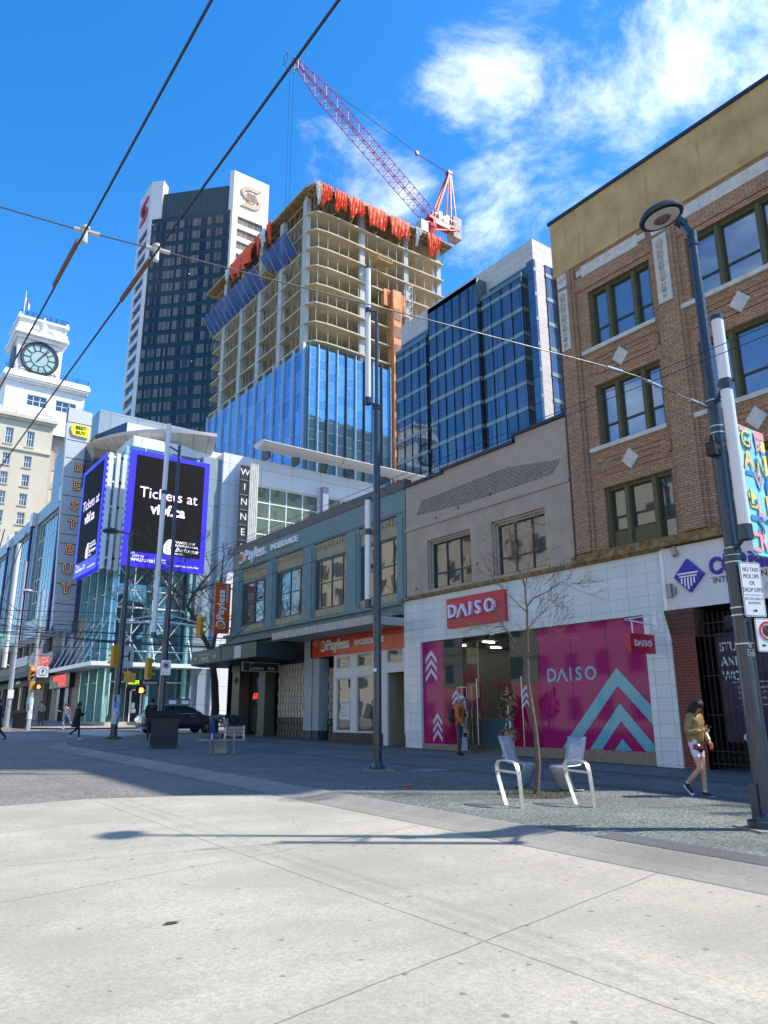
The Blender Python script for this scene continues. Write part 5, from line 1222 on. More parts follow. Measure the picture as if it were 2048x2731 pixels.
# grey wall beside the glass and white upper wall with windows
mb = MB(); mb.box(23.4,25.1,58.3,60,.5,23.1); mb.box(23.9,24.3,58.0,58.3,.5,4.6); part('grey_wall', mb, gpan, ML_)
WM = faceY(58.0); hs = [(28.15,34.9,16.0,21.35),(35.6,43,16.0,21.45)]
mb = MB(WM); mb.holes(25.1,52,.5,23.7,hs,.5,0); mb.quad((25.1,.5,-2),(25.1,.5,0),(25.1,23.7,0),(25.1,23.7,-2)); mb.quad((25.1,23.7,0),(52,23.7,0),(52,23.7,-3),(25.1,23.7,-3)); part('white_wall', mb, wpan, ML_)
wg = glass('green tint glazing', (.22,.30,.24), rough=.04, metal=.5, wav=.08, ws=.8)
for a,b,c,d in hs: window(ML_, WM, a,b,c,d,4,4,white,wg,w=-.3,fr=.1,mun=.09,rv=[c+.95,c+2.4,c+3.85])
mb = MB(WM); mb.box(34.95,35.55,15.5,22.2,0,.5); part('wall_fin', mb, mat('lavender grey panel', (.3,.32,.42), .4), ML_)
for a,b in ((27.8,36.2),(36.3,48)):
    mb = MB(); P = [(-1.1,0),( -.8,-.35),(0,-.5),(.6,-.3),(.9,.12),(0,.22),(-.9,.14)]
    M0 = Matrix(((0,0,1,0),(1,0,0,56.9),(0,1,0,24.75),(0,0,0,1))); mb.M = M0; mb.prism(P, a, b); part('roof_louvre', mb, mat('brushed metal louvre', (.58,.56,.52), .45, .2, var=.05), ML_)
for x in (29,32,35,38,42,46): mb = MB(); mb.box(x-.1,x+.1,57,58.2,23.7,24.6); part('louvre_post', mb, darkgrey, ML_)
# roof volumes
mb = MB(); mb.box(18.35,26,64,72,22,26.9); part('roof_block', mb, wpan, ML_)
mb = MB(); mb.quad((16.6,67.5,22),(18.3,63.95,22),(18.3,63.95,26.9),(16.6,67.5,26.4)); mb.quad((16.4,70,22),(16.6,67.5,22),(16.6,67.5,26.4),(16.4,70,26)); part('roof_glazing', mb, glass('dark roof glazing', (.02,.035,.07), rough=.05, metal=.5), ML_)
mb = MB(); mb.box(17.9,30,72,90,22,30.8); part('roof_block', mb, gpan, ML_)
mb = MB(); mb.box(17.6,27,59.2,64,23,24.0); part('roof_slab', mb, wpan, ML_)
# curved visor
def bez(t): a,b,c = Vector((15.6,66.2)),Vector((17.6,58.6)),Vector((24.2,57.6)); return a*(1-t)**2+b*2*t*(1-t)+c*t*t
mb = MB(); n = 20; prof = [(0,25.15),(0,24.85),(.5,24.35),(1.3,23.8),(2.4,23.55),(2.4,25.1)]
vs = []
for i in range(n+1):
    p = bez(i/n); q = bez(min(1,i/n+.01)); s0 = bez(max(0,i/n-.01)); t_ = (q-s0).normalized(); nr = Vector((-t_.y, t_.x))
    if nr.dot(Vector((1,1))) < 0: nr = -nr
    e = min(1, .25+3*(i/n)) if i < 6 else 1
    for d_, z_ in prof: vs.append((p.x+nr.x*d_*e, p.y+nr.y*d_*e, 24.95+(z_-25.0)*e))
m_ = len(prof); fs = [(i*m_+j, (i+1)*m_+j, (i+1)*m_+(j+1)%m_, i*m_+(j+1)%m_) for i in range(n) for j in range(m_)]+[tuple(range(m_)), tuple(n*m_+j for j in range(m_-1,-1,-1))]
mb.add(vs, fs); part('curved_visor', mb, mat('warm grey metal visor', (.55,.51,.44), .45, .15, var=.05), ML_)
mb = MB()
for i in range(1,n,2):
    for j in (1,2,3): mb.tube([vs[i*m_+j], vs[i*m_+j+1]], .03, 4)
parts('visor_joint', mb, greym, ML_)
for x,y in ((17.9,61.2),(20.3,60),(22.8,59.6)): mb = MB(); mb.cyl((x,y),22.9,24.0,.28,.42,12); part('visor_column', mb, wsteel, ML_)
for x in (15.35,15.95,16.45): 
    mb = MB(); mb.box(x-.14,x+.14,57.0,57.3,12.2,21.4)
    for k in range(5): mb.box(x-.14,x+1.0,57.05,57.2,13+k*2,13.14+k*2)
    part('screen_post', mb, wsteel, ML_)
mb = MB()
for z in (12.3,14.6,17.0,19.3,21.3): mb.box(15.05,16.2,57.3,57.45,z,z+.12); mb.box(15.1,17.4,60,60.1,z,z+.1); mb.box(20,20.1,55.3,59,z,z+.1)
parts('screen_bracket', mb, greym, ML_)
# long street facade
GM = faceX(17.0); BY = [(80.3,90.9),(94.9,104.6),(108.6,118.3),(122.4,132)]
mb = MB(GM); mb.holes(-140,-70.0,9.65,24.3,[(-b,-a,11.6,22.8) for a,b in BY],.6,0); mb.quad((-70,9.65,0),(-70,24.3,0),(-70,24.3,-6),(-70,9.65,-6)); mb.quad((-140,24.3,-6),(-70,24.3,-6),(-70,24.3,0),(-140,24.3,0)); part('panel_wall', mb, gpan, ML_)
for a,b in BY: window(ML_, GM, -b,-a,11.6,22.8,8,4,wsteel,glass('street glazing', (.10,.19,.20), metal=.55, wav=.1, ws=.5),w=-.4,fr=.15,mun=.1,rv=[13.6,16.2,18.6,20.7])
for y in (78.9,92.6,106.6,120.6):
    mb = MB(); mb.tube([(16.75,y,9.6),(16.75,y,23)],.16,8); mb.tube([(16.75,y+.5,9.6),(16.75,y+.5,23)],.1,8); part('blue_pipe', mb, mat('deep blue pipe', (.02,.03,.22), .35), ML_)
    mb = MB(); mb.box(16.6,17.02,y-.5,y+.9,22.9,24.5); part('white_cap', mb, wsteel, ML_)
# pylon with the vertical sign
PM = faceY(70.0)
mb = MB(PM); mb.prism([(15.25,8.6),(16.95,8.6),(16.75,29.4),(14.5,29.55)], -.5, 0); pyl = part('sign_pylon', mb, mat('pale blue grey pylon panel', (.50,.54,.58), .5, .0, var=.04), ML_)
mb = MB(PM)
for z in (28.1,26.35,24.6,22.8,21.0,19.2,17.4,16.55,14.7,12.9,11.1,9.3): mb.box(14.6+(29.5-z)*.034,16.88,z-.03,z+.03,0,.015)
mb.box(14.5,14.6,28,29.5,0,.02); part('panel_joint', mb, black, pyl)
mb = MB(); mb.box(15.15,15.25,69.9,70.6,8.7,9.2); mb.box(16.95,17.2,69.8,70.3,6,27); part('pylon_edge', mb, mat('pylon side blue', (.06,.07,.2), .4), pyl)
yel = mat('yellow tag', (.85,.78,.02), .4, var=0)
mb = MB(PM); mb.prism([(14.95,27.35),(15.15,26.85),(16.5,26.75),(16.55,27.85),(15.2,28.0),(14.97,27.75)], .02,.14); tg = part('yellow_tag_sign', mb, yel, pyl)
text('lettering', 'BEST', .46, T(PM,15.82,27.62,.15), black, tg, .01, bold=.012); text('lettering', 'BUY', .46, T(PM,15.82,27.14,.15), black, tg, .01, bold=.012)
neon = mat('neon tube outline', (.8,.42,.22), .4, es=.25, var=0)
for ch, z in zip('BESTBUY', (23.8,22.0,20.1,18.35,16.0,14.2,12.45)):
    c_ = 15.95; text('channel_letter', ch, 1.15, T(PM,c_,z,.1), mat('dark brown letter', (.03,.02,.015), .5), pyl, .09, bold=.075)
    text('neon_outline', ch, 1.15, T(PM,c_,z,.2), neon, pyl, .004, bold=.045); text('letter_face', ch, 1.15, T(PM,c_,z,.21), mat('dark brown letter', (.03,.02,.015), .5), pyl, .004, bold=.0)
# lower storey
lowc = mat('beige concrete lower wall', (.27,.24,.19), .8, var=.12, dirt=.35)
mb = MB(GM); lw = [(-77-k*3.4-2.6,-77-k*3.4,6.9,8.9) for k in range(12)]
sf = [(-73.4,-69.9,1.0,4.6),(-78.6,-75.2,1.0,4.6)]+[(-84-k*5.4-4.4,-84-k*5.4,1.0,4.6) for k in range(7)]
mb.holes(-140,-66,.2,9.65,lw+sf,.5,.05); part('lower_wall', mb, lowc, ML_)
for q in lw: window(ML_, GM, *q,2,1,darkgrey,glass_dk,w=-.3,fr=.08)
for q in sf: window(ML_, GM, *q,3,1,darkgrey,glass_dk,w=-.35,fr=.08)
mb = MB(); mb.box(15.4,17,74.5,130,5.2,5.75); part('shop_canopy', mb, mat('black shop canopy', (.02,.02,.022), .6), ML_)
mb = MB(); mb.box(16.8,17,71.6,72.6,.5,9.6); mb.box(16.8,17,68.6,69.8,.5,9.6); part('blue_pier', mb, mat('navy pier', (.03,.06,.13), .4), ML_)
text('shop_lettering', 'jean dion', .5, T(faceX(15.38),-82.5,4.75), white, ML_, .02)
# screens
SCR = mat('screen black', (.004,.004,.005), .7, spec=.15, var=0); SBL = mat('lit screen blue', (.02,.01,.55), .4, es=.55, var=0); SLV = mat('lit screen lavender', (.75,.58,.95), .4, es=.6, var=0); SWH = mat('lit screen white', (.85,.82,.95), .4, es=.5, var=0)
def led(name, label, M, u0, loc):
    o = thing(name, label, 'screen', loc)
    W_, H_, z0 = 6.4, 9.05, 12.25
    mb = MB(M); mb.box(u0,u0+W_,z0,z0+H_,-.45,0); part('screen_frame', mb, SBL, o)
    mb = MB(M); mb.box(u0+.03,u0+W_-.03,z0+.03,z0+H_-.03,-.6,-.46); 
    for k in range(18): mb.box(u0-.04,u0,z0+.2+k*.5,z0+.45+k*.5,-.5,-.1); mb.box(u0+W_,u0+W_+.04,z0+.2+k*.5,z0+.45+k*.5,-.5,-.1)
    part('screen_back', mb, mat('white screen casing', (.6,.65,.7), .4), o)
    mb = MB(M); mb.box(u0+.48,u0+W_-.42,z0+1.1,z0+H_-.36,0,.012); dp = part('screen_display', mb, SCR, o)
    text('screen_text', 'Tickets at', 1.2, T(M,u0+3.2,z0+5.75,.014), SLV, dp, .003, sx=.97); text('screen_text', 'vibf.ca', 1.15, T(M,u0+3.2,z0+4.55,.014), SLV, dp, .003, bold=.03, sx=.95)
    for i,(s_,hh) in enumerate((('VANCOUVER',.27),('INTERNATIONAL',.24))): text('screen_text', s_, hh, T(M,u0+3.95,z0+2.2-i*.25,.014), SWH, dp, .003, 'LEFT')
    text('screen_text', 'Burlesque', .46, T(M,u0+3.95,z0+1.62,.014), SWH, dp, .003, 'LEFT', shear=.4); text('screen_text', 'FESTIVAL', .2, T(M,u0+3.95,z0+1.28,.014), SWH, dp, .003, 'LEFT')
    mb = MB(M); mb.prism([(u0+3.3,z0+2.3),(u0+3.05,z0+1.9),(u0+3.05,z0+1.2),(u0+3.8,z0+1.15),(u0+3.82,z0+2.35),(u0+3.6,z0+2.38)],.012,.016); gm_ = part('faceted_mark', mb, SLV, dp)
    mb = MB(M)
    for a,b in (((3.3,2.3),(3.6,1.7)),((3.05,1.9),(3.6,1.7)),((3.05,1.2),(3.6,1.7)),((3.8,1.15),(3.6,1.7)),((3.82,2.35),(3.6,1.7)),((3.3,1.2),(3.3,2.3))): mb.bar((u0+a[0],z0+a[1],.018),(u0+b[0],z0+b[1],.018),.025,.006,up=(0,0,1))
    part('facet_line', mb, SCR, gm_)
    text('screen_text', 'CITY OF', .24, T(M,u0+.75,z0+.78,.004), SWH, dp, .003, 'LEFT'); text('screen_text', 'VANCOUVER', .31, T(M,u0+.5,z0+.5,.004), SWH, dp, .003, 'LEFT', bold=.004)
    text('screen_text', 'Cultural\nServices', .21, T(M,u0+2.6,z0+.6,.004), SWH, dp, .003, 'LEFT'); text('screen_text', 'vancouver.ca/vanlive', .24, T(M,u0+3.95,z0+.38,.004), SWH, dp, .003, 'LEFT')
    mb = MB(M); mb.box(u0+2.42,u0+2.44,z0+.35,z0+.75,0,.006); mb.tube([(u0+.5+.05*k, z0+1.0+.08*sin(k*1.3), .006) for k in range(9)],.015,4); part('screen_mark', mb, SWH, dp)
    return o
led('led_screen', 'blue bordered advertising screen seen at a steep angle beside the lettered pylon', faceX(15.0), -63.45, (15,60,12.2))
led('led_screen', 'large blue bordered advertising screen seen almost front on above the glass entrance', faceY(55.0), 16.25, (19,55,12.2))
# projecting winners blade sign
WS = thing('vertical_store_sign', 'tall white fluted blade sign with black boxes spelling a store name downwards', 'sign', (27,57,15))
mb = MB(); mb.box(27.1,27.95,56.9,58,15.3,22.9); 
for k in range(5): mb.box(27.15+k*.17,27.22+k*.17,56.84,56.9,15.3,22.9)
part('sign_blade', mb, mat('cream white blade', (.7,.68,.62), .5), WS)
mb = MB(); mb.box(26.3,27.08,56.95,57.1,13.0,22.5); part('sign_boxes', mb, black, WS)
for i,ch in enumerate('WINNERS'): 
    text('letter', ch, .85, T(faceY(56.94),26.69,21.85-i*1.33), white, WS, .02); mb = MB(); mb.box(26.28,27.1,56.9,56.96,22.45-(i+1)*1.33,22.5-(i+1)*1.33); part('divider', mb, greym, WS)
# cafe sign
CS = thing('cafe_sign', 'irregular grey cafe sign with red neon script and a small crane bird outline', 'sign', (16,74,6))
CM = faceX(15.7)
mb = MB(CM); sc_ = 1.0
mb.prism([(-79.5,6.6),(-78.6,7.3),(-77.3,7.4),(-75.2,7.5),(-74.6,8.2),(-73.8,8.3),(-73.5,7.8),(-73.9,7.1),(-72.5,6.9),(-70.2,7.0),(-69.4,6.5),(-70.3,5.9),(-72.4,5.6),(-72.6,5.3),(-74.2,5.35),(-75.5,5.7),(-78.5,5.9)][::-1], 0, .25); cp = part('sign_board', mb, mat('grey sign board', (.30,.32,.33), .5), CS)
nr_ = mat('red neon lettering', (.75,.04,.03), .4, es=.35, var=0)
text('lettering', 'CAFE', .8, T(CM,-75.9,6.95,.27), nr_, cp, .02, shear=.1, sx=1.5, bold=.02); text('lettering', 'CREPE', 1.15, T(CM,-73.6,6.15,.27), nr_, cp, .02, bold=.03, shear=.1, sx=1.8)
mb = MB(CM); mb.tube([(-76+k*.55, 5.75-.2*sin(k*.5), .3) for k in range(10)],.06,5); part('neon_swoosh', mb, nr_, cp)
NS = thing('neon_sign', 'small red lit cafe sign on a black fascia by the corner door', 'sign', (16.4,70,4.2))
mb = MB(); mb.box(16.5,16.95,67.5,74.4,3.9,5.1); part('fascia', mb, black, NS)
text('lettering', 'CAFE CREPE', .62, T(faceX(16.45),-70.6,4.68), mat('bright red lit letters', (1,.03,.02), .5, es=1.6, var=0), NS, .02, sx=1.25); text('lettering', 'ROBSON', .42, T(faceX(16.45),-69.6,4.18), mat('bright red lit letters', (1,.03,.02), .5, es=1.6, var=0), NS, .02, sx=1.3)
WC = thing('clock_sign', 'small white shop sign with round clock end on the beige lower wall', 'sign', (16.5,88,6.6))
mb = MB(CM); mb.box(-86,-79.8,6.3,7.2,0,.25); part('sign_board', mb, mat('pale sign board', (.5,.52,.54), .5), WC); mb = MB(CM); mb.prism([(-86.4+.75*cos(k*pi/10),6.75+.75*sin(k*pi/10)) for k in range(20)],0,.3); part('round_end', mb, black, WC)
# ============================================================= buildings across the street and behind (seen only in reflections and as shade)
def plainblock(label, x0,x1,y0,y1,h,m,roof=None):
    o = thing('street_building', label, 'building', ((x0+x1)/2,(y0+y1)/2,0)); mb = MB(); mb.box(x0,x1,y0,y1,-1,h); part('wall', mb, m, o)
    mb = MB(); mb.box(x0+3,x1-3,y0+3,y1-3,h,h+3); part('roof_plant', mb, greym, o); return o
def offmat(name, wall, gl, bw, rh, ms): return cellmat(name, gl, [g*1.6 for g in gl], wall, bw, rh, ms, rough=.2)
b1 = offmat('beige office wall', (.66,.56,.42), (.10,.11,.10), 5.2, 4.2, 1.35); b2 = offmat('pale stone office', (.66,.58,.46), (.06,.07,.07), 3.4, 3.9, .95); b3 = offmat('dark glass office', (.08,.09,.1), (.02,.03,.05), 1.8, 3.5, .12)
plainblock('beige office block across the street', -46,-20,2,30,17,b1)
plainblock('pale stone building across the street', -44,-20,33,58,23,b2)
plainblock('low beige shop block across the street', -40,-20,-30,-1,9,b1)
plainblock('dark glass tower across the street', -80,-50,0,34,58,b3)
plainblock('pale tower further down across the street', -52,-22,62,100,40,b2)
plainblock('unseen tall office tower added to shade the far road', 46,70,-11,11,82,b2)  # out-of-view tower, sized and set so its shadow covers the far road
plainblock('unseen low shop block added to shade the pavement beside the brick building', 17,34,-22,4.9,7.6,b1)  # out-of-view block, added so the pavement near the wall falls in shade
# ============================================================= STREET FURNITURE
def gz(x, y): return G(x, y)
RT = Vector((.81,-.59,0)); AW = Vector((.59,.81,0))
tube_w = mat('frosted white light tube', (.68,.68,.70), .35, var=.04)
def lightpole(label, x, y, segs, tubes, off, rb=.13, group=None, base=True, slabr=.42):
    o = thing('lamp_pole', label, 'lamp pole', (x,y,gz(x,y)), group); g0 = gz(x,y)
    for (z0,z1,r0,r1) in segs: mb = MB(); mb.cyl((x,y),z0,z1,r0,r1,20); part('pole', mb, navy, o, True)
    ox, oy = off
    for (z0,z1,r_) in tubes:
        mb = MB(); mb.cyl((x+ox,y+oy),z0+.16,z1-.05,r_,r_,20); part('light_tube', mb, tube_w, o, True)
        mb = MB(); mb.cyl((x+ox,y+oy),z0,z0+.2,r_*1.12,r_*1.12,20); mb.cyl((x+ox,y+oy),z1-.07,z1,r_*1.1,r_*1.1,20); mb.cyl((x+ox,y+oy),(z0*.35+z1*.65),(z0*.35+z1*.65)+.16,r_*1.08,r_*1.08,20); parts('tube_collar', mb, navy, o, True)
        mb = MB()
        for z in (z0+.05,(z0*.35+z1*.65)+.08): mb.tube([(x,y,z-.12),(x+ox*.9,y+oy*.9,z)],.035,8)
        for z in (z0+.0,z0-.08): mb.cyl((x,y),z-.12,z-.09,rb*1.06,rb*1.06,16)
        parts('bracket', mb, navy, o)
    if base:
        mb = MB(); mb.lathe([(rb*1.9,g0),(rb*1.9,g0+.04),(rb*1.35,g0+.06),(rb*1.25,g0+.16),(rb,g0+.2)],(x,y),20)
        for k in range(4): a = pi/4+k*pi/2; mb.cyl((x+rb*1.6*cos(a),y+rb*1.6*sin(a)),g0+.03,g0+.1,.02,.02,6)
        part('base_plate', mb, navy, o, True)
        mb = MB(); n = 4; mb.prism([(x+slabr*cos(a*pi/2+.3),y+slabr*sin(a*pi/2+.3)) for a in range(n)], g0-.05, g0+.025); part('base_slab', mb, conc_kerb, o)
    return o
# right foreground lamp post with lamp, banner and signs
x, y = 9.80, 5.305; g0 = gz(x,y)
LP = lightpole('thick blue grey lamp pole on the far right with round lamp, banner and signs', x, y, [(g0,3.72,.122,.115),(3.72,5.85,.098,.092),(5.85,8.7,.085,.06)], [(3.75,7.03,.082)], (-.275,-.358), rb=.125)
mb = MB(); mb.lathe([(.24,g0-.02),(.24,g0+.1),(.16,g0+.12)],(x,y),24); mb.M = Matrix.Translation((x-.1,y+.06,0)); mb.box(-.05,.05,-.05,.05,g0+.12,g0+.55); part('base_cover', mb, navy, LP, True)
hx, hy, hz = 9.47, 5.58, 9.05
tl = Matrix.Translation((hx,hy,hz)) @ Matrix.Rotation(radians(-13),4,Vector((.59,.81,0)))
mb = MB(tl); mb.lathe([(.0,.14),(.18,.125),(.30,.07),(.345,.0),(.335,-.035),(.27,-.045)],(0,0),32); hd = part('lamp_head', mb, mat('black lamp housing', (.015,.017,.022), .35), LP, True)
mb = MB(tl); mb.lathe([(.27,-.045),(.262,-.052),(.13,-.056),(.0,-.056)],(0,0),32); part('lamp_ring', mb, mat('off white lamp glass', (.55,.54,.5), .4), hd)
mb = MB(tl); mb.lathe([(.135,-.058),(.12,-.075),(.0,-.085)],(0,0),24); part('lamp_lens', mb, mat('amber brown lens', (.14,.11,.07), .15, var=.4, vs=30), hd)
mb = MB(); mb.bar((x+.01,y-.0,8.64),(hx+.25,hy-.2,8.87),.09,.1); mb.bar((hx+.27,hy-.22,8.87),(hx+.18,hy-.15,8.97),.14,.09); mb.cyl((x,y),8.5,8.74,.075,.075,16); part('lamp_arm', mb, navy, LP)
mb = MB(); 
for z in (2.42,2.80,2.9,3.52,3.62,3.72,5.4,5.5,5.9): mb.cyl((x,y),z,z+.018,.124 if z<3.72 else .102,.124 if z<3.72 else .102,20)
parts('steel_strap', mb, steel, LP)
mb = MB(); mb.box(x-.22,x-.08,y-.06,y+.08,5.05,5.25); mb.cyl((x-.15,y+.01),5.25,5.36,.045,.03,10); part('control_box', mb, black, LP)
BM = frame((x-.02,y-.13,0),(1,0,0)); pl_m = mat('white pole stencil', (.55,.58,.6), .6)
SM = frame((9.735,5.205,2.42),(.81,-.59,0)); 
text('pole_number', '8', .1, T(SM,0,-.02,.013), pl_m, LP, .002); text('pole_number', '08', .1, T(SM,0,-.13,.013), pl_m, LP, .002)
mb = MB(SM); mb.box(-.05,.05,-.078,-.07,.012,.016); part('pole_number', mb, pl_m, LP)
# banner
BN = thing('street_banner', 'bright turquoise street banner with multicoloured letters hung beside the right lamp pole', 'banner', (10.2,5.06,3.6))
t = NT('banner print'); pp_ = t.node('ShaderNodeMapping', {0: t.geo.outputs['Position'], 1: (-9.88,0,-3.6), 3: (2.9,1,2.1)})
br_ = t.node('ShaderNodeTexBrick', {'Vector': t.node('ShaderNodeCombineXYZ', {0: t.node('ShaderNodeSeparateXYZ', {0: pp_.outputs[0]}).outputs[0], 1: t.node('ShaderNodeSeparateXYZ', {0: pp_.outputs[0]}).outputs[2]}).outputs[0], 'Color1': (.20,.62,.66,1), 'Color2': (.24,.66,.70,1), 'Mortar': (.2,.6,.64,1), 'Scale': 1.0, 'Brick Width': .7, 'Row Height': .4})
t.set(col=br_.outputs[0], rough=.6); t.bump(t.noise(5, 1), .004)
mb = MB(); nU, nV = 6, 24; vs = []
for j in range(nV+1):
    for i in range(nU+1): vs.append((9.90+.68*i/nU, 5.06+.006*sin(j*.7+i)+.004*sin(j*2.1), 3.62+1.88*j/nV))
mb.add(vs, [(j*(nU+1)+i,j*(nU+1)+i+1,(j+1)*(nU+1)+i+1,(j+1)*(nU+1)+i) for j in range(nV) for i in range(nU)]); bc = part('banner_cloth', mb, t.mat, BN, True)
cols = {'Y':(.88,.72,.10),'P':(.88,.30,.36),'B':(.05,.22,.6),'N':(.05,.10,.25),'W':(.8,.45,.5)}
BF = faceY(5.045)
def bc_(c): return mat('banner ink '+c, cols[c], .6, var=0)
mb = MB(BF)
for c, rects in (('P',((9.92,10.1,5.42,5.49),(10.3,10.57,5.38,5.49),(9.9,10.05,3.66,3.72),(10.35,10.57,3.64,3.74),(9.93,10.2,3.88,3.94))),('Y',((10.35,10.57,5.2,5.36),(10.48,10.57,4.85,5.15),(9.93,10.1,4.42,4.5),(10.3,10.5,3.78,3.84))),('B',((9.93,10.25,4.1,4.18),(9.95,10.15,4.76,4.83),(10.45,10.57,4.5,4.75))),):
    mb = MB(BF)
    for rr in rects: mb.box(*rr,0,.003)
    parts('banner_shape', mb, bc_(c), bc)
for s_, u_, v_, c1, c2 in (('G',10.05,5.3,'Y','N'),('R',10.38,5.27,'P','B'),('A',10.05,5.0,'Y','P'),('N',10.38,4.95,'B','Y'),('V',10.25,4.7,'P','B'),('I',10.5,4.7,'B','N'),('L',10.02,4.42,'N','Y'),('L',10.2,4.32,'P','W'),('E',10.45,4.38,'Y','P'),('S',10.15,4.05,'B','N'),('T',10.42,4.05,'P','N'),('R',10.15,3.83,'P','W'),('E',10.45,3.9,'B','Y')):
    text('banner_letter', s_, .36, T(BF,u_+.015,v_-.012,.003), bc_(c2), bc, .001, bold=.012); text('banner_letter', s_, .36, T(BF,u_,v_,.006), bc_(c1), bc, .001, bold=-.004)
mb = MB(); mb.tube([(9.8,5.09,5.52),(10.62,5.09,5.52)],.012,6); mb.tube([(9.8,5.09,3.61),(10.62,5.09,3.61)],.012,6); part('banner_rod', mb, steel, BN)
# parking signs
sgn = mat('white reflective sign', (.72,.74,.76), .35, var=.03); ink = mat('sign ink black', (.015,.015,.02), .5)
def rounded(mb, u0,u1,v0,v1,r_,w0,w1):
    p = []
    for cx_,cy_,a0 in ((u1-r_,v0+r_,-pi/2),(u1-r_,v1-r_,0),(u0+r_,v1-r_,pi/2),(u0+r_,v0+r_,pi)):
        for k in range(5): a = a0+k*pi/8; p.append((cx_+r_*cos(a),cy_+r_*sin(a)))
    mb.prism(p, w0, w1)
def arrow(mb, cx_, cy_, s_, dirn, w): mb.prism([(cx_-dirn*s_,cy_-s_*.22),(cx_+dirn*.1*s_,cy_-s_*.22),(cx_+dirn*.1*s_,cy_-s_*.6),(cx_+dirn*s_,cy_),(cx_+dirn*.1*s_,cy_+s_*.6),(cx_+dirn*.1*s_,cy_+s_*.22),(cx_-dirn*s_,cy_+s_*.22)][::dirn], w, w+.003)
def nostop(o, M, cu, cv, r_, body=True):
    mb = MB(M); n = 32
    mb.prism([(cu+r_*.62*cos(a*pi/4+pi/8),cv+r_*.62*sin(a*pi/4+pi/8)) for a in range(8)],.004,.006); part('stop_mark', mb, ink, o)
    mb = MB(M); mb.prism([(cu+r_*cos(a*2*pi/n),cv+r_*sin(a*2*pi/n)) for a in range(n+1)]+[(cu+r_*.8*cos(a*2*pi/n),cv+r_*.8*sin(a*2*pi/n)) for a in range(n,-1,-1)],.006,.009)
    c,s_ = cos(pi*.75),sin(pi*.75); q = r_*.09; mb.prism([(cu+c*r_*.85-s_*q,cv+s_*r_*.85+c*q),(cu+c*r_*.85+s_*q,cv+s_*r_*.85-c*q),(cu-c*r_*.85+s_*q,cv-s_*r_*.85-c*q),(cu-c*r_*.85-s_*q,cv-s_*r_*.85+c*q)][::-1],.0065,.0095); part('red_ring', mb, mat('sign red ink', (.5,.01,.015), .4), o)
M1 = frame((9.645,5.16,0),(.93,-.36,0))
S1 = thing('taxi_sign', 'white rectangular no taxi pick ups sign strapped to the right lamp pole', 'sign', (9.8,5.1,2.76))
mb = MB(M1); rounded(mb,0,.335,2.77,3.5,.03,-.004,.0); part('sign_plate', mb, sgn, S1)
mb = MB(M1); rounded(mb,.008,.327,2.778,3.492,.026,.0,.001); part('sign_border', mb, ink, S1)
mb = MB(M1); rounded(mb,.016,.319,2.786,3.484,.022,.001,.002); part('sign_face', mb, sgn, S1)
for i,s_ in enumerate(('NO TAXI','PICK UPS','OR','DROP OFFS')): text('sign_text', s_, .078, T(M1,.168,3.40-i*.092,.002), ink, S1, .001, sx=.78, bold=.0008)
for i,s_ in enumerate(('USE TAXI ZONE AT','600 ROBSON')): text('sign_text', s_, .046, T(M1,.168,3.005-i*.055,.002), ink, S1, .001, sx=.72)
mb = MB(M1); mb.box(.03,.305,3.055,3.061,.002,.003); arrow(mb,.168,2.85,.035,1,.002); part('sign_mark', mb, ink, S1)
M2 = frame((9.715,5.085,0),(.93,-.36,0))
S2 = thing('no_stopping_sign', 'square white no stopping sign with red ring just below the taxi sign', 'sign', (9.85,5.05,2.3))
mb = MB(M2); rounded(mb,0,.36,2.31,2.745,.03,-.004,0); part('sign_plate', mb, sgn, S2)
mb = MB(M2); rounded(mb,.008,.352,2.318,2.737,.026,0,.001); part('sign_border', mb, ink, S2)
mb = MB(M2); rounded(mb,.014,.346,2.324,2.731,.022,.001,.002); part('sign_face', mb, sgn, S2)
nostop(S2, M2, .175, 2.58, .125); mb = MB(M2); arrow(mb,.1,2.395,.035,-1,.002); arrow(mb,.255,2.395,.035,1,.002); part('sign_mark', mb, ink, S2)
# centre pole, pole behind the bin, corner pole, far poles
CP = lightpole('tall slender blue grey lamp pole with two white light tubes standing before the teal building', 10.8, 15.1, [(gz(10.8,15.1),9.5,.105,.085),(9.5,12.3,.05,.045)], [(4.14,7.0,.08),(9.62,13.84,.075)], (-.1,.26), rb=.105, slabr=.5)
mb = MB(); mb.box(10.69,10.71,15.0,15.1,2.55,2.63); part('pole_tag', mb, white, CP)
P2 = lightpole('dark pole with one very long pale light tube behind the black litter bin', 10.55, 29.0, [(gz(10.55,29),6.0,.13,.11),(6.0,12.5,.07,.06)], [(4.5,13.5,.1)], (-.45,.2), rb=.12, base=True)
mb = MB(); mb.tube([(10.55,29,6.95),(10.1,29.2,7.25)],.04,6); mb.tube([(10.55,29,12.2),(10.1,29.2,12.5)],.04,6); part('bracket', mb, navy, P2)
S3 = thing('no_stopping_sign', 'small no stopping sign on the pole behind the black litter bin', 'sign', (10.6,28.8,3))
M3 = frame((10.38,28.86,0),(.93,-.36,0)); mb = MB(M3); rounded(mb,0,.36,3.05,3.62,.03,-.006,0); part('sign_plate', mb, sgn, S3); nostop(S3, M3, .18, 3.42, .13); mb = MB(M3); arrow(mb,.1,3.15,.035,-1,.002); arrow(mb,.26,3.15,.035,1,.002); part('sign_mark', mb, ink, S3)
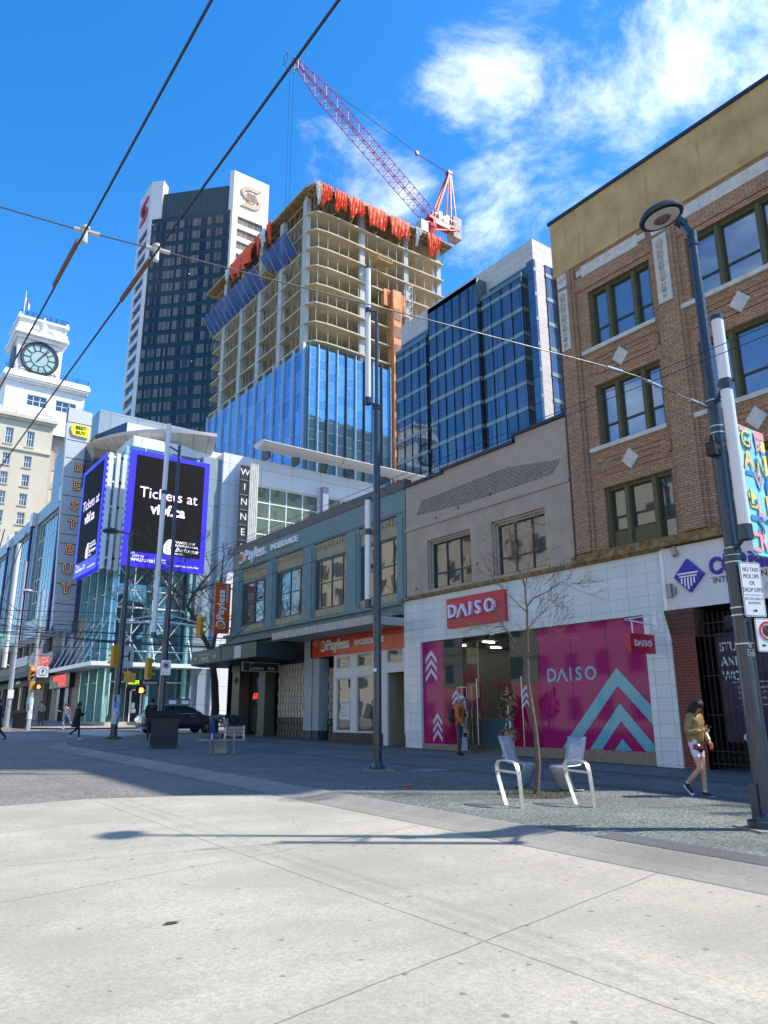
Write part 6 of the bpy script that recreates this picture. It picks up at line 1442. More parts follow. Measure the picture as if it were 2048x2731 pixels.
def lamp_arm(o, x, y, z, dx, dy, s_=1.0, m=darkgrey):
    mb = MB(); mb.tube([(x,y,z-.1),(x+dx*.6,y+dy*.6,z)],.04*s_,8); part('lamp_arm', mb, m, o)
    mb = MB(Matrix.Translation((x+dx,y+dy,z))); mb.lathe([(0,.17*s_),(.2*s_,.13*s_),(.36*s_,.04*s_),(.4*s_,-.03*s_),(.35*s_,-.06*s_),(0,-.07*s_)],(0,0),18); part('lamp_head', mb, m, o, True)
CO = thing('lamp_pole', 'thick blue grey corner lamp pole wrapped in posters, with small lamp and signal heads', 'lamp pole', (10.58,34.76,gz(10.6,34.8)))
g0 = gz(10.6,34.8); mb = MB(); mb.cyl((10.58,34.76),g0,6.6,.155,.13,18); mb.cyl((10.58,34.76),6.6,10.0,.10,.075,18); part('pole', mb, navy, CO, True)
mb = MB(); mb.lathe([(.36,g0),(.36,g0+.05),(.2,g0+.12)],(10.58,34.76),16); part('base_plate', mb, mat('mossy base', (.06,.07,.03), .8), CO)
mb = MB(); mb.cyl((10.58,34.76),6.45,6.62,.16,.16,18); mb.cyl((10.58,34.76),9.3,9.5,.11,.11,16); part('collar', mb, navy, CO)
lamp_arm(CO, 10.58,34.76,9.9,-.85,.28)
def posters(o, x, y, z0, z1, r_, seed):
    rr = random.Random(seed); rs = [(.6,.62,.7),(.1,.25,.6),(.5,.65,.75),(.75,.75,.75),(.5,.03,.05),(.55,.5,.4),(.2,.4,.55),(.05,.06,.2)]
    mb = MB(); mb.cyl((x,y),z0,z1,r_,r_,20); part('poster_sleeve', mb, mat('pasted paper', (.5,.55,.6), .8, var=.25, vs=12), o)
    for k in range(12):
        a0 = rr.uniform(-2.9,-.6); da = rr.uniform(.5,.9); z_ = rr.uniform(z0,z1-.3); h = rr.uniform(.15,.32); vs = []
        for i in range(7):
            a = a0+da*i/6; q = r_+.004+.0012*k; vs += [(x+q*cos(a),y+q*sin(a),z_),(x+q*cos(a),y+q*sin(a),z_+h)]
        mb = MB(); mb.add(vs, [(i*2,i*2+2,i*2+3,i*2+1) for i in range(6)]); c = rs[k%8]; part('poster', mb, mat('poster ink %d' % (k%8), c, .7, var=.35, vs=25), o)
posters(CO, 10.58,34.76,1.2,2.45,.165,5)
yl = mat('signal yellow', (.62,.30,.02), .45, var=.08)
lensd = {'r':mat('lit red lens', (1,.12,.05), .4, es=2.5, var=0),'k':mat('dark lens', (.03,.02,.02), .3),'o':mat('lit orange hand', (1,.2,.04), .4, es=3.0, var=0)}
def signal(name, label, x, y, z0, ang, lit=None, group=None):
    o = thing(name, label, 'traffic light', (x,y,z0), group); M = Matrix.Translation((x,y,z0)) @ Matrix.Rotation(ang,4,'Z')
    mb = MB(M); mb.box(-.13,.13,0,.2,0,.95); mb.box(-.16,.16,.2,.22,-.03,.98); part('housing', mb, yl, o)
    for k in range(3):
        z = .16+.31*k; mb = MB(M); n = 10; mb.add([(.12*cos(a*pi/n*1.0),-.22,z+.12*sin(a*pi/n)) for a in range(n+1)]+[(.12*cos(a*pi/n),0,z+.12*sin(a*pi/n)) for a in range(n+1)], [(i,i+1,n+2+i,n+1+i) for i in range(n)]); part('visor', mb, yl, o)
        mb = MB(M @ Matrix.Translation((0,0,z)) @ Matrix.Rotation(pi/2,4,'X')); mb.lathe([(.11,0),(.11,.015),(0,.03)],(0,0),14); part('lens', mb, lensd['r'] if (lit == k) else lensd['k'], o)
    return o
signal('traffic_signal', 'yellow traffic signal seen from the side on the left of the poster covered corner pole', 10.28,34.8,3.65,radians(200))
mb = MB(); mb.bar((10.35,34.85,3.85),(10.55,34.78,3.85),.05); mb.bar((10.35,34.85,4.35),(10.55,34.78,4.35),.05); mb.bar((10.6,34.75,4.15),(10.95,34.66,4.15),.05); mb.bar((10.95,34.64,3.95),(10.95,34.64,4.35),.05); part('sign_bracket', mb, black, CO)
SB = thing('sign_back', 'plain grey back of a rectangular sign beside the poster covered corner pole', 'sign', (10.9,34.7,3.68))
mb = MB(frame((10.68,34.78,0),(.95,-.31,0))); mb.box(0,.48,3.66,4.6,-.01,.0); part('sign_plate', mb, mat('grey sign back', (.28,.31,.36), .4,.4), SB)
PX_ = thing('pedestrian_signal', 'yellow back of a pedestrian signal box on the poster covered corner pole', 'pedestrian signal', (11.0,34.6,3))
Mp = frame((10.78,34.62,0),(.95,-.31,0)); mb = MB(Mp); mb.box(0,.5,3.0,3.4,-.25,0); mb.box(-.08,.3,3.4,3.48,-.2,-.05); part('housing', mb, yl, PX_); text('embossed_mark', '+ M', .14, T(Mp,.25,3.2,.002), mat('brown mark', (.25,.12,.02), .6), PX_, .004)
# signal pole with mast arm behind
SG = thing('signal_pole', 'thin dark signal pole with a long white mast arm and street name plates', 'signal pole', (13.3,37,gz(13.3,37)))
mb = MB(); mb.cyl((13.35,37.0),gz(13.3,37),6.6,.11,.07,12); part('pole', mb, darkgrey, SG)
mb = MB(); mb.tube([(11.4,37.6,5.98),(13.35,37,6.1),(15.1,36.7,5.95)],.05,6); mb.tube([(13.35,37,6.5),(15.1,36.7,6.1)],.025,5); mb.tube([(13.35,37,6.5),(11.4,37.6,6.1)],.025,5); part('mast_arm', mb, wsteel, SG)
Mg = frame((12.35,37.2,0),(.9,-.43,0)); mb = MB(Mg); mb.box(0,1.1,2.98,3.25,-.01,.01); part('name_plate', mb, black, SG); text('street_name', 'Robson', .22, T(Mg,.5,3.1,.012), white, SG, .002)
Mg = frame((13.7,36.8,0),(.9,-.43,0)); mb = MB(Mg); mb.box(0,1.05,2.0,2.35,-.01,.01); part('name_plate', mb, navy, SG); mb = MB(Mg); mb.box(.05,1.0,2.08,2.26,.011,.013); part('plate_stripe', mb, white, SG); mb = MB(Mg); mb.prism([(.52+.13*cos(k*pi/8),2.17+.13*sin(k*pi/8)) for k in range(16)],.014,.018); part('plate_badge', mb, navy, SG)
signal('traffic_signal', 'yellow traffic signal at the end of the white mast arm beside the orange sign', 15.15,36.65,5.45,radians(110))
signal('traffic_signal', 'small yellow traffic signal low on the thin signal pole above the lit hand', 12.75,36.9,3.3,radians(100))
def pedsig(label, M):
    o = thing('pedestrian_signal', label, 'pedestrian signal', M.translation); mb = MB(M); mb.box(0,.42,0,.36,-.2,0); mb.box(-.03,.0,-.03,.39,-.1,.14); mb.box(.42,.45,-.03,.39,-.1,.14); mb.box(0,.42,.36,.39,-.1,.14); part('housing', mb, black, o)
    mb = MB(M); mb.box(.12,.3,.06,.2,.002,.01)
    for k in range(4): mb.box(.12+k*.048,.155+k*.048,.2,.28+.02*(k in (1,2)),.002,.01)
    mb.prism([(.3,.1),(.36,.17),(.34,.2),(.3,.16)],.002,.01); part('hand_symbol', mb, lensd['o'], o); return o
pedsig('lit orange hand pedestrian signal on the thin signal pole behind the person in black', frame((12.15,36.9,2.55),(.9,-.43,0)))
# far side poles
FP = thing('lamp_pole', 'pale far pole with very long white light tube near the green street sign', 'lamp pole', (10.0,56.2,gz(11,56)))
g0 = .72; grp = mat('pale grey pole', (.33,.36,.40), .4,.2)
mb = MB(); mb.cyl((10.05,56.2),g0,5.6,.17,.14,14); mb.cyl((10.05,56.2),5.6,12.0,.12,.1,14); part('pole', mb, grp, FP, True)
mb = MB(); mb.cyl((9.5,56.3),4.7,13.2,.15,.15,14); part('light_tube', mb, tube_w, FP, True)
mb = MB(); mb.tube([(9.5,56.3,12.1),(10.05,56.2,11.8)],.05,6); mb.tube([(9.5,56.3,9.6),(10.05,56.2,9.4)],.05,6); mb.tube([(9.5,56.3,4.9),(10.05,56.2,4.8)],.05,6); part('bracket', mb, grp, FP)
mb = MB(); mb.box(9.6,10.3,55.8,56.5,.55,.85); part('base_slab', mb, conc_kerb, FP)
mb = MB(); mb.box(9.9,10.25,56.0,56.02,2.7,3.25); part('small_sign', mb, sgn, FP)
FL = thing('lamp_pole', 'far grey lamp pole with teardrop lamp, lit red signal and posters on the opposite corner', 'lamp pole', (11.35,56.15,.75))
mb = MB(); mb.cyl((11.35,56.15),.6,5.5,.2,.17,14); mb.cyl((11.35,56.15),5.5,10.1,.14,.12,14); part('pole', mb, grp, FL, True)
lamp_arm(FL, 11.35,56.15,9.95,-.95,.2,1.0,grp); posters(FL, 11.35,56.15,1.35,2.75,.215,9)
signal('traffic_signal', 'yellow traffic signal showing a lit red lens on the far lamp pole', 11.22,55.9,3.9,radians(12),lit=2)
OW = thing('one_way_sign', 'square white sign with a black circled upward arrow beside the lit red signal', 'sign', (11.9,55.9,4.1))
Mo_ = frame((11.5,55.85,0),(.98,-.2,0)); mb = MB(Mo_); rounded(mb,0,.72,4.1,4.82,.05,-.01,0); part('sign_plate', mb, sgn, OW)
mb = MB(Mo_); n = 24; mb.prism([(.36+.28*cos(a*2*pi/n),4.46+.28*sin(a*2*pi/n)) for a in range(n+1)]+[(.36+.24*cos(a*2*pi/n),4.46+.24*sin(a*2*pi/n)) for a in range(n,-1,-1)],.002,.006); mb.box(.335,.385,4.3,4.5,.002,.006); mb.prism([(.25,4.48),(.47,4.48),(.36,4.65)],.002,.006); part('arrow_mark', mb, mat('dark green ink', (.01,.05,.04), .5), OW)
pz = pedsig('lit orange hand pedestrian signal under the red traffic signal on the far pole', frame((11.5,55.9,3.3),(.98,-.2,0)))
mb = MB(); mb.box(11.2,11.5,55.9,56.0,3.25,3.8); part('housing', mb, yl, FL)
GS = thing('street_name_sign', 'green street name sign cut by the left edge of the picture', 'sign', (8.4,56,6.6))
Mn = faceY(55.95); mb = MB(Mn); mb.box(7.6,9.25,6.6,7.05,-.02,.02); part('sign_plate', mb, mat('street sign green', (.0,.25,.14), .4), GS); text('street_name', 'Granville St', .34, T(Mn,9.15,6.82,.022), white, GS, .002, 'RIGHT')
mb = MB(); mb.tube([(9.2,55.97,6.7),(10.05,56.1,6.7)],.03,6); part('sign_arm', mb, grp, GS)
# ---------------- litter bins
def bin_(label, x, y, ang, s_=1.0):
    g0 = gz(x,y); o = thing('litter_bin', label, 'litter bin', (x,y,g0), 'litter bins'); M = Matrix.Translation((x,y,g0)) @ Matrix.Rotation(ang,4,'Z') @ Matrix.Diagonal((1.28*s_,1.2*s_,s_,1))
    mb = MB(M); mb.box(-.33,.33,-.28,.28,.06,1.05); part('body', mb, black, o)
    mb = MB(M)
    for k in range(9): u_ = -.32+k*.08; mb.box(u_,u_+.022,-.315,-.281,.08,1.0); mb.box(u_,u_+.022,.281,.315,.08,1.0)
    for k in range(7): u_ = -.26+k*.08; mb.box(-.365,-.331,u_,u_+.022,.08,1.0); mb.box(.331,.365,u_,u_+.022,.08,1.0)
    for z in (.06,.28,.5,.72,.98): mb.box(-.36,.36,-.305,-.29,z,z+.03); mb.box(-.355,-.34,-.3,.3,z,z+.03); mb.box(.34,.355,-.3,.3,z,z+.03)
    part('lattice', mb, mat('black bin lattice', (.010,.011,.012), .5), o)
    mb = MB(M); mb.add([(-.4,-.34,1.02),(.4,-.34,1.02),(.4,.34,1.02),(-.4,.34,1.02),(-.4,-.34,1.12),(.4,-.34,1.12),(.4,.34,1.12),(-.4,.34,1.12),(-.3,-.1,1.26),(.3,-.1,1.26),(.3,.2,1.26),(-.3,.2,1.26)],[(3,2,1,0),(0,1,5,4),(1,2,6,5),(2,3,7,6),(3,0,4,7),(4,5,9,8),(5,6,10,9),(6,7,11,10),(7,4,8,11),(8,9,10,11)]); part('lid', mb, mat('dark bin lid', (.006,.006,.007), .6, var=.1, spec=.3), o)
    mb = MB(M)
    for a in (-.28,.28):
        for b in (-.24,.24): mb.box(a-.03,a+.03,b-.03,b+.03,0,.06)
    part('foot', mb, black, o); return o
B1 = bin_('black slatted litter bin with sloping lid on the pavement in front of the corner', 9.98,26.95,radians(-20))
Mx = Matrix.Translation((9.98,26.95,gz(10,27))) @ Matrix.Rotation(radians(-20),4,'Z') @ Matrix(((1,0,0,0),(0,0,-1,-.342),(0,1,0,0),(0,0,0,1)))
text('lid_lettering', 'DOWNTOWN VANCOUVER BUSINESS IMPROVEMENT', .035, T(Mx,0.05,1.085,.002), white, B1, .001, sx=.8); text('lid_lettering', 'DVBIA', .03, T(Mx,.15,1.045,.002), white, B1, .001)
bin_('similar litter bin far away on the opposite corner beside the postered pole', 10.95,56.3,radians(10),.95)
# ---------------- bench
BE = thing('bench', 'weathered wooden bench on steel posts with armrests and a backrest over half its length', 'bench', (10.3,22.4,gz(10.3,22.4)), None)
g0 = gz(10.3,22.4); bu = Vector((.89,-.45,0)); bw = Vector((.45,.89,0)); Mb = frame((9.5,22.78,g0), bu, (0,0,1))   # u along, v up, w toward camera side
wood = mat('weathered grey wood', (.27,.22,.18), .7, var=.3, vs=10)
for k in range(4): mb = MB(Mb); mb.box(0,1.45,.40,.44,-.42+k*.11,-.33+k*.11); part('seat_plank', mb, wood, BE)
for k in range(3): mb = MB(Mb); mb.box(.78,1.42,.52+k*.105,.61+k*.105,-.5-.02*k,-.465-.02*k); part('back_plank', mb, wood, BE)
for u_ in (.38,1.1): 
    mb = MB(Mb); mb.box(u_-.035,u_+.035,0,.36,-.24,-.17); mb.box(u_-.04,u_+.04,.36,.4,-.42,.02); mb.box(u_-.13,u_+.13,0,.015,-.32,-.08); part('leg', mb, mat('stained steel leg', (.22,.2,.18), .5,.4), BE)
for u_ in (.42,.8,1.1,1.4): mb = MB(Mb); mb.tube([(u_,.44,-.4),(u_,.60,-.4),(u_,.62,-.3),(u_,.60,-.02),(u_,.44,-.02)],.014,6); part('armrest', mb, steel, BE)
for u_ in (.82,1.38): mb = MB(Mb); mb.tube([(u_,.44,-.42),(u_,.84,-.53)],.018,6); part('back_support', mb, steel, BE)
# ---------------- perforated steel seats
t = NT('perforated steel'); vv = t.node('ShaderNodeTexVoronoi', {'Vector': t.geo.outputs['Position'], 'Scale': 34.0, 'Randomness': .25}).outputs['Distance']
t.set(col=t.mix(t.ramp(vv,.16,.26), (.06,.07,.075), (.50,.52,.53)), metal=.35, rough=.4); t.bump(vv, .003); perf = t.mat
def seat(label, cx_, cy_, g, s_=1.0):
    g0 = gz(cx_,cy_); g = Vector((g[0],g[1],0)).normalized(); h = Vector((-g.y,g.x,0)); o = thing('steel_seat', label, 'seat', (cx_,cy_,g0), 'perforated steel seats by the tree')
    prof = [(-.26,.93),(-.20,.72),(-.13,.50),(-.10,.455),(-.04,.44),(.20,.43),(.235,.42),(.245,.385),(.20,.28),(.12,.08),(.09,.035),(.02,.02),(-.12,.018)]
    hw = .215; vs = []
    for a,z in prof:
        for k in range(5): q = -hw+2*hw*k/4; p = Vector((cx_,cy_,g0+z))+g*a+h*q+Vector((0,0,-.012*(1-(q/hw)**2))); vs.append(p)
    mb = MB(); mb.add(vs, [(i*5+j,i*5+j+1,(i+1)*5+j+1,(i+1)*5+j) for i in range(len(prof)-1) for j in range(4)])
    ob = part('seat_shell', mb, perf, o, True); md = ob.modifiers.new('solid','SOLIDIFY'); md.thickness = .006
    for sd in (-1,1): mb = MB(); mb.tube([Vector((cx_,cy_,g0+z))+g*a+h*(hw+.008)*sd for a,z in prof], .011, 6); part('edge_tube', mb, mat('dull seat edge', (.33,.34,.35), .4,.6), o, True)
    return o
seat('perforated steel seat on the left of the young tree, its back to the camera left', 10.80,10.55,(.25,-.97))
seat('perforated steel seat on the right of the young tree, facing the road', 11.15,9.62,(-1,.1))
# ---------------- bike racks (flat bar loops)
def rack(label, F, R_, s_=1.0):
    F = Vector(F); R_ = Vector(R_); e = (F-R_); e.z = 0; L0 = e.length; e.normalize(); g0 = gz(F.x,F.y); o = thing('bike_rack', label, 'bike rack', (F.x,F.y,g0), 'flat bar bike racks')
    n_ = Vector((-e.y,e.x,0))
    def P(a,z): return Vector((F.x,F.y,g0))+e*(a-.60)+Vector((0,0,z))
    pts = [(.60,.0),(.575,.30),(.545,.52),(.50,.62),(.44,.655),(.36,.665),(.16,.67),(.06,.655),(.01,.60),(.005,.53),(.03,.42),(.12,.2),(.21,.0)]
    vs = []; w_ = .035; th = .008
    for i,(a,z) in enumerate(pts):
        a0,z0 = pts[max(0,i-1)]; a1,z1 = pts[min(len(pts)-1,i+1)]; t_ = Vector((a1-a0,z1-z0)).normalized(); nr = Vector((-t_.y,t_.x))
        c = P(a,z); o2 = e*nr.x+Vector((0,0,nr.y)); vs += [c-n_*w_-o2*th, c+n_*w_-o2*th, c+n_*w_+o2*th, c-n_*w_+o2*th]
    fs = []
    for i in range(len(pts)-1):
        for k in range(4): fs.append((i*4+k,i*4+(k+1)%4,(i+1)*4+(k+1)%4,(i+1)*4+k))
    mb = MB(); mb.add(vs, fs); part('loop', mb, mat('worn aluminium', (.62,.62,.60), .35,.75, var=.12, vs=15), o, True)
    mb = MB(); mb.bar(P(.015,.51),P(.56,.50),.03,.03); part('crossbar', mb, MATS['worn aluminium'], o)
    mb = MB(); mb.bar(P(.20,.008),P(.605,.008),.07,.012); part('foot_plate', mb, mat('worn foot plate', (.3,.28,.26), .6,.3, var=.3, vs=20), o)
    return o
rack('left flat bar bike rack loop nearest the kerb, left of the young tree', (8.75,8.49,0),(8.81,8.95,0))
rack('right flat bar bike rack loop standing closer to the woman walking', (9.68,7.90,0),(9.74,8.38,0))
mb = MB(); mb.tube([(9.72,8.0,.66),(9.71,7.98,.5),(9.72,7.99,.36)],.012,6); lk = part('cable_lock', mb, black); tag(lk, 'black cable lock hanging from the right bike rack loop', 'bike lock'); 
mb = MB(Matrix.Translation((9.72,7.99,.35))); mb.lathe([(0,-.03),(.03,-.015),(.03,.015),(0,.03)],(0,0),8); part('lock_body', mb, white, lk)
# ---------------- flower stand and tote bag rack at the shop door
FS = thing('flower_stand', 'tall congratulation flower stand with orange lilies by the shop entrance', 'flower stand', (16.1,15.9,gz(16,16)))
rf = random.Random(8); fx, fy = 16.15, 16.05; g0 = gz(16,16)
mb = MB(); 
for k in range(3): a = k*2.1; mb.tube([(fx,fy,g0+1.45),(fx+.22*cos(a),fy+.22*sin(a),g0)],.014,5)
part('stand_leg', mb, white, FS)
for (zc,zr,rr_,n_,seed) in ((1.45,.42,.27,230,1),(.62,.18,.24,90,2)):
    mb = MB()
    for k in range(n_):
        d_ = Vector((rf.gauss(0,1),rf.gauss(0,1),rf.gauss(0,1))).normalized(); p = Vector((fx,fy,g0+zc))+Vector((d_.x*rr_*rf.uniform(.4,1),d_.y*rr_*rf.uniform(.4,1),d_.z*zr*rf.uniform(.4,1))); q = p+d_*.14+Vector((0,0,.03)); s_ = d_.cross(Vector((rf.random(),rf.random(),rf.random()))).normalized()*.022
        mb.add([p-s_*.3,(p+q)/2-s_,q,(p+q)/2+s_],[(0,1,2,3)])
    part('leaves', mb, mat('flower stand foliage', (.035,.09,.03), .6, var=.4, vs=20), FS)
    for c_,nm,m_ in (((.75,.28,.05),'orange',26),((.8,.6,.12),'yellow',14),((.7,.3,.35),'pink',10)):
        mb = MB()
        for k in range(m_):
            d_ = Vector((rf.gauss(0,1)-.5,rf.gauss(0,1)-.8,rf.gauss(0,.8))).normalized(); p = Vector((fx+d_.x*rr_,fy+d_.y*rr_,g0+zc+d_.z*zr))
            for j in range(5):
                a = j*1.257; s1 = d_.orthogonal().normalized(); s2 = d_.cross(s1); e1 = (s1*cos(a)+s2*sin(a)); mb.add([p,p+e1*.035+d_*.03+s2*.01,p+e1*.06+d_*.02,p+e1*.035+d_*.03-s2*.01],[(0,1,2,3)])
        part('blossoms', mb, mat(nm+' petals', c_, .5, var=.15, vs=20), FS)
mb = MB(Matrix.Translation((fx-.12,fy-.12,g0+1.85)) @ Matrix.Rotation(.5,4,'Z')); mb.box(-.05,.05,0,.01,-.1,.14); part('greeting_card', mb, mat('pink card', (.75,.35,.45), .6), FS)
TR_ = thing('tote_bag_rack', 'wire rack with three tiers of pink and pale blue tote bags by the door', 'display rack', (16.7,18.6,gz(17,18.6)))
Mt = faceX(16.72); mb = MB(Mt); g0 = gz(17,18.6)
for u_ in (-18.88,-18.42): mb.box(u_-.012,u_+.012,g0,2.4,-.2,-.17); mb.box(u_-.012,u_+.012,g0,2.4,-.02,.01)
for z in (g0+.25,.98,1.58,2.38): mb.box(-18.88,-18.42,z,z+.02,-.02,.01)
for k in range(9): mb.box(-18.86+k*.055,-18.852+k*.055,g0+.1,g0+.3,-.02,.0)
part('rack_frame', mb, steel, TR_)
bagm = [mat('lilac tote bag', (.42,.30,.46), .7, var=.1), mat('pale blue tote bag', (.22,.33,.45), .7, var=.1)]
for k,z in enumerate((1.02,.42,1.62)):
    mb = MB(Mt); mb.add([(-18.86,z,.03),(-18.5,z,.03),(-18.5,z+.42,.05),(-18.86,z+.42,.05),(-18.86,z,-.03),(-18.5,z,-.03),(-18.5,z+.42,.0),(-18.86,z+.42,.0)],[(0,1,2,3),(4,7,6,5),(0,3,7,4),(1,5,6,2),(0,4,5,1),(3,2,6,7)]); bg_ = part('tote_bag', mb, bagm[0], TR_)
    mb = MB(Mt); mb.add([(-18.6,z,.05),(-18.42,z,.05),(-18.42,z+.42,.06),(-18.6,z+.42,.06)],[(0,1,2,3)]); part('tote_bag', mb, bagm[1], TR_)
    mb = MB(Mt); mb.tube([(-18.78,z+.4,.04),(-18.74,z+.56,.04),(-18.66,z+.56,.04),(-18.62,z+.4,.04)],.008,5); part('handle', mb, bagm[0], bg_); text('bag_print', 'DAISO', .07, T(Mt,-18.72,z+.27,.065), mat('dark bag print', (.1,.08,.15), .6), bg_, .001)
# ---------------- trees
bark = mat('grey brown bark', (.13,.095,.075), .85, var=.45, vs=22, bump=.006, bs=60)
def grow(mb, p, d_, L_, r_, dep, rnd, spread=.55, up=.25, nseg=4, kids=(2,4), rmin=.003):
    pts = [Vector(p)]; rs = [r_]; d_ = Vector(d_).normalized(); sub = []
    for i in range(nseg):
        d_ = (d_+Vector((rnd.gauss(0,.13),rnd.gauss(0,.13),rnd.gauss(0,.1)+up*.12))).normalized(); pts.append(pts[-1]+d_*L_/nseg); rs.append(max(rmin, r_*(1-.62*(i+1)/nseg)))
        if dep > 0 and i > 0: 
            for _ in range(rnd.randint(*kids) if i > 1 else 1): sub.append((pts[-1].copy(), d_.copy(), rs[-1]))
    mb.tube(pts, rs, 6 if r_ > .02 else 4, cap=False)
    for q, dd, rr in sub:
        ax = Vector((rnd.gauss(0,1),rnd.gauss(0,1),rnd.gauss(0,.6))).normalized(); nd = (dd+ax*spread*rnd.uniform(.7,1.5)+Vector((0,0,up*.3))).normalized()
        grow(mb, q, nd, L_*rnd.uniform(.42,.68), rr*.6, dep-1, rnd, spread, up, nseg, (1,2), rmin)
rnd = random.Random(21)
TT = thing('young_tree', 'young bare street tree with thin leaning trunk in a grassy pit', 'tree', (10.25,9.61,.2))
tp = [(10.25,9.61,.18),(10.30,9.56,.7),(10.29,9.57,1.2),(10.26,9.59,1.55),(10.22,9.63,2.1),(10.23,9.62,2.5),(10.25,9.6,3.0),(10.26,9.59,3.4),(10.25,9.6,3.8),(10.2,9.66,4.15)]
mb = MB(); mb.tube(tp, [.055,.045,.040,.038,.034,.028,.022,.017,.013,.009], 10); part('trunk', mb, bark, TT, True)
mb = MB(); RTv = Vector((.81,-.59,0)); 
def br(z, path, r0):
    base = Vector(min(tp, key=lambda q: abs(q[2]-z))); base.z = z; pts = [base]+[Vector((10.25,9.61,0))+RTv*a+AW*b+Vector((0,0,zz)) for a,b,zz in path]
    mb.tube(pts, [r0*(1-.75*i/(len(pts)-1)) for i in range(len(pts))], 6)
    for i in range(1,len(pts)): 
        dd = (pts[i]-pts[i-1]).normalized()
        for _ in range(2): grow(mb, pts[i-1]+(pts[i]-pts[i-1])*rnd.random(), (dd+Vector((rnd.gauss(0,.5),rnd.gauss(0,.5),rnd.gauss(.1,.5)))).normalized(), .42, r0*.3, 2, rnd, .6, .3, 4, (1,2), .0025)
    grow(mb, pts[-1], (pts[-1]-pts[-2]), .35, r0*.3, 2, rnd, .6, .3, 4, (1,3), .0025)
br(2.42, [(-.12,0,2.62),(-.3,.05,2.95),(-.42,.1,3.1),(-.66,.1,3.12)], .02)
br(2.5, [(.12,-.1,2.7),(.3,-.2,2.85),(.45,-.2,3.0)], .016)
br(3.0, [(.1,.05,3.15),(.25,.1,3.3),(.42,.1,3.45)], .016)
br(3.45, [(.15,0,3.62),(.4,-.05,3.72),(.65,-.1,3.9),(.95,-.1,3.75)], .016)
br(3.35, [(-.15,.1,3.55),(-.35,.2,3.8),(-.5,.2,4.0)], .014)
br(3.8, [(.08,.0,4.1),(.15,.05,4.4),(.2,.05,4.65)], .012); br(4.1, [(-.15,0,4.3),(-.3,.05,4.5),(-.38,.1,4.62)], .01); br(3.9, [(-.12,-.1,4.15),(-.2,-.15,4.4)], .01)
part('branches', mb, bark, TT)
T2 = thing('bare_tree', 'large old bare tree with a dark leaning trunk at the corner behind the pub canopy', 'tree', (17.25,39.3,.62))
rnd = random.Random(5); mb = MB()
mb.tube([(17.25,39.3,.6),(17.3,39.3,1.9),(17.22,39.4,3.3),(17.0,39.5,4.85)], [.27,.22,.2,.16], 12); part('trunk', mb, mat('dark bark', (.05,.04,.033), .9, var=.5, vs=10, bump=.01, bs=25), T2, True)
mb = MB()
mb.tube([(17.0,39.5,4.8),(16.2,39.5,6.2),(15.46,39.5,7.3),(15.7,39.5,8.0),(16.4,39.4,9.0),(17.0,39.4,9.8)], [.14,.11,.09,.07,.05,.03], 8)
mb.tube([(17.0,39.5,4.8),(17.3,39.6,6.5),(17.35,39.6,8.5),(17.5,39.7,10.5)], [.12,.09,.06,.03], 8)
mb.tube([(16.2,39.5,6.2),(15.0,39.2,6.6),(13.8,39.0,6.3),(12.6,38.9,6.2)], [.07,.05,.04,.02], 6)
mb.tube([(15.46,39.5,7.3),(14.6,39.3,8.2),(13.8,39.2,8.9)], [.05,.03,.02], 6)
for q in range(34):
    lst = [((17.0,39.5,5.5),(17.4,39.6,10.3)),((15.5,39.5,7.3),(17.0,39.4,9.8)),((15.2,39.3,6.6),(12.6,38.9,6.2)),((15.4,39.5,7.4),(13.9,39.2,8.8)),((16.9,39.5,5),(15.5,39.5,7.2))]
    a,b = lst[q%5]; p = Vector(a).lerp(Vector(b), rnd.random()); grow(mb, p, (rnd.gauss(-.3,.8),rnd.gauss(0,.5),rnd.uniform(.0,1.1)), rnd.uniform(.9,1.9), .028, 3, rnd, .55, .3, 4, (1,3), .007)
part('branches', mb, mat('twig bark', (.10,.085,.07), .85, var=.3), T2)
# ---------------- car
CA = thing('parked_car', 'dark blue hatchback waiting in the side street behind the litter bin', 'car', (17,43.2,.58))
paint = mat('dark blue car paint', (.006,.008,.045), .12, var=.05, coat=1.0)
x0, z0, y0_, y1_ = 14.6, .55, 42.7, 44.5
def cp(u): return x0+u
body = [(0.05,.42),(.02,.75),(.1,1.0),(.35,1.05),(.75,1.02),(3.1,1.06),(3.9,.98),(4.45,.82),(4.55,.6),(4.5,.32),(4.2,.25),(.4,.25)]
roof = [(.25,1.03),(.62,1.42),(1.05,1.58),(1.7,1.66),(2.3,1.63),(2.85,1.48),(3.45,1.12),(3.6,1.02)]
def side(poly, ya, yb, inset=0.0, name='body', m=paint):
    mb = MB(); n = len(poly); vs = []
    for yy, ins in ((ya,.06),(ya+.12,0),(yb-.12,0),(yb,.06)):
        for (u_,z) in poly: cxm, czm = 2.3, .8; vs.append((cp(u_+(cxm-u_)*ins*.5), yy, z0+z+(czm-z)*ins*.4))
    fs = [tuple(range(n)), tuple(3*n+i for i in range(n-1,-1,-1))]+[(j*n+i,(j+1)*n+i,(j+1)*n+(i+1)%n,j*n+(i+1)%n) for j in range(3) for i in range(n)]
    mb.add(vs, fs); return part(name, mb, m, CA, True)
side(body, y0_, y1_)
mb = MB(); n = len(roof); vs = []
for yy,k in ((y0_+.06,0),(y0_+.26,1),(y1_-.26,1),(y1_-.06,0)):
    for (u_,z) in roof: vs.append((cp(u_), yy+( .16*(z-1.03)/.6 if yy < 43.5 else -.16*(z-1.03)/.6), z0+z-(0 if k else .04)))
mb.add(vs, [tuple(range(n)), tuple(3*n+i for i in range(n-1,-1,-1))]+[(j*n+i,(j+1)*n+i,(j+1)*n+(i+1)%n,j*n+(i+1)%n) for j in range(3) for i in range(n)]); part('cabin', mb, paint, CA, True)
cg = glass('car window glass', (.02,.03,.035), rough=.03, wav=0)
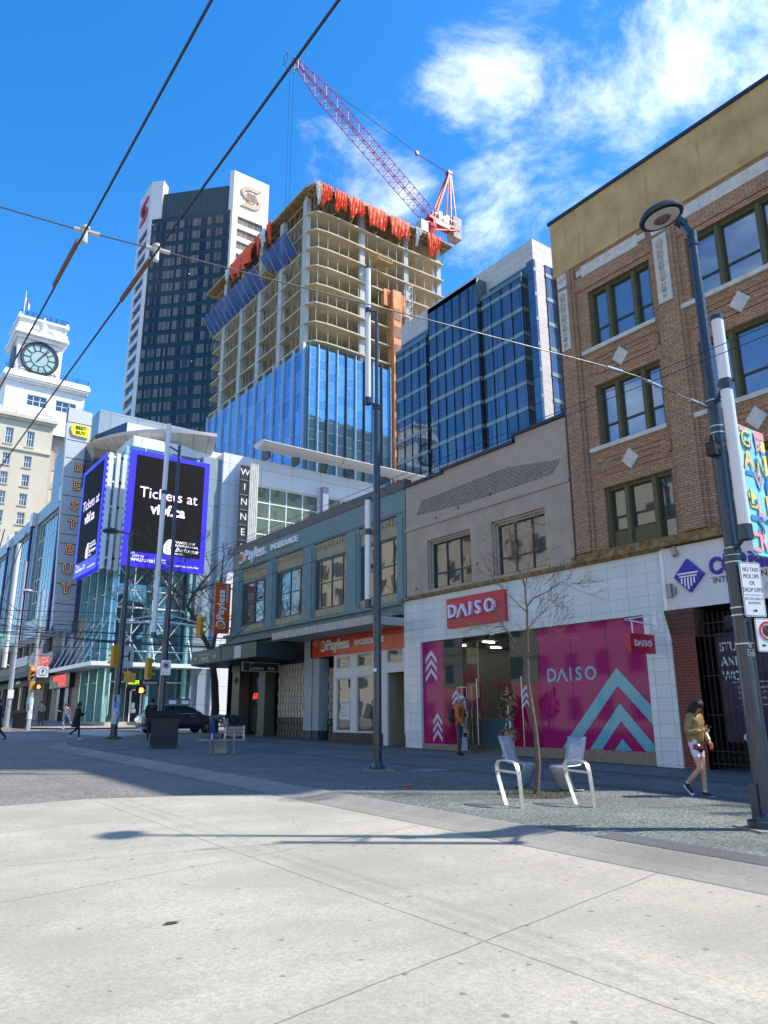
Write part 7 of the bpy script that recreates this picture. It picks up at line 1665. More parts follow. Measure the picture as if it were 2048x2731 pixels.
for poly in ([(.62,1.1),(.85,1.38),(1.15,1.52),(1.62,1.57),(1.62,1.1)],[(1.70,1.1),(1.70,1.57),(2.25,1.55),(2.7,1.42),(3.3,1.1)]):
    mb = MB(); sl_ = .16/.6
    mb.add([(cp(u_), y0_+.03+sl_*(z-1.03), z0+z-.015) for u_,z in poly], [tuple(range(len(poly)))]); part('window', mb, cg, CA)
mb = MB(); mb.tube([(cp(.55),y0_+.04,z0+1.08),(cp(3.4),y0_+.04,z0+1.09)],.012,4); mb.tube([(cp(.3),y0_+.08,z0+1.06),(cp(.75),y0_+.12,z0+1.47),(cp(1.15),y0_+.14,z0+1.6),(cp(1.7),y0_+.15,z0+1.65),(cp(2.3),y0_+.15,z0+1.62),(cp(2.85),y0_+.12,z0+1.47),(cp(3.45),y0_+.05,z0+1.1)],.014,4); part('chrome_trim', mb, steel, CA)
mb = MB(); mb.box(cp(1.5),cp(1.7),y0_-.015,y0_+.01,z0+.93,z0+.96); mb.box(cp(2.7),cp(2.9),y0_-.015,y0_+.01,z0+.93,z0+.96); part('door_handle', mb, steel, CA)
mb = MB(); mb.box(cp(3.05),cp(3.25),y0_-.14,y0_+.02,z0+1.06,z0+1.2); part('wing_mirror', mb, paint, CA)
mb = MB(); mb.prism([(cp(4.1),z0+.72),(cp(4.5),z0+.66),(cp(4.42),z0+.8),(cp(4.15),z0+.86)],0,.1); mb.v = [Vector((v.x, y0_-.01+v.z, v.y)) for v in mb.v]; part('headlight', mb, mat('headlight glass', (.5,.52,.55), .1), CA)
for u_ in (.85,3.72):
    for yy in (y0_-.01,y1_-.19):
        Mw = Matrix.Translation((cp(u_),yy+.2,z0+.33)) @ Matrix.Rotation(pi/2,4,'X'); mb = MB(Mw); mb.lathe([(.2,0),(.31,0),(.335,.04),(.335,.17),(.31,.2),(.2,.2)],(0,0),24); wh = part('wheel', mb, mat('tyre rubber', (.012,.012,.013), .8), CA, True)
        mb = MB(Mw); mb.lathe([(.2,.17),(.19,.19),(.05,.2),(0,.21)],(0,0),20)
        for k in range(5): a = k*2*pi/5; mb.bar((.03*cos(a),.03*sin(a),.205),(.2*cos(a),.2*sin(a),.19),.05,.02,up=(0,0,1))
        part('rim', mb, greym, wh)
mb = MB(); mb.box(14.0,20,42.1,42.2,gz(17,42)-.1,gz(17,42)-.088); struct('road_line', mb, mat('worn white road paint', (.62,.62,.6), .7))
# ---------------- overhead wires
wirem = mat('dark trolley wire', (.008,.012,.04), .4, var=0)
def wire(label, pts, r_=.012, m=wirem, n=6, group=None, name='overhead_wire'):
    mb = MB(); mb.tube(pts, r_, n); return tag(part(name, mb, m), label, 'wire', group)
wire('left of the two thick trolley wires running along the road', [(1.32,-30,5.9),(1.32,6.53,5.9),(1.33,60,5.9)], .011)
wire('right of the two thick trolley wires running along the road', [(1.97,-30,5.9),(1.97,6.7,5.9),(1.95,60,5.9)], .011)
def sp(x, z): return (x, 5.3+.172*(9.75-x), z)
W = wire('thin sagging steel span wire stretched across the street from the right lamp pole', [sp(9.72,5.78),sp(8.9,5.9),sp(8.35,6.0),sp(7.7,6.03),sp(4.9,6.05),sp(2.0,6.06),sp(1.33,6.06),sp(-2,6.2),sp(-9,6.6)], .0075, mat('bright span wire', (.07,.075,.08), .5,.1))
for x_ in (9.45,8.65,7.95): mb = MB(); zw = lambda q: lin(q, [(7.7,6.03),(8.35,6.0),(8.9,5.9),(9.72,5.78)]); mb.tube([sp(x_+.13,zw(x_+.13)),sp(x_-.13,zw(x_-.13))],.024,8); part('turnbuckle', mb, steel, W)
for x_ in (1.40,2.06):
    HG = thing('wire_hanger', 'pale insulated hanger holding the %s trolley wire to the span wire' % ('left' if x_ < 1.5 else 'right'), 'wire hanger', (x_-.08,6.6,6)); p = Vector(sp(x_,6.06)); mb = MB(); mb.bar(p+Vector((-.13,.02,.0)),p+Vector((.1,-.02,0)),.05,.02); mb.cyl((p.x-.03,p.y),5.93,6.12,.03,.028,10); mb.cyl((p.x-.03,p.y),6.08,6.1,.045,.045,12); part('insulator', mb, mat('pale insulator', (.5,.5,.47), .4), HG)
    mb = MB(); mb.bar((x_-.09,p.y-.02,5.915),(x_-.09,p.y+.9,5.905),.03,.05); part('clamp_bar', mb, mat('brown clamp', (.1,.05,.03), .6), HG)
for x_,lab in ((8.3,'left'),(8.52,'right')): wire('thin feeder wire passing in front of the brick building, %s one' % lab, [(x_,-20,5.9),(x_-.0,7,5.93),(x_+.2,34,6.3),(x_+1.5,50,6.6)], .0055, group='feeder wires')
for x_ in (7.9,8.35):
    p = Vector((x_,5.3+.172*(9.75-x_)+0.2,5.8)); 
ns = random.Random(2)
for k in range(13):
    y_ = 39+k*1.25; z_ = 5.9+ns.uniform(-.5,.55); z2 = z_+ns.uniform(-.25,.35)
    wire('one of the dark trolley wires crossing the side street intersection', [(-25,y_,z_+.15),(6,y_+.3,z_),(13,y_,z2-.05),(60,y_-1,z2+.4)], .016, group='crossing wires')
for k in range(5):
    wire('one of the curving trolley wires turning over the intersection', [(1.5+k*.5,20,6.0),(3+k*.5,32,6.0),(6+k*.6,42,6.05),(12+k*.5,48.5+k*.3,6.1),(20,50+k*.4,6.2),(60,50+k*.4,6.6)], .014, group='turning wires')
for k,(a,b) in enumerate((((10.58,34.76,7.4),(9,60,8.5)),((10.55,29,6.1),(17,26,8.2)),((10.55,29,6.0),(17,33,9.0)),((10.8,15.1,7.4),(17,22.5,9.9)),((13.35,37,6.6),(11.3,56,8.2)),((10.0,56,6.4),(13.35,37,6.5)),((10.0,56,7.4),(-10,40,8)))):
    wire(('stay wire between poles and buildings near the corner', )[0], [a,(Vector(a)+Vector(b))/2-Vector((0,0,.15)),b], .012, group='stay wires')
# bare street trees further along the pavement, just outside the picture; their twigs dapple the ground
for k,(tx_,ty_,lab) in enumerate(((15.4,2.8,'bare street tree close to the low shop block'),)):
    o = thing('bare_tree', lab, 'tree', (tx_,ty_,gz(tx_,ty_))); rnd = random.Random(40+k); z_ = gz(tx_,ty_)
    mb = MB(); mb.tube([(tx_,ty_,z_-.02),(tx_+.05,ty_,z_+1.2),(tx_,ty_+.05,z_+2.4),(tx_+.1,ty_,z_+3.8),(tx_,ty_,z_+5.2)], [.1,.085,.07,.045,.02], 8); part('trunk', mb, bark, o, True)
    mb = MB()
    for q in range(16): a = q*2.4; grow(mb, (tx_,ty_,z_+2.2+q*.19), (cos(a),sin(a),.7), 1.7-.05*q, .035, 3, rnd, .5, .3, 4, (1,3), .006)
    part('branches', mb, bark, o)
# ============================================================= PEOPLE
def FK(h, lean=0, rleg=(0,0), lleg=(0,0), rarm=(0,0,10), larm=(0,0,10), head=0, rfoot=0, lfoot=0, rin=0, lin_=0, fem=False, neckfwd=0):
    """joint positions for a figure facing +X; legs (thigh, knee) arms (fwd, elbow, out) in degrees, side r = -Y, l = +Y"""
    J = {}; s = h; d = radians
    pel = Vector((0,0,0)); J['pelvis'] = pel
    tl = d(lean); up = Vector((sin(tl),0,cos(tl))); J['waist'] = pel+up*.075*s; J['chest'] = pel+up*.20*s; J['neckb'] = pel+up*.295*s
    hl = d(lean+head); hu = Vector((sin(hl),0,cos(hl))); J['neck'] = J['neckb']+up*.03*s+Vector((neckfwd*s,0,0)); J['jaw'] = J['neck']+hu*.035*s+Vector((hu.z,0,-hu.x))*.012*s; J['head'] = J['neck']+hu*.075*s; J['crown'] = J['neck']+hu*.108*s-Vector((hu.z,0,-hu.x))*.008*s
    J['nose'] = J['head']+Vector((hu.z,0,-hu.x))*.056*s-hu*.012*s; J['face'] = Vector((hu.z,0,-hu.x)); J['hu'] = hu
    for sd,leg,arm,ft,inn,nm in ((-1,rleg,rarm,rfoot,rin,'r'),(1,lleg,larm,lfoot,lin_,'l')):
        a,b = d(leg[0]),d(leg[1]); hip = pel+Vector((0,sd*.052*s,-.01*s)); kn = hip+Vector((sin(a),0,-cos(a)))*.245*s; an = kn+Vector((sin(a-b),0,-cos(a-b)))*.235*s; fa = d(ft)
        J[nm+'hip'],J[nm+'knee'],J[nm+'ankle'] = hip,kn,an; J[nm+'heel'] = an+Vector((-cos(fa)*.018,0,-.03+sin(fa)*.0))*s; J[nm+'toe'] = an+Vector((cos(fa)*.085,0,-.034+sin(fa)*.085))*s
        sh = J['neckb']-up*.028*s+Vector((0,sd*(.088 if fem else .105)*s,0)); a,b,o = d(arm[0]),d(arm[1]),d(arm[2])
        el = sh+(up*-cos(a)*cos(o)+Vector((sin(a),0,0))+Vector((0,sd*sin(o),0)))*.165*s
        fd = Vector((sin(a+b),0,-cos(a+b))); fd = (fd+Vector((0,-sd*sin(d(inn)),0))).normalized(); wr = el+fd*.145*s
        J[nm+'sh'],J[nm+'el'],J[nm+'wr'],J[nm+'fd'] = sh,el,wr,fd
    return J
def person(label, h, J, x, y, heading, cols, hair=None, fem=False, fine=False, dz=0, rz=None, wide=1.0, jacket=0.0):
    """cols: torso, arm, hand, thigh, shin, foot, skin  (thigh may be (mat, t, mat2))"""
    g0 = gz(x,y)+dz; low = min(J[k].z for k in ('rheel','lheel','rtoe','ltoe'))-.012*h
    ang = math.atan2(heading[1],heading[0])
    o = thing('person', label, 'person', (x,y,g0)); M = Matrix.Translation((x,y,g0-low)) @ Matrix.Rotation(ang,4,'Z')
    V = []; E = []; R = []; names = {}
    def v(n, p, r_): names[n] = len(V); V.append(Vector(p)); R.append(r_*h); return names[n]
    def e(a,b): E.append((names[a],names[b]))
    f_ = .92 if fem else 1.0; jk = 1+jacket
    v('pelvis',J['pelvis'],.062*f_*(1.04)); v('waist',J['waist'],.058*f_*jk); v('chest',J['chest'],.068*f_*jk); v('neckb',J['neckb'],.045*jk); v('neck',J['neck'],.030); v('jaw',J['jaw'],.036); v('head',J['head'],.048); v('crown',J['crown'],.041)
    for a,b in (('pelvis','waist'),('waist','chest'),('chest','neckb'),('neckb','neck'),('neck','jaw'),('jaw','head'),('head','crown')): e(a,b)
    v('nose',J['nose'],.009); e('head','nose')
    for s_ in 'rl':
        v(s_+'hip',J[s_+'hip'],.055*f_); kn = J[s_+'knee']; hp = J[s_+'hip']; v(s_+'mid',hp.lerp(kn,.45),.047*f_); v(s_+'knee',kn,.033); v(s_+'calf',kn.lerp(J[s_+'ankle'],.3),.034*f_); v(s_+'ankle',J[s_+'ankle'],.023); v(s_+'heel',J[s_+'heel'],.024); v(s_+'ball',J[s_+'heel'].lerp(J[s_+'toe'],.65),.024); v(s_+'toe',J[s_+'toe'],.016)
        for a,b in (('pelvis',s_+'hip'),(s_+'hip',s_+'mid'),(s_+'mid',s_+'knee'),(s_+'knee',s_+'calf'),(s_+'calf',s_+'ankle'),(s_+'ankle',s_+'heel'),(s_+'heel',s_+'ball'),(s_+'ball',s_+'toe')): e(a,b)
        v(s_+'sh',J[s_+'sh'],.038*jk); v(s_+'el',J[s_+'el'],.027*(1+jacket*1.3)); v(s_+'fore',J[s_+'el'].lerp(J[s_+'wr'],.8),.021*(1+jacket*1.3)); v(s_+'wr',J[s_+'wr'],.0155)
        fd = J[s_+'fd']; side = Vector((0,1,0)); pn = fd.cross(side).normalized(); pal = J[s_+'wr']+fd*.035*h; v(s_+'palm',pal,.019)
        for a,b in (('neckb',s_+'sh'),(s_+'sh',s_+'el'),(s_+'el',s_+'fore'),(s_+'fore',s_+'wr'),(s_+'wr',s_+'palm')): e(a,b)
        sd = -1 if s_ == 'r' else 1
        if fine:
            up_ = fd.cross(side).normalized()
            for k in range(4):
                L_ = (.03,.034,.032,.026)[k]*h; off = up_*(.0115*(1.5-k))*h; curl = side*(-sd)
                a_ = pal+fd*.012*h+off; b_ = a_+(fd*.85+curl*.5)*L_*.6; c_ = b_+(fd*.35+curl*.9)*L_*.6
                v('%sf%da'%(s_,k),a_,.0062); v('%sf%db'%(s_,k),b_,.0054); v('%sf%dc'%(s_,k),c_,.0046); e(s_+'palm','%sf%da'%(s_,k)); e('%sf%da'%(s_,k),'%sf%db'%(s_,k)); e('%sf%db'%(s_,k),'%sf%dc'%(s_,k))
            a_ = J[s_+'wr']+fd*.02*h+up_*.02*h; v(s_+'t1',a_,.0068); v(s_+'t2',a_+(fd+up_*.6-side*sd*.5).normalized()*.03*h,.0055); e(s_+'palm',s_+'t1'); e(s_+'t1',s_+'t2')
        else:
            for k,off in enumerate((-.008,.008)): v('%sf%d'%(s_,k),pal+fd*.04*h+Vector((0,off*h,0)),.009); e(s_+'palm','%sf%d'%(s_,k))
            v(s_+'t1',pal+fd.cross(side)*.02*h+fd*.01*h,.007); e(s_+'palm',s_+'t1')
    me = bpy.data.meshes.new('body'); me.from_pydata(V, E, []); ob = bpy.data.objects.new('body', me); C.objects.link(ob)
    md = ob.modifiers.new('s','SKIN'); sv = me.skin_vertices[0].data
    for i,r_ in enumerate(R): sv[i].radius = (r_,r_)
    sv[0].use_root = True
    md.use_smooth_shade = True; sb = ob.modifiers.new('d','SUBSURF'); sb.levels = 2 if (fine or h > 1) else 1; sb.render_levels = sb.levels
    bpy.context.view_layer.update(); nm = bpy.data.meshes.new_from_object(ob.evaluated_get(bpy.context.evaluated_depsgraph_get()))
    bpy.data.objects.remove(ob); bpy.data.meshes.remove(me)
    segs = []
    inv = {i:n for n,i in names.items()}
    for a,b in E:
        na, nb = inv[a], inv[b]; q = nb[1:] if nb[0] in 'rl' and nb not in ('neck',) else nb
        if nb in ('waist','chest','neckb') or q in ('hip','sh'): k = 'torso'
        elif nb in ('neck','jaw','head','crown','nose'): k = 'skin'
        elif q in ('mid','knee'): k = 'thigh'
        elif q in ('calf','ankle'): k = 'shin'
        elif q in ('heel','ball','toe'): k = 'foot'
        elif q in ('el','fore','wr'): k = 'arm'
        else: k = 'hand'
        if q == 'hip' or nb == 'waist': k = 'hips'
        segs.append((V[a], V[b], k, q))
    mats = []; key = {}
    def mi(m):
        if m.name not in key: key[m.name] = len(mats); mats.append(m)
        return key[m.name]
    idx = []; widen = []
    def near(p):
        best = None
        for a,b,k,q in segs:
            ab = b-a; t_ = max(0,min(1,(p-a).dot(ab)/max(1e-9,ab.length_squared))); dd = (a+ab*t_-p).length
            if best is None or dd < best[0]: best = (dd,k,q,t_)
        return best
    for pl in nm.polygons:
        dd,k,q,t_ = near(pl.center); k = 'torso' if (k == 'hand' and dd > .026*h) else k; c = cols.get(k) or cols['torso']
        if k == 'hips': c = cols.get('hips') or cols['thigh'] if not isinstance(cols['thigh'],tuple) else cols.get('hips', cols['thigh'][0])
        if isinstance(c, tuple):
            tt = t_*.45 if q == 'mid' else .45+t_*.55
            if k == 'shin': tt = t_*.3 if q == 'calf' else .3+.7*t_
            c = c[0] if tt < c[1] else c[2]
        if k == 'torso': c = cols['torso']
        if q == 'palm' and k == 'hand': c = cols.get('hand') or cols['skin']
        idx.append(mi(c))
    for vt in nm.vertices:
        p = vt.co; z0_, z1_ = J['pelvis'].z-.05*h, J['neckb'].z+.01*h
        if abs(p.y) < .085*h:
            bst = near(p)
            if bst[1] in ('torso','hips'): vt.co.y *= 1+.30*wide*(1-(abs(p.y)/(.085*h))**2)+.04
    for m_ in mats: nm.materials.append(m_)
    nm.polygons.foreach_set('material_index', idx); nm.polygons.foreach_set('use_smooth', [True]*len(nm.polygons))
    nm.transform(Matrix.Translation(-Vector((x,y,g0))) @ M); nm.update(); b_ = bpy.data.objects.new('body', nm); C.objects.link(b_); b_.parent = o
    # face details
    hd = J['head']; F = J['face']; U = J['hu']; sdv = Vector((0,1,0))
    if fine:
        for s_ in (-1,1):
            mb = MB(M); c = hd+F*.043*h+sdv*s_*.019*h+U*.004*h; mb.tube([c-F*.002*h,c+F*.0035*h],[.0055*h,.003*h],8); part('eye', mb, mat('dark eye', (.02,.015,.012), .2), o)
            mb = MB(M); c = hd+sdv*s_*.049*h-F*.004*h-U*.006*h; mb.tube([c-U*.014*h,c+F*.004*h,c+U*.014*h],[.004*h,.008*h,.005*h],6); part('ear', mb, cols['skin'], o, True)
        mb = MB(M); c = hd+F*.045*h-U*.036*h; mb.tube([c-sdv*.013*h,c+F*.003*h,c+sdv*.013*h],[.002*h,.004*h,.002*h],6); part('mouth', mb, mat('lip colour', (.35,.12,.1), .5), o)
    def cap(r_, lo, m_, name='hair', front=.35, off=0.0, sc=1.0):
        vs = []; n1_,n2_ = 8,16
        for i in range(n1_+1):
            for k in range(n2_):
                q = 2*pi*k/n2_; fr_ = cos(q); zl = lo+(front-lo)*max(0,fr_)**2
                zz = 1-(1-zl)*(i/n1_); rr = math.sqrt(max(0,1-min(1,abs(zz))**2)) if zz > 0 else 1-.1*abs(zz)
                p = hd+U*.014*h+F*(off*h)+(F*cos(q)*rr*1.08+sdv*sin(q)*rr*.92+U*zz*1.12)*r_*h; vs.append(p)
        mb = MB(M); mb.add(vs, [(i*n2_+k,i*n2_+(k+1)%n2_,(i+1)*n2_+(k+1)%n2_,(i+1)*n2_+k) for i in range(n1_) for k in range(n2_)]); return part(name, mb, m_, o, True)
    return o, M, cap
skin1 = mat('light skin', (.50,.30,.21), .5, var=.06, vs=20); skin2 = mat('tan skin', (.36,.2,.13), .5, var=.06, vs=20)
dhair = mat('dark brown hair', (.016,.010,.008), .62, var=.4, vs=30); khaki = mat('khaki satin jacket', (.26,.17,.062), .35, var=.25, vs=14, bump=.02, bs=9)
whs = mat('white cycling shorts', (.62,.58,.70), .6, var=.06); blk = mat('black cloth', (.012,.012,.015), .8, var=.3); shoe = mat('dark maroon shoe', (.035,.014,.018), .5)
jean = mat('blue jeans', (.10,.20,.36), .8, var=.25, vs=20); ojk = mat('burnt orange jacket', (.48,.15,.02), .6, var=.2, vs=12, bump=.02, bs=10); gjean = mat('dark grey jeans', (.055,.07,.085), .8, var=.3, vs=14)
# woman looking at her phone
J = FK(1.60, lean=4, rleg=(14,62), lleg=(4,4), rarm=(-4,104,16), larm=(8,34,12), head=30, rfoot=-52, lfoot=0, rin=42, lin_=24, fem=True)
W_, M, cap = person('woman with long dark hair, khaki jacket and white shorts walking while looking at her phone', 1.60, J, 12.25, 7.72, (-.05,-1), dict(torso=khaki,arm=khaki,hips=whs,thigh=(whs,.52,skin1),shin=(skin1,.92,mat('white sock',(.6,.6,.6),.8)),foot=shoe,skin=skin1,hand=skin1), fem=True, fine=True, jacket=.42)
h = 1.60; cap(.057,-.8,dhair,front=.12)
mb = MB(M); hd = J['head']; F = J['face']; U = J['hu']
for k in range(34):
    q = pi*.24+pi*1.52*k/33; c0 = hd+U*.072*h+(F*cos(q)+Vector((0,sin(q),0)))*.012*h; c0b = hd+U*.048*h+(F*cos(q)*1.02+Vector((0,sin(q),0)))*.044*h; c1 = hd-U*.06*h+(F*cos(q)*1.0-F*.25+Vector((0,sin(q)*1.05,0)))*.056*h; side_ = sin(q)
    c2 = J['neckb']+Vector((-.045*h+.02*cos(q)*h, side_*.075*h, -.01*h)); c3 = J['neckb']+Vector((-.085*h+.01*cos(q)*h, side_*.085*h-.01*h, -.10*h-.02*h*random.random()))
    mb.tube([c0,c0b,c1,c2,c3],[.008*h,.010*h,.011*h,.011*h,.003*h],5)
part('hair', mb, dhair, W_, True)
mb = MB(M)
n = 20; vs = []
for j,(z_,rx,ry) in enumerate(((.235,.066,.098),(.20,.078,.106),(.14,.080,.108),(.08,.083,.106),(.035,.082,.104),(.012,.072,.098),(-.004,.068,.094))):
    for k in range(n): q = 2*pi*k/n; w_ = 1+.035*sin(q*7+j*1.7)*(j>1); vs.append(Vector((.012*z_*h*10*.35+rx*h*cos(q)*w_, ry*h*sin(q)*w_*.9, z_*h+.0)))
mb.add(vs, [(j*n+k,j*n+(k+1)%n,(j+1)*n+(k+1)%n,(j+1)*n+k) for j in range(6) for k in range(n)]); jkt = part('jacket', mb, khaki, W_, True)
mb = MB(M); mb.box(.080*h,.086*h,-.003*h,.003*h,.0,.22*h); part('zip', mb, mat('dark zip', (.05,.035,.02), .4), jkt)
mb = MB(M); vs = []; n1_,n2_ = 6,12
for i in range(n1_+1):
    for k in range(n2_+1): a = -1.2+2.4*k/n2_; t_ = i/n1_; vs.append(Vector(((.068+.022*sin(pi*t_))*h*cos(a), .092*h*sin(a)-.01*h, (-.008-.085*t_*(1-.45*abs(a)/1.2))*h)))
mb.add(vs, [(i*(n2_+1)+k,i*(n2_+1)+k+1,(i+1)*(n2_+1)+k+1,(i+1)*(n2_+1)+k) for i in range(n1_) for k in range(n2_)]); part('waist_bag', mb, mat('maroon patent waist bag', (.13,.02,.03), .2, coat=.5), W_, True)
mb = MB(M); wr = J['rwr']+J['rfd']*.05*h; mb.M = M @ Matrix.Translation(wr+Vector((.03,.02,.03))) @ Matrix.Rotation(radians(-25),4,'Y'); mb.box(-.065,.065,-.034,.034,-.005,.005); part('phone', mb, mat('phone case', (.02,.02,.025), .2), W_)
mb = MB(M); wr = J['lwr']+J['lfd']*.05*h; mb.M = M @ Matrix.Translation(wr+Vector((.01,-.02,0))); mb.lathe([(.0,-.05),(.03,-.05),(.035,.03),(.0,.035)],(0,0),12); part('red_cup', mb, mat('bright red object', (.6,.02,.015), .4), W_)
for s_ in 'rl':
    mb = MB(M); a = J[s_+'heel']; b = J[s_+'toe']; n_ = (b-a).normalized(); dn = Vector((n_.z,0,-n_.x)); mb.bar(a-n_*.022*h+dn*.019*h,b+n_*.014*h+dn*.012*h,.043*h,.010*h); part('shoe_sole', mb, white, W_)
# man in orange jacket with backpack
J = FK(1.74, lean=2, rleg=(3,4), lleg=(-3,2), rarm=(12,22,8), larm=(4,12,8), head=18, neckfwd=.015)
P_, M, cap = person('man in burnt orange jacket with black backpack and pale cap facing the shop display', 1.74, J, 15.75, 17.75, (.35,-.94), dict(torso=ojk,arm=ojk,hips=gjean,thigh=gjean,shin=gjean,foot=blk,skin=skin2,hand=skin2), fine=True, jacket=.25)
h = 1.74; cap(.055,-.05,mat('white blue cap',(.50,.55,.65),.7,var=.3,vs=30),'cap',front=.22)
mb = MB(M); hd = J['head']; F = J['face']; U = J['hu']; mb.add([hd+F*.048*h+U*.024*h+Vector((0,q*.038*h,0)) for q in (-1,1)]+[hd+F*.085*h+U*.018*h+Vector((0,q*.03*h,0)) for q in (1,-1)]+[hd+F*.048*h+U*.030*h+Vector((0,q*.038*h,0)) for q in (-1,1)]+[hd+F*.085*h+U*.022*h+Vector((0,q*.03*h,0)) for q in (1,-1)], [(0,3,2,1),(4,5,6,7),(0,1,5,4),(1,2,6,5),(2,3,7,6),(3,0,4,7)]); part('cap_visor', mb, blk, P_)
mb = MB(M); vs = []; n = 18
for j,(z_,rx,ry,cx_) in enumerate(((.24,.03,.06,-.10),(.215,.062,.085,-.115),(.15,.078,.095,-.125),(.07,.082,.098,-.13),(.02,.07,.09,-.12),(-.005,.04,.06,-.10))):
    for k in range(n): q = 2*pi*k/n; vs.append(Vector((cx_*h+rx*h*cos(q), ry*h*sin(q), z_*h+.02)))
mb.add(vs, [(j*n+k,j*n+(k+1)%n,(j+1)*n+(k+1)%n,(j+1)*n+k) for j in range(5) for k in range(n)]+[tuple(range(n-1,-1,-1)),tuple(5*n+k for k in range(n))]); bp = part('backpack', mb, mat('black backpack nylon',(.012,.014,.018),.6,var=.4,vs=20), P_, True)
mb = MB(M)
for s_ in (-1,1): mb.tube([Vector((-.05*h,s_*.05*h,.27*h)),Vector((.03*h,s_*.062*h,.285*h)),Vector((.085*h,s_*.065*h,.22*h)),Vector((.07*h,s_*.085*h,.12*h)),Vector((-.06*h,s_*.1*h,.06*h))],.010*h,6)
part('strap', mb, blk, bp)
mb = MB(M); mb.box(-.214*h,-.208*h,-.02*h,.02*h,.12*h,.15*h); part('badge', mb, mat('teal badge',(.1,.35,.35),.5), bp)
mb = MB(M); vs = []
for j,(r_,z_) in enumerate(((.05,.335),(.062,.32),(.068,.295),(.05,.275))):
    for k in range(14): q = 2*pi*k/14; vs.append(J['neckb']+Vector((-.012*h+r_*h*cos(q)*1.05, r_*h*sin(q)*1.1, (z_-.295)*h+.005*h+(-.01*h*cos(q)))))
mb.add(vs, [(j*14+k,j*14+(k+1)%14,(j+1)*14+(k+1)%14,(j+1)*14+k) for j in range(3) for k in range(14)]); part('hood', mb, ojk, P_, True)
mb = MB(M); vs = []; n = 18
for j,(z_,rx,ry) in enumerate(((.22,.066,.1),(.12,.074,.104),(.02,.072,.1),(-.03,.07,.098))):
    for k in range(n): q = 2*pi*k/n; vs.append(Vector((rx*h*cos(q)*(1+.03*sin(5*q+j)), ry*h*sin(q)*.92, z_*h)))
mb.add(vs, [(j*n+k,j*n+(k+1)%n,(j+1)*n+(k+1)%n,(j+1)*n+k) for j in range(3) for k in range(n)]); part('jacket', mb, ojk, P_, True)
def coat(M, h, J, z0, z1, r0, r1, m_, o, dx=0.0):
    mb = MB(M); vs = []; n = 16
    for j in range(6):
        t_ = j/5; z_ = z0+(z1-z0)*t_; r_ = r0+(r1-r0)*t_
        for k in range(n): q = 2*pi*k/n; vs.append(Vector((dx*h*t_+r_*h*cos(q)*(1+.04*sin(3*q+j)), r_*h*1.2*sin(q), z_*h)))
    mb.add(vs, [(j*n+k,j*n+(k+1)%n,(j+1)*n+(k+1)%n,(j+1)*n+k) for j in range(5) for k in range(n)]); part('coat', mb, m_, o, True)
# person in black waiting at the kerb
J = FK(1.72, lean=0, rleg=(2,3), lleg=(-2,2), rarm=(8,30,10), larm=(8,30,10), head=5)
P_, M, cap = person('person in a black hooded coat standing with their back turned behind the litter bin', 1.72, J, 11.35, 32.3, (.6,.8), dict(torso=blk,arm=blk,hips=blk,thigh=blk,shin=blk,foot=mat('dull red shoe',(.25,.03,.03),.6),skin=skin2,hand=skin2), jacket=.5); cap(.060,-.8,blk,'hood',front=.1); coat(M,1.72,J,.24,-.13,.075,.082,blk,P_)
# woman in black crossing
J = FK(1.6, lean=3, rleg=(24,22), lleg=(-4,52), rarm=(20,95,8), larm=(15,90,8), head=6, rfoot=0, lfoot=-30, rin=30, lin_=30, fem=True)
P_, M, cap = person('woman in a long black coat and pale shoes hurrying across with folded arms', 1.6, J, 9.1, 35.2, (.75,-.6), dict(torso=blk,arm=blk,hips=blk,thigh=blk,shin=blk,foot=mat('pale shoe',(.5,.48,.45),.6),skin=skin2,hand=skin2), fem=True, jacket=.3); cap(.058,-1.4,dhair,front=.35); coat(M,1.6,J,.2,-.2,.07,.115,blk,P_,-.03)
# bending person with stroller
gc = mat('grey blue coat',(.10,.14,.17),.8,var=.2)
J = FK(1.62, lean=82, rleg=(18,16), lleg=(8,8), rarm=(10,20,8), larm=(20,20,8), head=15)
P_, M, cap = person('person in grey blue coat and bright blue trousers bending over a dark pushchair', 1.62, J, 14.15, 32.5, (.9,-.25), dict(torso=gc,arm=gc,hips=gc,thigh=(gc,.6,mat('bright blue trousers',(.03,.09,.42),.8)),shin=mat('bright blue trousers',(.03,.09,.42),.8),foot=MATS['bright blue trousers'],skin=skin2,hand=skin2), jacket=.4); cap(.060,-.9,dhair,front=.2)
PC = thing('pushchair', 'dark pushchair with round hood beside the bending person in grey blue', 'pushchair', (15.05,32.4,gz(15,32.4))); g0 = gz(15,32.4)
navyc = mat('navy pushchair fabric',(.012,.018,.045),.8)
mb = MB(Matrix.Translation((15.15,32.4,g0+.72)));
for k in range(9): a = pi*k/8; a2 = pi*(k+1)/8; 
mb.lathe([(0,.3),(.15,.27),(.26,.17),(.31,.02),(.28,-.06)],(0,0),16); part('hood', mb, navyc, PC, True)
mb = MB(); mb.box(14.85,15.4,32.15,32.65,g0+.38,g0+.66); part('seat', mb, navyc, PC)
mb = MB()
for yy in (32.15,32.65): mb.tube([(14.55,yy,g0+1.0),(14.85,yy,g0+.6),(15.35,yy,g0+.1)],.015,6); mb.tube([(15.35,yy,g0+.6),(14.85,yy,g0+.1)],.015,6)
mb.tube([(14.55,32.15,g0+1.0),(14.55,32.65,g0+1.0)],.02,6); part('frame', mb, greym, PC)
for xx in (14.85,15.37):
    for yy in (32.12,32.68): mb = MB(Matrix.Translation((xx,yy,g0+.1)) @ Matrix.Rotation(pi/2,4,'X')); mb.lathe([(.03,-.02),(.1,-.02),(.1,.02),(.03,.02)],(0,0),14); part('wheel', mb, black, PC)
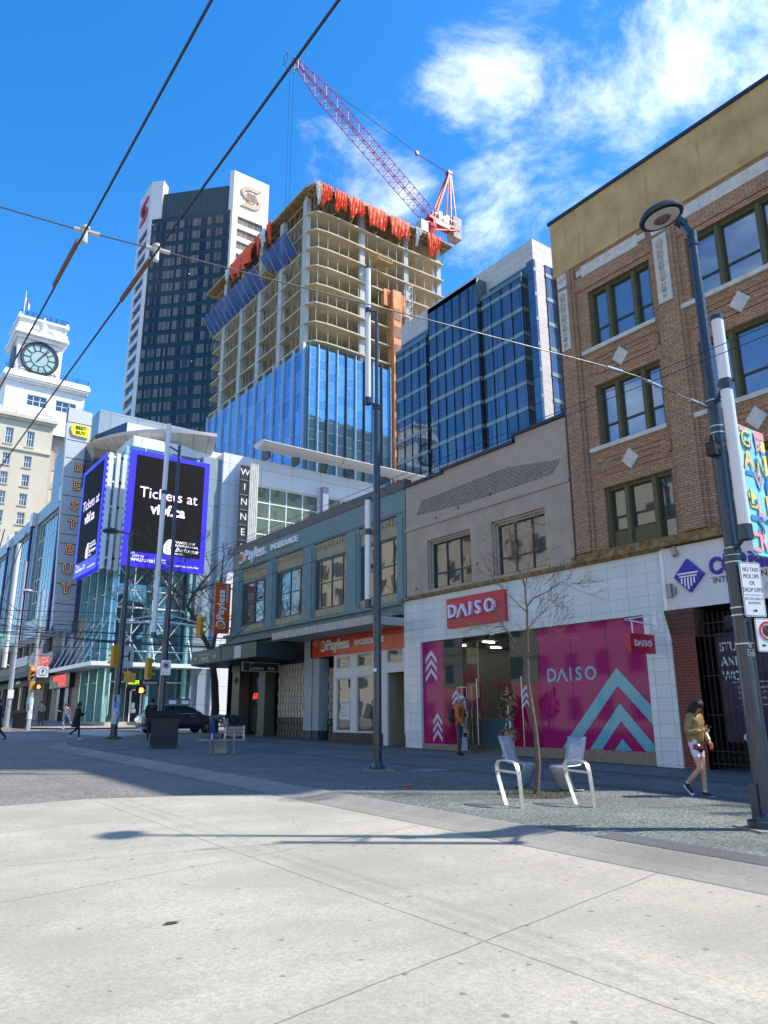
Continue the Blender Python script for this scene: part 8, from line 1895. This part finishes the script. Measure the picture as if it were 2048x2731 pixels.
mb = MB(); mb.box(14.6,14.82,32.2,32.5,g0+.55,g0+.85); part('hanging_bag', mb, mat('cream bag',(.5,.42,.3),.8), PC)
TB_ = thing('shopping_bag', 'pale tote bag standing on the ground behind the wooden bench', 'bag', (10.35,22.9,gz(10.4,23))); g0 = gz(10.4,23)
mb = MB(); mb.add([(10.15,22.95,g0),(10.5,22.8,g0),(10.52,22.85,g0+.42),(10.12,23.0,g0+.42),(10.25,23.15,g0),(10.6,23.0,g0),(10.56,22.98,g0+.42),(10.17,23.12,g0+.42)],[(0,1,2,3),(5,4,7,6),(4,0,3,7),(1,5,6,2),(0,4,5,1)]); part('bag_body', mb, mat('pale grey bag',(.4,.4,.38),.8), TB_)
# runner and people on the far corner
plaid = mat('faded red plaid shirt',(.28,.09,.10),.8,var=.4,vs=25); wsh_ = mat('white shirt',(.62,.6,.62),.8)
J = FK(1.74, lean=14, rleg=(35,55), lleg=(-22,40), rarm=(35,70,12), larm=(-30,75,12), head=-5, rfoot=0, lfoot=-40)
P_, M, cap = person('man in pale jeans and an open red plaid shirt running along the far corner', 1.74, J, 13.35, 54.2, (-.7,-.3), dict(torso=wsh_,arm=plaid,hips=jean,thigh=jean,shin=mat('light jeans',(.3,.42,.55),.8),foot=wsh_,skin=skin1,hand=skin1)); cap(.058,-.3,dhair,front=.4)
gj = mat('pale grey jacket',(.22,.23,.22),.8,var=.2)
J = FK(1.7, rleg=(14,8), lleg=(-12,14), rarm=(10,90,10), larm=(8,80,10), rin=30, lin_=30, head=10)
P_, M, cap = person('man in a pale grey jacket standing on the far corner beside the postered pole', 1.7, J, 13.1, 60.5, (-.4,-.9), dict(torso=gj,arm=gj,hips=gjean,thigh=gjean,shin=gjean,foot=mat('orange brown shoe',(.35,.12,.05),.6),skin=skin1,hand=skin1), jacket=.3); cap(.058,-.3,dhair,front=.4)
J = FK(1.78, rleg=(10,6), lleg=(-14,10), rarm=(10,30,8), larm=(-6,20,8))
P_, M, cap = person('man in a dark jacket with ruddy face walking past the far cafe', 1.78, J, 12.45, 61.5, (-.3,-.95), dict(torso=blk,arm=blk,hips=jean,thigh=jean,shin=jean,foot=blk,skin=mat('ruddy face',(.5,.18,.13),.6),hand=skin1), jacket=.3); cap(.058,-.1,blk,'hat',front=.3)
J = FK(1.7, rleg=(18,10), lleg=(-16,24), rarm=(10,40,8), larm=(0,20,8), head=8)
P_, M, cap = person('person in a dark coat walking half out of the picture at the left edge', 1.7, J, 5.93, 35.0, (-.9,.2), dict(torso=blk,arm=blk,hips=blk,thigh=blk,shin=blk,foot=mat('brown shoe',(.2,.07,.05),.6),skin=skin2,hand=skin2), jacket=.3); cap(.058,-.4,dhair,front=.3); coat(M,1.7,J,.2,-.2,.075,.1,blk,P_)
fc = [((.03,.05,.16),'navy'),((.10,.14,.25),'slate blue'),((.02,.02,.03),'black'),((.35,.33,.3),'beige'),((.05,.08,.2),'deep blue')]
for k,(px_,py_,hd_,lb) in enumerate(((11.9,72,(0,-1),'person in a navy jacket walking on the far pavement near the long tube lamp pole'),(12.6,74,(0,-1),'person in a slate blue jacket on the far pavement beside the one in navy'),(13.9,78,(.1,1),'person in black walking away along the far shopfronts'),(15.0,70,(-.3,-1),'person in a beige top standing by the cafe door on the far corner'),(12.2,86,(0,-1),'distant person in deep blue on the far pavement'))):
    c_ = mat('%s outer garment' % fc[k][1], fc[k][0], .8); J = FK(1.7, rleg=(16-k*3,10), lleg=(-14+k*2,14), rarm=(12,25,8), larm=(-8,20,8))
    P_, M, cap = person(lb, 1.7, J, px_, py_, hd_, dict(torso=c_,arm=c_,hips=gjean,thigh=gjean,shin=gjean,foot=blk,skin=skin1,hand=skin1), jacket=.2); cap(.058,-.4,dhair,front=.3)
bpy.context.view_layer.update()
